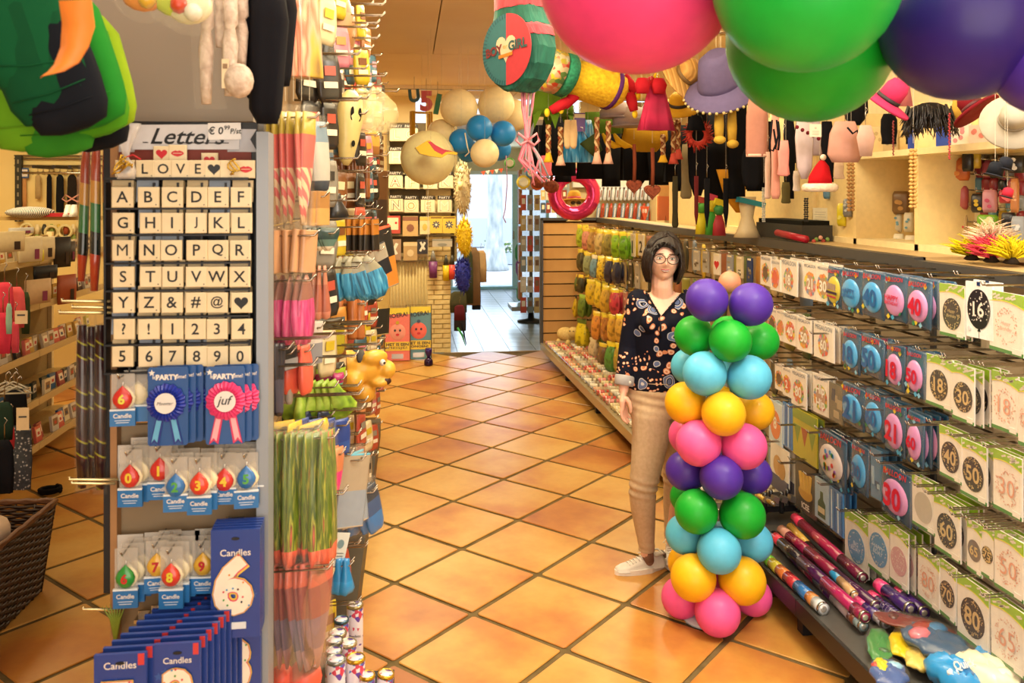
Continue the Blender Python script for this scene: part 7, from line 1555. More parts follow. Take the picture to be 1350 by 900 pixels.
LP = [('L',523,176,'#b8a880'),('O',541,176,'#b8a880'),('H',522,206,'#c9c4ae'),('X',541,206,'#c9b480'),('A',521,238,'#c8483c'),('F',543,239,'#b8a070'),('S',567,239,'#b8a070'),('K',588,238,'#b8a890'),('N',522,269,'#8a7a66'),('O',542,270,'#b89a4a'),('E',564,270,'#b8a060'),('M',586,270,'#8a8070')]
for q,(ch,x,y,c) in enumerate(LP):
    row = ['top','second','third','lowest'][0 if y < 190 else 1 if y < 220 else 2 if y < 250 else 3]
    t = thing('letter_pack',f'white pack with a {dict(A="red").get(ch, "gold outlined")} letter {ch} in the {row} row of letter packs','letter pack',at(x,y,Y=YB - .08))
    MB().box((0,0,0),(18*s,.02,19*s),mat('#e6d9b4',.4)).obj('card',t);MB().box((0,-.002,9.5*s),(18*s,.022,5*s),mat('#2c2418',.5)).obj('header',t)
    b = MB();add_text(b,'PARTY',(0,9.5*s),wd=14*s,m=WHITE,y=-.0145);b.obj('header_lettering',t)
    b = MB();add_text(b,ch,(0,-.01),h=13*s,m=mat(c,.4),y=-.012,bold=.05);add_text(b,ch,(0,-.01),h=12*s,m=mat('#efe6cc',.4),y=-.0135,bold=-.0);b.obj('letter_shape',t)
    dup(t,tuple(at(x+1,y+1,Y=YB - .04)),f'white pack behind the letter {ch} pack in the {row} row','packs behind the letter packs',only=('card','header'))
for (x,y,w_,h_,c1,c2,lab,kind) in [(517,296,21,23,'#b8483c','#efe0c0','red rimmed pack with white centre and hearts','h'),(541,298,20,26,'#c9a870','#8a5a44','beige wrapped pack with brown header','b'),(560,297,13,23,'#e0d0a0','#c9b458','cream pack beside the yellow star packs','b'),(575,296,16,22,'#e0c04a','#1f3f6a','yellow pack with a navy snowflake, left of two','s'),(592,296,17,22,'#e0c04a','#1f3f6a','yellow pack with a navy snowflake, right of two','s'),
      (519,329,19,27,'#a88a70','#efe6d8','brown pack with white ribbon shape, lower left','x'),(541,331,18,24,'#b89a6a','#d9c49a','clear pack with beige pieces, lower middle','b'),(557,325,14,19,'#2f2c30','#e0d8c8','black square pack with white scroll print','x'),(583,320,26,10,'#b8b0a0','#8a8a80','flat silver clear pack under the yellow star packs','b')]:
    t = thing('party_pack',lab,'party pack',at(x,y,Y=YB - .08));W,H = w_*s,h_*s
    MB().box((0,0,0),(W,.025,H),mat(c1,.4)).obj('card',t);b = MB()
    if kind == 's':
        for k in range(4):b.box((0,-.014 - k*.0003,0),(W*.62,.001,W*.09),mat(c2,.4),ry=k*pi/4)
        b.disc((0,0),W*.1,W*.1,mat('#e8e0c0',.4),y=-.016)
        b.box((0,-.0135,H*.42),(W*.9,.001,H*.1),mat('#8a6a2a',.4))
    elif kind == 'h':b.box((0,-.013,.01),(W*.76,.001,H*.68),mat(c2,.4));b.disc((-W*.24,.0),.014,.014,RED,y=-.0145,n=8);b.disc((W*.24,.02),.014,.014,RED,y=-.0145,n=8)
    elif kind == 'x':b.box((0,-.014,0),(W*.2,.001,H*.7),mat(c2,.4),ry=.5);b.box((0,-.0145,.01),(W*.2,.001,H*.6),mat(c2,.4),ry=-.5)
    else:b.box((0,-.014,H*.38),(W,.001,H*.2),mat(c2,.4));b.disc((0,-.02),W*.25,H*.2,mat(c2,.4),y=-.014,n=8)
    b.obj('print',t)
for (x,y0,y1,c1,c2,lab) in [(571,330,366,'#8a8a86','#7a3a7a','purple handled brush set hanging on the pier'),(588,336,370,'#3a3a34','#e0c21e','yellow tube pack hanging on the pier'),(596,336,368,'#3a3a34','#d8483c','red tube pack hanging at the pier edge')]:
    D = 9.845;H = (y1 - y0)*D/FPX;t = thing('tube_pack',lab,'party pack',at(x,y0,Y=D));w_ = .04 if x > 580 else .05
    MB().loft([(0,0,0,.01,.01),(-H*.4,0,0,w_*.8,.02)],mat(c1,.3),n=10).obj('top',t);MB().loft([(-H*.4,0,0,w_,.025),(-H,0,0,w_*.9,.025)],mat(c2,.4),n=10).obj('tube',t)
# welcome packs on the floor
for q,(x,c,c2,word,word2,lab) in enumerate([(524,'#e8786a','#e8a08a','HET IS EEN','MEISJE!','pink window banner pack with a baby drawing leaning at the radiator'),(552,'#5a8a9a','#e0605a','HET IS EEN','JONGEN!','blue window banner pack with a baby drawing leaning at the radiator')]):
    Y = 9.45+q*.06;p = at(x,472,Y=Y);t = thing('banner_pack',lab,'banner pack',(p[0],Y,.01),rot=(-.12,0,0));s2 = Y/FPX;W = 33*s2;H = 68*s2
    MB().box((0,0,H/2),(W,.02,H),mat(c,.35)).obj('card',t);b = MB();b.box((0,-.011,H*.94),(W,.001,H*.12),YEL);add_text(b,'HOERA!',(0,H*.86),wd=W*.8,m=INK,y=-.013,bold=.02,rot=.12);b.obj('header',t)
    b = MB();oval(b,(0,H*.54),W*.32,H*.16,.006,mat('#e89a8a' if q == 0 else '#e8685a',.4),y0=-.010);b.disc((-W*.1,H*.57),.012,.014,INK,y=-.017,n=8);b.disc((W*.1,H*.57),.012,.014,INK,y=-.017,n=8);b.disc((0,H*.49),.02,.014,RED,y=-.018,n=8);b.disc((0,H*.72),.02,.02,mat('#c9a81e' if q == 0 else '#3a4a6a',.4),y=-.017,n=8);b.obj('baby_drawing',t)
    b = MB();b.box((0,-.012,H*.27),(W,.001,H*.17),mat('#e8c83a',.4));add_text(b,word,(0,H*.305),h=H*.055,wd=W*.88,m=INK,y=-.0135,bold=.03);add_text(b,word2,(0,H*.235),h=H*.055,wd=W*.75,m=INK,y=-.0135,bold=.03);b.obj('yellow_band',t)
    MB().box((0,-.012,H*.08),(W*.45,.001,H*.09),mat('#b8b0a8',.2,.4)).obj('silver_window',t)
    MB().tube([(-W/2,-.015,.01),(-W/2,-.015,H+.02),(W/2,-.015,H+.02),(W/2,-.015,.01)],.005,mat('#4a4034',.4),n=5).obj('wire_frame',t)
p = at(565,482,Z=0);t = thing('balloon_weight','small dark purple balloon weight with foil tuft standing on the tiles','balloon weight',p);MB().lathe([(.04,0),(.05,.02),(.045,.06),(.02,.09)],mat('#2a1440',.2,.4),n=12).obj('weight',t);MB().loft([(.19,0,0,.035,.03),(.15,0,0,.04,.03),(.08,0,0,.012,.012)],mat('#3a2470',.25,.4),n=10,fold=.3).obj('foil_tuft',t)
# pale wig / pompom clusters at the pier corner
def tuft(lab,x,y0,y1,wpx,D,c,seed,n=320,cat='tinsel'):
    s_ = D/FPX;t = thing('tinsel_bunch',lab,cat,at(x,(y0+y1)/2,D=D));H = (y1 - y0)*s_/2;W = wpx*s_/2;R = random.Random(seed);b = MB();m_ = mat(c,.45)
    core = MB().ico((0,0,0),1,m_,12,(W*.8,W*.6,H*.88));core.obj('core',t)
    for k in range(n):
        a = R.uniform(0,6.28);e = R.uniform(-1,1);q = sqrt(1 - e*e);p = (W*.78*q*cos(a),W*.6*q*sin(a),H*.86*e);g = R.uniform(1.1,1.32)
        b.tube([p,(p[0]*g+R.uniform(-.01,.01),p[1]*g,p[2]*g+R.uniform(-.02,.02))],[.006,.002],m_,n=3)
    b.obj('strands',t)['kind'] = 'stuff'
tuft('pale beige curly wig bunch at the pier corner',610,212,286,26,9.3,'#c9b890',1,420);tuft('bright yellow tinsel bunch on the coat hooks',612,287,338,24,9.2,'#e8c81a',2,420);tuft('royal blue tinsel bunch below the yellow one',610,338,386,24,9.2,'#1c2a9a',3,420)
t = thing('yellow_cloth','small yellow ribbon cloth beside the blue letter','cloth',at(607,243,D=9.2));MB().loft([(.03,0,0,.03,.02),(-.06,0,0,.02,.02)],mat('#d9c890',.6),n=8).obj('cloth',t)
for (x,y0,y1,w_,D,c,lab) in [(604,384,412,22,9.6,'#4a4a34','camouflage coat hanging under the blue tinsel'),(622,326,402,22,9.9,'#7a6248','tan brown coat hanging at the passage corner'),(634,330,372,14,10.1,'#b89a70','beige coat sleeve reaching towards the door'),(617,330,400,14,9.8,'#3a4230','dark olive coat between the tinsel and the tan coat'),(628,372,408,12,10.0,'#1e2838','navy coat hem below the tan coat'),(607,404,436,16,9.6,'#34343c','dark grey umbrella cloth below the camouflage coat'),(606,402,422,14,9.55,'#5a1e28','dark red cloth end below the camouflage coat')]:
    cloth(lab,x,y0,y1,w_,D,c,cat='coat',nm='coat',fold=.3,prof=[(0,.5),(.1,.9),(.5,1),(1,.95)])
t = thing('umbrella','folded green and black umbrella hanging lowest at the passage corner','umbrella',at(608,425,D=9.5),rot=(0,-.15,0));MB().tube([(0,0,0),(.01,0,-.1),(.02,0,-.26)],[.012,.012,.003],BLK,n=6).obj('shaft',t);MB().tube([(-.05,0,-.05),(-.01,0,-.14),(.01,0,-.27)],[.012,.012,.003],mat('#2f9a4a',.5),n=6).obj('green_edge',t)
MB().box((.60,9.95,1.95),(.20,.03,.05),STEEL).obj('coat_rail',sh)
# rosette multi at top of passage, bunting
t = thing('bunting_end','red white and orange bunting piece over the door','bunting',at(648,224,D=9.4),rot=(0,-.15,0));b = MB()
for k in range(5):b.prism([(-.12+k*.05,0),(-.07+k*.05,0),(-.095+k*.05,-.05)],0,.004,mat('#d8502c' if k % 2 == 0 else '#e8e0d8',.5))
b.obj('flags',t)

# postcard spinner and passage right side
sp_ = thing('postcard_spinner','wire postcard stand with wooden sides at the right of the passage','card stand',at(700,420,D=12.3)[:2]+(0,));X0 = 0
wd = mat('#b8743a',.5)
MB().box((-.10,0,.22),(.42,.5,.06),mat('#9aa0a4',.3,.3)).obj('base_shelf',sp_)
MB().lathe([(.20,.0),(.20,.02),(.05,.05),(.03,.2)],mat('#2a2c30',.4),n=20).obj('round_foot',sp_)
MB().lathe([(.025,.2),(.025,2.3)],STEEL,n=8).obj('pole',sp_)
for k in range(7):
    MB().box((-.17,-.05,.46+k*.27),(.045,.16,.24),wd).obj('side_board',sp_)
R = random.Random(9)
for k in range(7):
    for j in range(3):
        c = [('#d9d4cc','white'),('#b8b4ac','silver'),('#c8584a','red'),('#8a9aa8','grey blue'),('#d9c08a','straw')][(k*2+j) % 5]
        p = at(690+j*9,240+k*27,D=12.0);t = thing('postcard',f'small {c[1]} card in the {["top", "second", "third", "fourth", "fifth", "sixth", "lowest"][k]} tier of the postcard stand','postcard',p,rz=R.uniform(-.3,.3),group=f'{c[1]} cards on the postcard stand, tier {["one", "two", "three", "four", "five", "six", "seven"][k]}');MB().box((0,0,0),(.085,.006,.22),mat(c[0],.2,coat=.4)).obj('card',t);MB().box((0,-.004,.02),(.05,.001,.08),mat('#8a6a5a' if j else '#e8e4e0',.4)).obj('print',t)
for (x,y,c,lab) in [(683,332,'#3fae7a','green balloon shape left of the postcard stand'),(684,352,'#8a5ac0','purple small bag left of the postcard stand'),(685,385,'#4fc09a','mint green small bag low beside the postcard stand')]:
    t = thing('hanging_toy',lab,'toy',at(x,y,D=12.6));MB().loft([(.12,0,0,.02,.02),(.05,0,0,.05,.04),(-.08,0,0,.045,.04),(-.13,0,0,.02,.02)],mat(c,.4),n=10,fold=.15).obj('body',t)

# ================================================================ LEFT ROOM
XL = -2.55
lg2 = thing('shelf_gondola','cream shelving with rows of small boxes in the left room','shelving')
LZ = [.16,.46,.78,1.10,1.40]
for y in (3.2,4.6,6.0,7.2):MB().box((XL - .32,y,.8),(.04,.04,1.5),cream).obj('upright',lg2)
for a,b_ in ((3.2,4.6),(4.6,6.0),(6.0,7.2)):
    MB().box((XL - .34,(a+b_)/2,.8),(.02,b_ - a - .01,1.45),mat('#9a8052',.6)).obj('back_panel',lg2)
    for z in LZ:
        MB().box((XL - .12,(a+b_)/2,z - .012),(.40,b_ - a - .008,.02),mat('#c9ac70',.4)).obj('shelf',lg2)
        MB().box((XL+.085,(a+b_)/2,z+.005),(.012,b_ - a - .008,.045),mat('#d9c08a',.25,0,.8)).obj('shelf_edge',lg2)
bxc = [('#e8d8b4','cream'),('#c9a04a','gold'),('#5a3a30','brown'),('#d86a5a','coral'),('#2a3a3a','dark green'),('#d9d0c4','white'),('#c8c81e','lime'),('#3a6a9a','blue'),('#1a1a20','black'),('#b8a890','beige'),('#a8504a','red')]
bm2 = {}
for k,(c,n_) in enumerate(bxc):
    b = MB();b.box((0,0,.055),(.02,.085,.11),mat(c,.35,coat=.2));b.box((.0105,0,.065),(.001,.06,.05),mat('#efe6d2' if k not in (0,5) else '#8a6a4a',.4));b.box((.0112,0,.06),(.0008,.03,.02),mat('#c8483c' if k % 2 else '#3a4a6a',.4));bm2[k] = b.mesh('product_box')
R = random.Random(11)
for zi,z in enumerate(LZ):
    for k in range(42):
        y = 3.3+k*.094
        if R.random() < .10:continue
        c = R.choice({4:[0,5,0,6,1,2,0,9],3:[0,2,6,1,9,5,8],2:[3,8,5,1,6,10,9],1:[4,4,2,10,0,5,7],0:[7,3,0,10,5,9]}[zi])
        o = put('product_box',bm2[c],None,(XL+R.uniform(-.01,.05),y,z),(0,R.uniform(-.25,.0),R.uniform(-.12,.12)))
        rw = ['lowest','fourth','third','second','top'][zi];tag(o,f'small {bxc[c][1]} box standing on the {rw} shelf of the left room shelving','box',f'{bxc[c][1]} boxes on the {rw} left room shelf')
for zi in (1,2,3):
    for y in (3.8,4.5,5.2):o = MB().box((XL+.06,y,LZ[zi]+.05),(.02,.34,.07),mat('#b88a4a',.6)).box((XL+.071,y,LZ[zi]+.05),(.001,.03,.03),INK).obj('carton_tray');tag(o,f'brown open carton tray on the {["lowest", "fourth", "third", "second"][zi]} shelf, {"nearest" if y < 4 else "middle" if y < 5 else "furthest"} one','tray')
# white paper packs on top, leaning
for q,(x,y0,y1,w_,c,lab) in enumerate([(12,305,332,28,'#e8d4a0','cream paper pack at the top left of the left shelving'),(40,312,345,22,'#efe0b4','cream paper pack in the middle of the top shelf'),(58,312,342,20,'#e8d8ac','cream paper pack right of the middle one on the top shelf'),(46,330,345,16,'#d9cf1e','lime yellow pack in front of the cream packs'),(82,312,352,16,'#23201c','black picture pack at the right end of the top shelf'),(92,318,345,10,'#4a4034','dark brown pack right of the black one'),(60,350,368,22,'#16181c','black flat pack on the second shelf'),(50,368,400,24,'#d9b88a','beige soft pack hanging in the second row'),(88,362,400,18,'#a8502c','rust red round bag with a green strip'),(28,300,308,22,'#dfe0d8','white flat lid on top of the left shelving')]):
    p = at(x,y1,X=XL+.14);p2 = at(x,y0,X=XL+.14);H = p2[2] - p[2];W = w_*p[1]/FPX*1.6;t = thing('paper_pack',lab,'pack',p,rz=1.1);MB().loft([(H,0,0,W*.5,.008),(H*.5,0,0,W*.5,.014),(0,0,0,W*.48,.01)],mat(c,.5),n=12,power=.5).obj('pack',t);MB().box((W*.2,-.016,H*.3),(W*.18,.002,H*.4),mat('#8a3a5a' if q % 2 else '#3a2a20',.4)).obj('label_print',t)
# hanging clothes bunches at the left edge
hang_prof = [(0,.5),(.15,.9),(.6,1),(1,.8)]
for q,(x,y0,y1,w_,D,c,lab) in enumerate([(6,372,420,22,3.6,'#e8485a','coral pink ruffled top hanging at the left edge'),(22,378,432,20,3.7,'#f06a6a','salmon pink ruffled top right of the coral one'),(4,412,466,20,3.5,'#d83a50','deep coral ruffled cloth at the left edge'),(20,424,465,10,3.6,'#e8586a','coral cloth strip ending in a point'),(12,400,440,8,3.4,'#9ac0a8','pale mint cloth between the coral tops'),(34,385,440,12,3.8,'#3a4a2c','dark green strap cloth behind the coral tops'),(20,512,560,30,3.5,'#17181e','black cloth bag hanging over the lower shelves'),(6,530,580,22,3.3,'#24382a','dark green cloth at the left edge'),(28,548,645,26,3.6,'DOT','grey dotted tie cloth hanging to the lowest shelf'),(6,580,650,24,3.2,'#121218','black cloth with white rings at the left edge'),(14,560,592,10,3.4,'#c8404a','small red ribbon beside the dotted cloth'),(10,600,640,10,3.3,'#c9a86a','sand coloured sleeve at the left edge')]):
    m_ = ramp_mat('grey_dots','voronoi',[(.0,'#d9d9d4'),(.3,'#b0b2b4'),(.34,'#4a5058'),(1,'#3a4048')],scale=70,rough=.8) if c == 'DOT' else mat(c,.8)
    cloth(lab,x,y0,y1,w_,D,m_,cat='clothing',nm='hanging_clothes',fold=.5 if q < 5 else .3,prof=hang_prof)
for (x,y,lab) in [(28,418,'white hang tag on the coral top'),(30,552,'cream hang tag by the black cloth bag')]:
    t = thing('price_tag',lab,'tag',at(x,y,D=3.2));MB().box((0,0,0),(.045,.002,.05 if y < 500 else .085),mat('#e8cfa0',.5)).obj('card',t);MB().box((0,-.0015,.008),(.028,.001,.006),mat('#4a4a48',.5)).obj('print',t)
for q in range(4):t = thing('plastic_hanger',['clear hanger topmost at the left edge','clear hanger second at the left edge','clear hanger third at the left edge','clear hanger lowest at the left edge'][q],'hanger',at(8+q*5,506+(q % 2)*6,D=3.4));MB().tube([(-.06,0,-.02),(0,0,.01),(.06,0,-.02),(-.06,0,-.02)],.004,mat('#e0d8c0',.1,0,.6),n=5).obj('bar',t);MB().tube([(0,0,.01),(0,0,.04),(.012,0,.05),(.02,0,.035)],.003,CHROME,n=5).obj('hook',t)
# wicker basket
wk = ramp_mat('dark_wicker','noise',[(.3,'#24130b'),(.7,'#4a2c1a')],scale=30,rough=.45)
bx,by = -1.99,3.72;t = thing('wicker_basket','dark brown woven wicker basket standing on the floor at the left edge','basket',(bx,by,0),rz=-.03)
LX,LY = .31,.52
def rr_(f,z,w=.0):
    return [(LX*f*sx,LY*f*sy,z) for sx,sy in ((-1,-1),(1,-1),(1,1),(-1,1))]
for lv_ in range(26):
    z = .015+lv_*.0145;f = .88+.12*lv_/26;pts = []
    for (p,q) in zip(rr_(f,z),rr_(f,z)[1:]+rr_(f,z)[:1]):
        n = 12 if abs(p[0] - q[0]) > .01 else 20
        for k in range(n):
            u = k/n;w_ = .006*(1 if (k+lv_) % 2 else -1);x_,y_ = p[0]+(q[0] - p[0])*u,p[1]+(q[1] - p[1])*u
            pts.append((x_+(w_ if abs(p[0] - q[0]) < .01 else 0),y_+(w_ if abs(p[0] - q[0]) > .01 else 0),z))
    MB().tube(pts,.008,wk,n=5,closed=True).obj('woven_strand',t)
for (p,q) in zip(rr_(1,0),rr_(1,0)[1:]+rr_(1,0)[:1]):
    n = 7 if abs(p[0] - q[0]) > .01 else 11
    for k in range(n):u = k/n;x_,y_ = p[0]+(q[0] - p[0])*u,p[1]+(q[1] - p[1])*u;MB().tube([(x_*.88,y_*.88,.0),(x_,y_,.39)],.006,wk,n=5).obj('stake',t)
R2 = rr_(1.01,.40)
for off in (0,1):MB().tube([(p[0]+(q[0] - p[0])*k/14,p[1]+(q[1] - p[1])*k/14,.40+.006*sin(k*1.6+off*pi)) for p,q in zip(R2,R2[1:]+R2[:1]) for k in range(14)],.011,mat('#6a4226',.45),n=6,closed=True).obj('rim',t)
MB().box((0,0,.012),(LX*1.7,LY*1.7,.016),wk).obj('bottom',t)
for q,(dx,dy,c,lab) in enumerate([(-.1,.2,'#16161c','black cloth bundle in the wicker basket'),(.08,.3,'#d9c0a8','cream cloth with a pink edge in the basket far corner'),(.0,-.1,'#1c1a24','dark cloth bundle in the near half of the basket'),(.12,.05,'#7a2a30','dark red cloth in the middle of the basket')]):
    o = MB().ico((0,0,0),.13,mat(c,.8),12,(1,1.1,.6)).obj('cloth_bundle',None,(bx+dx,by+dy,.29 if q != 1 else .33));me = o.data
    for v in me.vertices:v.co *= 1+.12*sin(v.co.x*60+v.co.y*40)
    tag(o,lab,'cloth')
# far wall of the left room: slatwall, uprights, clothes
YW_ = 8.8
lw = thing('wall_rack','black slotted upright and rails on the yellow wall of the left room','rack')
p0 = at(25,205,Y=YW_);p1 = at(25,292,Y=YW_);MB().box((p0[0],YW_,(p0[2]+p1[2])/2),(.06,.04,p0[2] - p1[2]),mat('#2a2c22',.5)).obj('slotted_upright',lw)
for k in range(8):MB().box((p0[0],YW_ - .022,p0[2] - .06 - k*.08),(.015,.003,.04),mat('#8a8468',.5)).obj('slot',lw)
pR = at(112,208,Y=YW_)
for y in (205,209,218):z = at(60,y,Y=YW_)[2];MB().box(((p0[0]+pR[0])/2+.2,YW_+.02,z),(pR[0] - p0[0]+.5,.02,.012),mat('#5a4a24',.6)).obj('slat_gap',lw)
MB().box((p0[0]+.25,YW_ - .01,at(30,330,Y=YW_)[2]),(2.4,.03,.03),STEEL).obj('rail',lw)
zr = at(60,228,Y=8.4)[2];pa,pb = at(30,228,Y=8.4)[0],at(112,228,Y=8.4)[0]
rl = thing('clothes_rail','horizontal chrome rail with hangers in the left room','clothes rail',(0,8.4,zr));MB().tube([(pa,0,0),(pb+.3,0,0)],.012,CHROME,n=6).obj('rod',rl)
for x in (51,77,98):p = at(x,222,Y=8.5);MB().box((p[0],.2,.06),(.03,.42,.03),INK).obj('bracket',rl)
for q,(x,y1,w_,c,lab) in enumerate([(29,276,12,'#c9925a','tan coat furthest left on the far clothes rail'),(42,272,12,'#26303c','navy jacket second on the far clothes rail'),(50,262,7,'#b8a070','sand coloured top third on the far clothes rail'),(57,276,10,'#3a4424','dark green garment fourth on the far clothes rail'),(65,280,7,'#16161a','black trousers fifth on the far clothes rail'),(71,276,7,'#8a7040','olive brown garment sixth on the far clothes rail'),(79,280,10,'#1a1c20','black jacket with a pale tag on the far clothes rail'),(89,266,8,'#5a4a34','brown garment eighth on the far clothes rail'),(95,278,12,'#2a2420','dark bag with a white bow print on the far rail'),(104,270,8,'#c9a890','pale pink garment at the right end of the far rail')]):
    cloth(lab,x,230,y1,w_,8.4 if q % 2 else 8.3,c,cat='clothing',nm='hanging_garment',fold=.25,prof=[(0,.4),(.08,.9),(.6,1),(1,.95)],thick=.3)
    t = thing('plastic_hanger','clear hanger above the ' +lab.split(' on ')[0].split(' with ')[0][:50],'hanger',at(x,226,D=8.35));MB().tube([(-.05,0,-.03),(0,0,.0),(.05,0,-.03)],.006,CHROME,n=4).obj('bar',t);MB().tube([(0,0,0),(0,0,.03)],.004,CHROME,n=4).obj('hook',t)
t = thing('bow_print','white bow drawing on the dark bag in the left room','print',at(95,262,D=8.2));
for sx in (-1,1):MB().tube([(0,0,0),(sx*.06,0,.04),(sx*.09,0,0),(sx*.05,0,-.03),(0,0,0)],.008,mat('#e0a090',.5),n=5).obj('bow_loop',t)
t = thing('price_sign','small blue and white sign at the left end of the far rail','sign',at(33,228,Y=8.80));MB().box((0,0,0),(.07,.01,.10),mat('#3a5a8a',.5)).obj('plate',t);MB().box((0,-.006,-.02),(.05,.002,.03),WHITE).box((0,-.006,.025),(.05,.002,.02),WHITE).obj('print',t)
# cushion on low shelf, shoe ledge
zc = at(60,287,Y=7.7)[2];le = thing('wall_ledge','narrow cream ledge across the left room wall under the clothes','ledge',(at(60,287,Y=7.7)[0],7.7,zc));MB().box((0,0,0),(1.6,.4,.03),mat('#a88a4c',.5)).obj('board',le)
t = thing('cushion','black and white striped cushion lying on the ledge','cushion',at(40,283,Y=7.5));t.location[2] = zc+.015;b = MB();b.ico((0,0,.035),1,ramp_mat('stripe_cushion','wave',[(.0,'#d9d4c4'),(.5,'#1c2430')],scale=4,rough=.8,interp='CONSTANT',vec_scale=(6,1,1)),14,(.20,.12,.05));b.obj('cover',t)
t = thing('red_belt','red flat cloth lying right of the striped cushion','cloth',at(76,283,Y=7.5));t.location[2] = zc+.015;MB().box((0,0,.015),(.22,.1,.03),mat('#a82a30',.7)).obj('cloth',t)
for q,x in enumerate((90,98)):t = thing('display_shoe_form',['white display foot left on the ledge','white display foot right on the ledge'][q],'display',at(x,283,Y=7.5));t.location[2] = zc+.015;MB().loft([(.10,0,.0,.02,.02),(.04,0,-.01,.03,.03),(0,0,-.03,.03,.06)],mat('#d9d4c8',.3),n=12).obj('foot',t)
for r_ in range(3):
    for k in range(9):
        x = 30+k*9.5;p = at(x,302+r_*11,Y=8.81);c = ['#d9b84a','#a8502c','#e8d8a8','#3a3a30','#8aa04a'][(k+r_*2) % 5];n_ = ['golden','rust','cream','dark','green'][(k+r_*2) % 5]
        o = MB().loft([(.05,0,0,.012,.01),(0,0,0,.03,.02),(-.05,0,0,.02,.015)],mat(c,.5),n=8).obj('hanging_trinket',None,p);tag(o,f'small {n_} trinket in the {["top", "middle", "bottom"][r_]} line under the ledge of the left room','trinket',f'{n_} trinkets in the {["top", "middle", "bottom"][r_]} line')
for (x,y) in [(35,303),(68,306),(86,305)]:
    t = thing('paper_ring',f'pale round paper ring {"left" if x < 40 else "in the middle" if x < 70 else "right"} below the ledge in the left room','decoration',at(x,y,Y=8.77));MB().tube([(.06*cos(a),0,.06*sin(a)) for a in [2*pi*k/14 for k in range(14)]],.014,mat('#e0d49a',.6),n=6,closed=True).obj('ring',t)
# black round castor under the shelving
t = thing('cable_bundle','black coiled cable on the tiles under the left shelving','cable',at(66,648,Z=.02));MB().tube([(.06*cos(a),.05*sin(a),.0+.01*(a/6)) for a in [k*.6 for k in range(24)]],.012,BLK,n=6).obj('coil',t)

# ================================================================ WOMAN
D0 = cam_w = 4.10
def Wp(x,y,d=0.0):return np.array(at(x,y,D=D0+d))
wo = thing('person','woman with dark bob hair and glasses, navy patterned blouse, beige trousers, beside the balloon column','person',(Wp(865,600)[0],Wp(865,600)[1],0))
O = np.array(wo.location)
def L(x,y,d=0.0):return Wp(x,y,d) - O
skm = mat('#efbda4',.5,sss=.15);Rv = np.array((RT[0],RT[1],0));Fv = np.array((FW[0],FW[1],0));Uv = np.array((0,0,1.0))
S = D0/FPX
# ---- head built as a shaped surface (local x right, y back, z up), centre between the ears
def head_pts():
    n,k = 56,44;vs = []
    for i in range(k+1):
        a = pi*i/k
        for j in range(n):
            q = 2*pi*j/n;x,y,z = sin(a)*cos(q),sin(a)*sin(q),-cos(a)
            rx,ry,rz_ = .073,.088,.108
            X,Y,Z = x*rx,y*ry,z*rz_
            if z < 0:X *= 1 - .22*(-z) ** 1.5;Y *= 1 - .10*(-z) ** 2
            if y < 0:
                f = -y;Y *= .96
                g = lambda cx,cz,sx,sz:math.exp(-((X - cx)/sx) ** 2 - ((Z - cz)/sz) ** 2)
                Y -= .020*g(0,-.022,.010,.014)+.010*g(0,.0,.008,.020)      # nose
                Y -= .004*g(-.011,-.028,.006,.006)+.004*g(.011,-.028,.006,.006)
                Y += .009*g(-.029,.006,.014,.010)+.009*g(.029,.006,.014,.010)   # eye sockets
                Y -= .004*g(0,.022,.045,.008)                                     # brow
                Y -= .006*g(0,-.052,.018,.008) - .0015*g(0,-.0525,.022,.002)   # lips
                Y -= .009*g(0,-.085,.018,.014)                                    # chin
                Y -= .005*g(-.036,-.025,.016,.018)+.005*g(.036,-.025,.016,.018)
            vs.append((X,Y,Z))
    fs = []
    for i in range(k):
        for j in range(n):fs.append((i*n+j,i*n+(j+1) % n,(i+1)*n+(j+1) % n,(i+1)*n+j))
    return vs,fs
hc = L(875,341,-.02)
hr = -.05;tl = -.05   # slight turn and tilt
def hxf(p,sc=1.0):
    x,y,z = p;x,y = x*cos(hr) - y*sin(hr),x*sin(hr)+y*cos(hr);x,z = x*cos(tl) - z*sin(tl),x*sin(tl)+z*cos(tl)
    return hc+Rv*x*sc+Fv*y*sc+Uv*z*sc
hv,hf = head_pts()
body = MB();body.add([tuple(hxf(p)) for p in hv],hf,skm,True)
def caps(b,pts,rs,m):
    b.tube([tuple(p) for p in pts],rs,m,n=14)
    for p,r in zip(pts,rs):b.ico(tuple(p),r,m,14)
neck0 = hxf((0,.02,-.06));nb = L(873,388,.02)
caps(body,[neck0,L(873,376,.0),nb],[.053,.052,.056],skm)
_n = 28
_rg = [(L(874,381,.02),.045,.04),(L(874,388,.03),.068,.048),(L(874,394,.03),.125,.066),(L(874,404,.03),.150,.086),(L(873,424,.02),.140,.108),(L(872,445,.025),.128,.102),(L(871,470,.03),.122,.088),(L(869,492,.03),.130,.092),(L(867,512,.03),.130,.095)]
body.add([tuple(c+Rv*a*cos(2*pi*j/_n)+Fv*b*sin(2*pi*j/_n)) for c,a,b in _rg for j in range(_n)],[(i*_n+j,(i+1)*_n+j,(i+1)*_n+(j+1) % _n,i*_n+(j+1) % _n) for i in range(len(_rg) - 1) for j in range(_n)]+[tuple(range(_n)),tuple(range((len(_rg) - 1)*_n,len(_rg)*_n))[::-1]],skm,True)
ShR,ElR,WrR = L(842,397,.03),L(829,458,.04),L(822,514,-.01)
ShL,ElL,WrL = L(906,397,.04),L(918,455,.10),L(905,505,.12)
caps(body,[L(873,396,.03),ShR,ElR,(ElR+WrR)/2+Rv*-.002,WrR],[.05,.046,.036,.032,.024],skm)
caps(body,[L(873,396,.03),ShL,ElL,WrL],[.05,.046,.036,.024],skm)
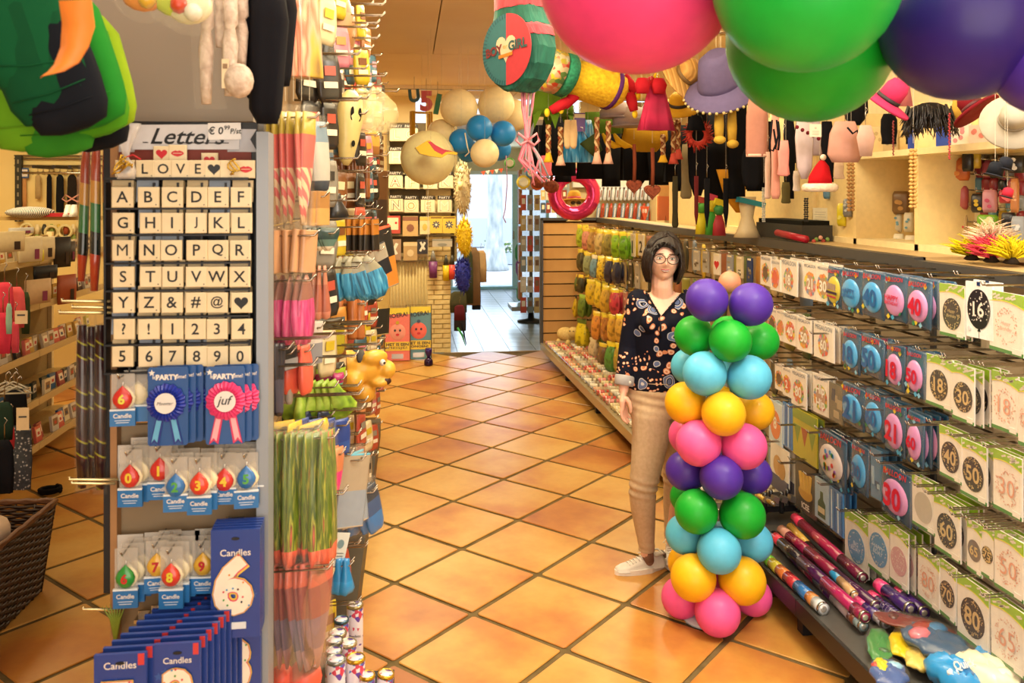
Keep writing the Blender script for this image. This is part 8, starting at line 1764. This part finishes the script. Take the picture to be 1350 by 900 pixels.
hipR,knR,anR = L(858,515,.03),L(848,630,.0),L(853,728,.05);hipL,knL,anL = L(888,515,.05),L(893,630,.12),L(886,712,.20)
caps(body,[hipR,knR,anR],[.07,.045,.032],skm);caps(body,[hipL,knL,anL],[.07,.045,.032],skm)
# hand: palm + five fingers (hanging, slightly curled)
palm = [WrR,L(821,526,-.02),L(822,537,-.02)]
for off in (-.018,-.006,.006,.018):body.tube([tuple(WrR+Fv*off*.6),tuple(L(821,528,-.02)+Fv*off*1.1+Rv*off*.3),tuple(L(822,539,-.02)+Fv*off*1.15+Rv*off*.5)],[.014,.014,.0105],skm,n=8)
fb = L(822,538,-.02)
FL_ = [.062,.072,.068,.054]
for k,off in enumerate((-.026,-.009,.009,.026)):
    base = fb+Fv*off*.8+Rv*off*.55;l = FL_[k];f1 = base+Uv*-l*.45+Rv*.002;f2 = f1+Uv*-l*.32+Rv*.008;f3 = f2+Uv*-l*.20+Rv*.012
    body.tube([tuple(base),tuple(f1),tuple(f2),tuple(f3)],[.0095,.0085,.0078,.0062],skm,n=8);body.ico(tuple(f3),.0062,skm,8);body.ico(tuple(f1),.0086,skm,8);body.ico(tuple(f2),.008,skm,8)
tb0 = L(825,524,-.035);t1 = tb0+Rv*.016+Uv*-.022 - Fv*.008;t2 = t1+Rv*.006+Uv*-.026 - Fv*.003;t3 = t2+Uv*-.018 - Rv*.0
body.tube([tuple(tb0),tuple(t1),tuple(t2),tuple(t3)],[.013,.0115,.0095,.007],skm,n=8);body.ico(tuple(t2),.0096,skm,8);body.ico(tuple(t3),.007,skm,8)
def remesh(b,m,vox,smooth,name,parent):
    me = b.mesh(name);o = bpy.data.objects.new(name,me);COL.objects.link(o)
    r = o.modifiers.new('r','REMESH');r.mode = 'VOXEL';r.voxel_size = vox;r.use_smooth_shade = True
    if smooth:s = o.modifiers.new('s','SMOOTH');s.iterations = smooth;s.factor = .5
    dg = bpy.context.evaluated_depsgraph_get();me2 = bpy.data.meshes.new_from_object(o.evaluated_get(dg));bpy.data.objects.remove(o)
    me2.materials.clear();me2.materials.append(m)
    me2.polygons.foreach_set('use_smooth',[True]*len(me2.polygons));me2.polygons.foreach_set('material_index',[0]*len(me2.polygons))
    return put(name,me2,parent)
remesh(body,skm,.0038,3,'body',wo)
# ears, eyes, brows, lips, glasses
def hp(nm,b,label=None):return b.obj(nm,wo,label=label)
eyew = mat('#e8e2da',.2,coat=.5);iris = mat('#3a4a44',.2,coat=.6);dk = mat('#1e1410',.5);lip = mat('#b4505a',.35,coat=.3)
for s in (-1,1):
    c = hxf((s*.029,-.0745,.006));b = MB();b.ico((0,0,0),.0115,eyew,12,(1.12,.7,.40));b.v = [tuple(c+Rv*v[0]+Fv*v[1]+Uv*v[2]) for v in b.v]
    hp('eye',b);c2 = c - Fv*.0062;b = MB();b.ico(tuple(c2),.0050,iris,10,(1,.55,.86));b.ico(tuple(c2 - Fv*.002),.0028,dk,8);hp('iris',b)
    b = MB();pts = [hxf((s*(.017+.006*k),-.083+.0006*k*k,.0098+.0022*sin(pi*k/4) )) for k in range(5)];b.tube([tuple(p) for p in pts],.0014,dk,n=5);hp('upper_lid',b)
    b = MB();pts = [hxf((s*(.013+.008*k),-.0885+.0012*k*k*.9,.026+.0035*sin(pi*min(1,(k+.6)/4)))) for k in range(5)];b.tube([tuple(p) for p in pts],[.0018,.0026,.0026,.002,.001],mat('#4a3226',.8),n=6);hp('eyebrow',b)
b = MB();up = [(-.023,-.0515),(-.012,-.0475),(-.004,-.046),(0,-.0472),(.004,-.046),(.012,-.0475),(.023,-.0515),(.012,-.0535),(0,-.0545),(-.012,-.0535)]
def face_y(x,z):
    best = min(hv,key=lambda v:(v[0] - x) ** 2+(v[2] - z) ** 2+(1 if v[1] > 0 else 0));return best[1]
b.tube([tuple(hxf((x,face_y(x,-.050) - .0012,-.0495+.0022*math.exp(-(x/.012) ** 2)+.006*(abs(x)/.024) ** 2))) for x in [-.024,-.016,-.008,0,.008,.016,.024]],[.0008,.0026,.0032,.0028,.0032,.0026,.0008],lip,n=6)
b.tube([tuple(hxf((x,face_y(x,-.056) - .0012,-.0565+.010*(abs(x)/.024) ** 2))) for x in [-.022,-.014,-.006,0,.006,.014,.022]],[.0008,.0022,.0028,.003,.0028,.0022,.0008],lip,n=6);hp('lips',b,'pink lips')
b = MB();b.tube([tuple(hxf((x,face_y(x,-.053) - .0022,-.0530+.0055*(abs(x)/.024) ** 2))) for x in [-.018,-.009,0,.009,.018]],.0017,eyew,n=5);hp('teeth',b)
gl = MB();fr = mat('#3a2018',.25,coat=.5)
for s in (-1,1):
    c = (s*.031,-.100,.004);pts = []
    for k in range(24):a = 2*pi*k/24;pts.append(tuple(hxf((c[0]+.0265*cos(a),c[1]+.012*(abs(c[0]+.0265*cos(a))/.058) ** 2,c[2]+.0215*sin(a)))))
    gl.tube(pts,.0022,fr,n=6,closed=True);gl.tube([tuple(hxf((s*.057,-.089,.010))),tuple(hxf((s*.071,-.04,.010))),tuple(hxf((s*.071,.0,.006)))],.0015,fr,n=5)
gl.tube([tuple(hxf((-.006,-.102,.006))),tuple(hxf((0,-.105,.009))),tuple(hxf((.006,-.102,.006)))],.0016,fr,n=5)
g_ = hp('glasses',gl,'dark brown oval glasses')
for s in (-1,1):
    b = MB();vs = [tuple(hxf((s*.031+.0255*cos(2*pi*k/20),-.0995,.004+.0205*sin(2*pi*k/20)))) for k in range(20)]+[tuple(hxf((s*.031+.0255*cos(2*pi*k/20),-.0985,.004+.0205*sin(2*pi*k/20)))) for k in range(20)]
    b.add(vs,[tuple(range(20)),tuple(range(39,19,-1))]+[(k,k+20,(k+1) % 20+20,(k+1) % 20) for k in range(20)],mat('#d8d8da',.02,0,.03,.2));o = b.obj('lens',g_)
for s in (-1,1):
    b = MB();b.ico((0,0,0),.022,skm,10,(.3,.6,1.2));b.v = [tuple(hxf((s*.067+v[0],.005+v[1],-.005+v[2]))) for v in b.v];hp('ear',b)
# hair: shell + strands
hairm = ramp_mat('dark_hair','wave',[(.0,'#120b08'),(.5,'#2a1a14'),(1,'#180f0b')],scale=30,rough=.42,vec_scale=(3,3,.4),bump=.3)
hb = MB();n,k = 64,26;R = random.Random(8);vs = [];fs = []
def hair_pt(q,u,jit=0):
    # q azimuth (pi*1.5 = front), u 0 top .. 1 hem
    front = max(0,-sin(q));side = abs(cos(q));fa = abs(((q - 1.5*pi+pi) % (2*pi)) - pi)
    ang = u*1.95
    rx,ry,rz_ = .092,.108,.128
    if u < .5:
        a = u/.5*(pi/2);x,y,z = rx*sin(a)*cos(q),ry*sin(a)*sin(q)+.006,rz_*cos(a)*.98+.008
    else:
        v = (u - .5)/.5;bul = 1+.10*sin(pi*v) ;x,y = rx*bul*cos(q)*(1 - .16*v ** 2),(ry*bul*sin(q))*(1 - .25*v ** 2)+.006 ;z = .008 - v*(.118)
    return x,y,z,fa
for i in range(k+1):
    u = i/k
    for j in range(n):
        q = 2*pi*j/n;x,y,z,fa = hair_pt(q,u)
        # opening for the face: hair hem rises in front
        open_ = .62+.0 ;lim = 1.0
        if fa < .80:lim = .325+.05*(x > .0)*(fa/.8)+.16*(fa/.8) ** 3
        elif fa < 1.0:lim = .55+(fa - .8)/.2*.45
        uu = min(u,lim);x,y,z,fa = hair_pt(q,uu)
        st = 1+.018*sin(17*q+3*u)+.012*sin(31*q)+R.uniform(-.004,.004)
        vs.append((x*st,y*st,z+(.004*sin(23*q) if i == k else 0)))
for i in range(k):
    for j in range(n):fs.append((i*n+j,(i+1)*n+j,(i+1)*n+(j+1) % n,i*n+(j+1) % n))
hb.add([tuple(hxf(v)) for v in vs],fs,hairm,True)
o = hp('hair',hb,'chin length dark brown bob hair');sm = o.modifiers.new('s','SOLIDIFY');sm.thickness = .012;sm.offset = -1
st = MB();R = random.Random(5)
for q_ in range(230):
    q = R.uniform(0,2*pi);fa = abs(((q - 1.5*pi+pi) % (2*pi)) - pi)
    if fa < .85:
        side = -1 if R.random() < .6 else 1;qa = 1.5*pi+.25+side*R.uniform(0,.5);pts = [];u0 = R.uniform(.03,.20);L9 = 1.15 if side < 0 else .75
        for e in range(6):f9 = e/5;u = u0+(.43 - u0)*f9 ** 1.6;qq = qa+side*L9*sin(f9*pi/2);x,y,z,_ = hair_pt(qq,u);pts.append(tuple(hxf((x*1.02,y*1.02,z+.001))))
        st.tube(pts,[.003,.0045,.005,.0045,.004,.001],hairm,n=4)
    else:
        pts = []
        for e in range(6):u = .3+e*.145;qq = q+.05*sin(e+q_);x,y,z,_ = hair_pt(qq,min(1.03,u));fl_ = 1.03+.05*(u > .9)*R.random();pts.append(tuple(hxf((x*fl_,y*fl_,z))))
        st.tube(pts,[.002,.004,.005,.005,.004,.001],hairm,n=4)
st.obj('hair_strands',o)['kind'] = 'stuff'
# ---- blouse
def blouse_mat():
    m = bpy.data.materials.new('paisley_blouse');m.use_nodes = True;nt = m.node_tree;b = nt.nodes['Principled BSDF'];Lk = nt.links
    tc = nt.nodes.new('ShaderNodeTexCoord');mp = nt.nodes.new('ShaderNodeMapping');Lk.new(tc.outputs['Object'],mp.inputs[0])
    nz = nt.nodes.new('ShaderNodeTexNoise');nz.inputs['Scale'].default_value = 9;Lk.new(mp.outputs[0],nz.inputs['Vector'])
    ad = nt.nodes.new('ShaderNodeVectorMath');ad.operation = 'MULTIPLY_ADD';ad.inputs[1].default_value = (.06,.06,.06);Lk.new(nz.outputs['Color'],ad.inputs[0]);Lk.new(mp.outputs[0],ad.inputs[2])
    def rings(scale,stops,out='Distance'):
        v = nt.nodes.new('ShaderNodeTexVoronoi');v.inputs['Scale'].default_value = scale;Lk.new(ad.outputs[0],v.inputs['Vector'])
        r = nt.nodes.new('ShaderNodeValToRGB');r.color_ramp.interpolation = 'CONSTANT';e = r.color_ramp.elements
        while len(e) < len(stops):e.new(.5)
        for a,(p,c) in zip(e,stops):a.position = p;a.color = c
        Lk.new(v.outputs[out],r.inputs[0]);return r
    W1 = (*lin('#b9b4b8'),1);NV = (*lin('#0e1020'),1);BLv = (*lin('#5c678c'),1);OR = (*lin('#c9805c'),1);CRM = (*lin('#e0c4ac'),1)
    r1 = rings(12,[(0,BLv),(.16,NV),(.20,W1),(.24,BLv),(.34,W1),(.37,NV),(.99,NV)])
    m1 = rings(12,[(0,(1,1,1,1)),(.37,(0,0,0,1))])
    r2 = rings(21,[(0,OR),(.16,CRM),(.24,OR),(.32,NV),(.9,NV)])
    r3 = rings(52,[(0,CRM),(.26,OR),(.36,NV),(.9,NV)])
    n2 = nt.nodes.new('ShaderNodeTexNoise');n2.inputs['Scale'].default_value = 7;n2.inputs['Detail'].default_value = 0;Lk.new(mp.outputs[0],n2.inputs['Vector'])
    def thr(a,b_):
        t = nt.nodes.new('ShaderNodeValToRGB');t.color_ramp.interpolation = 'CONSTANT';t.color_ramp.elements[0].color = (0,0,0,1);t.color_ramp.elements[1].position = a;t.color_ramp.elements[1].color = (1,1,1,1);Lk.new(b_,t.inputs[0]);return t
    def mix(f,a,c):
        x = nt.nodes.new('ShaderNodeMix');x.data_type = 'RGBA';Lk.new(f,x.inputs['Factor']);Lk.new(a,x.inputs['A']);Lk.new(c,x.inputs['B']);return x.outputs['Result']
    base = mix(thr(.50,n2.outputs['Fac']).outputs[0],r2.outputs[0],r3.outputs[0])
    n3 = nt.nodes.new('ShaderNodeTexNoise');n3.inputs['Scale'].default_value = 5;n3.inputs['Detail'].default_value = 0
    mp3 = nt.nodes.new('ShaderNodeMapping');mp3.inputs['Location'].default_value = (3,7,1);Lk.new(tc.outputs['Object'],mp3.inputs[0]);Lk.new(mp3.outputs[0],n3.inputs['Vector'])
    mm = nt.nodes.new('ShaderNodeMath');mm.operation = 'MULTIPLY';Lk.new(m1.outputs[0],mm.inputs[0]);Lk.new(thr(.36,n3.outputs['Fac']).outputs[0],mm.inputs[1])
    navy = nt.nodes.new('ShaderNodeRGB');navy.outputs[0].default_value = NV
    base = mix(thr(.62,n3.outputs['Fac']).outputs[0],base,navy.outputs[0])
    res = mix(mm.outputs[0],base,r1.outputs[0]);Lk.new(res,b.inputs['Base Color']);b.inputs['Roughness'].default_value = .75;b.inputs['Specular IOR Level'].default_value = .15;return m
BM = blouse_mat()
bl_ = MB()
def ring_loft(rings,m,n=28):
    b = MB();vs = [];fs = []
    for (c,a,b2) in rings:
        for j in range(n):q = 2*pi*j/n;vs.append(tuple(c+Rv*a*cos(q)+Fv*b2*sin(q)))
    for i in range(len(rings) - 1):
        for j in range(n):fs.append((i*n+j,(i+1)*n+j,(i+1)*n+(j+1) % n,i*n+(j+1) % n))
    fs.append(tuple(range(n)));fs.append(tuple(range((len(rings) - 1)*n,len(rings)*n))[::-1]);b.add(vs,fs,m,True);return b
bt = ring_loft([(L(874,386,.03),.075,.055),(L(874,393,.03),.135,.075),(L(874,404,.03),.160,.095),(L(873,424,.02),.150,.118),(L(872,445,.025),.138,.112),(L(871,470,.03),.132,.098),(L(869,492,.03),.142,.105),(L(867,505,.03),.148,.110),(L(866,511,.03),.144,.108)],BM)
bl_.v,bl_.f,bl_.m,bl_.mats,bl_.smooth = bt.v,bt.f,bt.m,bt.mats,bt.smooth
bl_.ico(tuple(L(858,425,-.06)),.055,BM,14,(1,.8,1));bl_.ico(tuple(L(889,425,-.06)),.055,BM,14,(1,.8,1))
for (Sh,El,Wr) in ((ShR,ElR,WrR),(ShL,ElL,WrL)):
    e1 = El+(Wr - El)*.72
    bl_.tube([tuple(Sh - (Sh - L(873,396,.03))*.3),tuple(Sh),tuple((Sh+El)/2),tuple(El),tuple(e1)],[.058,.060,.056,.050,.046],BM,n=16);bl_.ico(tuple(Sh),.061,BM,14)
me = bl_.mesh('b');
blo = remesh(bl_,BM,.006,5,'blouse',wo);blo['label'] = 'navy blouse with paisley and flower print'
# V neck: skin wedge and dark placket laid on the chest
def chest_y(px_,py_):
    # front surface of blouse by ray casting
    o = np.array((0,0,CH)) - O;d = np.array(ray(px_,py_));d /= np.linalg.norm(d)
    hit,loc,nor,idx = blo.ray_cast(tuple(o),tuple(d));return (np.array(loc) - d*.0045) if hit else L(px_,py_,-.1)
def patch(outline,m,nm,rows=10,off=0.0,th=.003):
    """strip between left and right edge curves, draped on the blouse"""
    vs = [];fs = [];C_ = 8
    for (l,r_) in outline:
        for c in range(C_+1):
            x = l[0]+(r_[0] - l[0])*c/C_;y = l[1]+(r_[1] - l[1])*c/C_;p = chest_y(x,y) - Fv*off;vs.append(tuple(p))
    R_ = len(outline)
    for i in range(R_ - 1):
        for c in range(C_):a = i*(C_+1)+c;fs.append((a,a+C_+1,a+C_+2,a+1))
    b = MB();b.add(vs,fs,m,True);o = b.obj(nm,wo);s_ = o.modifiers.new('s','SOLIDIFY');s_.thickness = th;s_.offset = 1 if 0 else 0;return o
bpy.context.view_layer.update()
vn = []
for k in range(9):f = k/8;y = 384+31*f;vn.append(((862+6.2*f ** 1.1+1.0,y),(889 - 17*f ** .9,y)))
pass
for side in (0,1):
    ed = []
    for k in range(9):
        f = k/8;y = 386+30*f;x = (853+18*f) if side == 0 else (899 - 27*f);ed.append(((x - 2.2,y),(x+.3,y)) if side == 0 else ((x - .3,y),(x+2.2,y)))
    patch(ed,mat('#10111c',.8),'collar_edge',off=.002,th=.004)
vt = np.array([tuple(v.co) for v in blo.data.vertices])+O;bx_ = vt[:,0]*RT[0]+vt[:,1]*RT[1];bd_ = vt[:,0]*FW[0]+vt[:,1]*FW[1];pxx = PCX+FPX*bx_/bd_;pyy = HY - FPX*(vt[:,2] - CH)/bd_
import bmesh
bmm = bmesh.new();bmm.from_mesh(blo.data);kill = []
for f in bmm.faces:
    ids = [v.index for v in f.verts];x = pxx[ids].mean();y = pyy[ids].mean();d = bd_[ids].mean();fr_ = (y - 384)/32
    if (y < 416 and d < D0+.03 and 853+18*fr_ < x < 899 - 27*fr_) or (y < 386.5 and 851 < x < 901):kill.append(f)
bmesh.ops.delete(bmm,geom=kill,context='FACES');bmm.to_mesh(blo.data);bmm.free()
patch([((869.5,414),(872,414)),((869.5,425),(872,425)),((869.5,436),(872,436)),((869.5,446),(872,446))],mat('#14151f',.7),'placket',off=.001)
# cuff
e1 = ElR+(WrR - ElR)*.66;e2 = ElR+(WrR - ElR)*.90
b = MB();b.tube([tuple(e1),tuple(e1+(e2 - e1)*.1),tuple(e1+(e2 - e1)*.9),tuple(e2)],[.046,.050,.048,.043],mat('#a7a4a6',.7),n=18);c_ = b.obj('cuff',wo,label='turned up grey cuff')
bb = (e1+e2)/2+Rv*.02 - Fv*.045;MB().ico(tuple(bb),.0075,mat('#d9d4cc',.3),8,(1,.5,1)).obj('cuff_button',c_)
b = MB();e1,e2 = ElL+(WrL - ElL)*.66,ElL+(WrL - ElL)*.9;b.tube([tuple(e1),tuple(e2)],[.049,.045],mat('#a7a4a6',.7),n=18);b.obj('cuff',wo)
# ---- trousers
tm = ramp_mat('beige_trousers','noise',[(.3,'#bda384'),(.7,'#c9b092')],scale=60,rough=.75,detail=2)
tr_ = MB()
rt = ring_loft([(L(867,499,.03),.125,.098),(L(866,510,.03),.138,.108),(L(866,530,.035),.15,.118),(L(868,545,.04),.148,.115)],tm);tr_.v,tr_.f,tr_.m,tr_.mats,tr_.smooth = rt.v,rt.f,rt.m,rt.mats,rt.smooth
def leg(b,pts,rs,m):
    # elliptical rings
    n = 20;vs = [];fs = []
    for c,(a,d_) in zip(pts,rs):
        for j in range(n):q = 2*pi*j/n;vs.append(tuple(c+Rv*a*cos(q)+Fv*d_*sin(q)))
    for i in range(len(pts) - 1):
        for j in range(n):fs.append((i*n+j,(i+1)*n+j,(i+1)*n+(j+1) % n,i*n+(j+1) % n))
    fs.append(tuple(range(n)));fs.append(tuple(range((len(pts) - 1)*n,len(pts)*n))[::-1]);b.add(vs,fs,m,True)
leg(tr_,[L(860,520,.02),L(859,545,.0),L(858,575,-.01),L(854,605,-.02),L(849,635,-.02),L(847,650,-.01),L(848,672,.01),L(850,695,.03),L(852,716,.04),L(853,725,.045)],[(.095,.095),(.098,.10),(.092,.092),(.080,.082),(.070,.072),(.066,.066),(.060,.062),(.050,.055),(.040,.048),(.041,.047)],tm)
leg(tr_,[L(884,520,.05),L(889,555,.07),L(892,600,.12),L(891,640,.15),L(888,665,.18),L(887,690,.20),L(886,708,.22)],[(.085,.09),(.085,.09),(.07,.075),(.062,.066),(.052,.056),(.044,.05),(.040,.046)],tm)
trs = remesh(tr_,tm,.006,4,'trousers',wo);trs['label'] = 'slim beige trousers'
# creases as displacement
me = trs.data
for v in me.vertices:
    z = v.co.z+O[2];w_ = math.exp(-((z - .44)/.05) ** 2)+.8*math.exp(-((z - .86)/.05) ** 2)+.5*math.exp(-((z - .12)/.05) ** 2)
    v.co += v.normal*(.0035*w_*sin(z*150+v.co.x*25))
patch_b = MB();pts = []
for j in range(28):q = 2*pi*j/28;c = L(867,500,.03);pts.append(tuple(c+Rv*.128*cos(q)+Fv*.101*sin(q)))
patch_b.tube(pts,.008,tm,n=6,closed=True);patch_b.obj('waistband',trs)
# ---- sneakers
wsh = mat('#d9d2ca',.4);sol = mat('#efeae2',.4)
def shoe(heel,toe,nm_label):
    h = np.array(at(*heel,Z=0));t_ = np.array(at(*toe,Z=0));d = t_ - h;Ls = .255;ang = math.atan2(d[1],d[0]);h = t_ - d/np.linalg.norm(d)*Ls
    prof = [(0,.030,.060),(.02,.036,.082),(.06,.038,.088),(.10,.038,.078),(.14,.041,.062),(.18,.045,.050),(.22,.042,.042),(.245,.030,.034),(.257,.012,.026)]
    b = MB();n = 16;vs = [];fs = []
    for (x,w_,hh) in prof:
        for j in range(n):q = 2*pi*j/n;vs.append((x,w_*cos(q)*(1 if sin(q) < 0 else .9),.022+(hh - .022)*max(0,sin(q)) ** .8 if sin(q) > 0 else .016))
    for i in range(len(prof) - 1):
        for j in range(n):fs.append((i*n+j,i*n+(j+1) % n,(i+1)*n+(j+1) % n,(i+1)*n+j))
    fs.append(tuple(range(n))[::-1]);fs.append(tuple(range((len(prof) - 1)*n,len(prof)*n)));b.add(vs,fs,wsh,True)
    o = b.obj('sneaker',wo,tuple(h - O+np.array((0,0,.001))),(0,0,ang),nm_label)
    b = MB();n = 26;out = []
    for k in range(n):
        a = 2*pi*k/n;x = .128+.134*cos(a);w_ = .040+.006*sin(pi*x/.3) - .010*(x < .06);out.append((x,w_*sin(a)))
    b.add([(x,y,0) for x,y in out]+[(x,y,.024) for x,y in out],[tuple(range(n))[::-1],tuple(range(n,2*n))]+[(k,(k+1) % n,(k+1) % n+n,k+n) for k in range(n)],sol,False);b.obj('sole',o)
    lc = MB()
    for k in range(6):x = .105+k*.017;z = .079 - k*.0055;lc.tube([(x,-.022,z - .008),(x+.004,0,z+.003),(x,.022,z - .008)],.0026,mat('#f4f0ea',.6),n=5)
    lc.tube([(.10,0,.088),(.09,-.03,.085),(.10,-.045,.070)],.0022,mat('#f4f0ea',.6),n=5);lc.tube([(.10,0,.088),(.115,-.02,.08),(.12,-.035,.075)],.0022,mat('#f4f0ea',.6),n=5);lc.obj('laces',o)
    MB().box((.0,0,.068),(.010,.045,.022),mat('#6a5a50',.5)).obj('heel_tab',o)
    MB().tube([(.015,-.030,.082),(.015,.030,.082),(.06,.036,.080),(.085,0,.092),(.06,-.036,.080)],.005,mat('#c9c0b4',.7),n=6,closed=True).obj('collar',o)
shoe((862,750),(812,757),'white sneaker pointing to the left')
shoe((886,733),(885,752),'white sneaker half hidden behind the balloons')
# fill small ankle
b = MB();caps(b,[L(853,722,.045),L(855,738,.05)],[.030,.028],mat('#8a6a5a',.7));b.obj('sock',wo)
ring = MB();ring.tube([tuple(fb+Rv*-.005+Uv*-.012+Rv*.0105*cos(a)+Fv*(.0075+.0105*sin(a))) for a in [2*pi*k/12 for k in range(12)]],.0014,mat('#d9d4cc',.15,.9),n=5,closed=True);ring.obj('finger_ring',wo)
wt = MB();wt.tube([tuple(L(888,524,-.105)+Rv*.0+Uv*z) for z in (.0,-.12,-.3)],.0,tm,n=4) if 0 else None


# ================================================================ threads that carry the overhead things
bpy.context.view_layer.update()
HANG = ('hanging_cloth','braid','straw_hat','felt_hat','heart_pendant','plush_hat','plush_sleeve','beaded_hat','feather_ring','dangling_plush','santa_hat','black_wig','bead_garland','number_garland','foil_frame_balloon','foil_banner','paper_decoration','bunting_end','mitten','felt_banana','bow','cord_loop','balloon','foil_number_balloon','black_costume','ribbon_bunch','paper_label','party_bag','paper_ribbon')
thr = mat('#b8ac94',.4)
for o in [q for q in bpy.data.objects if q.parent is None and 'category' in q and q.name.split('.')[0] in HANG]:
    z = o.matrix_world.translation.z
    if z < 1.85 or (o.name.startswith('straw_hat') and z < 2.0 and o.location.y > 8):continue
    inv = o.matrix_world.inverted();w_ = o.matrix_world.translation
    from mathutils import Vector
    a = inv @ Vector((w_.x,w_.y,w_.z+.03));b_ = inv @ Vector((w_.x,w_.y,3.005))
    MB().tube([tuple(a),tuple(b_)],.0009,thr,n=3,smooth=False).obj('thread',o)
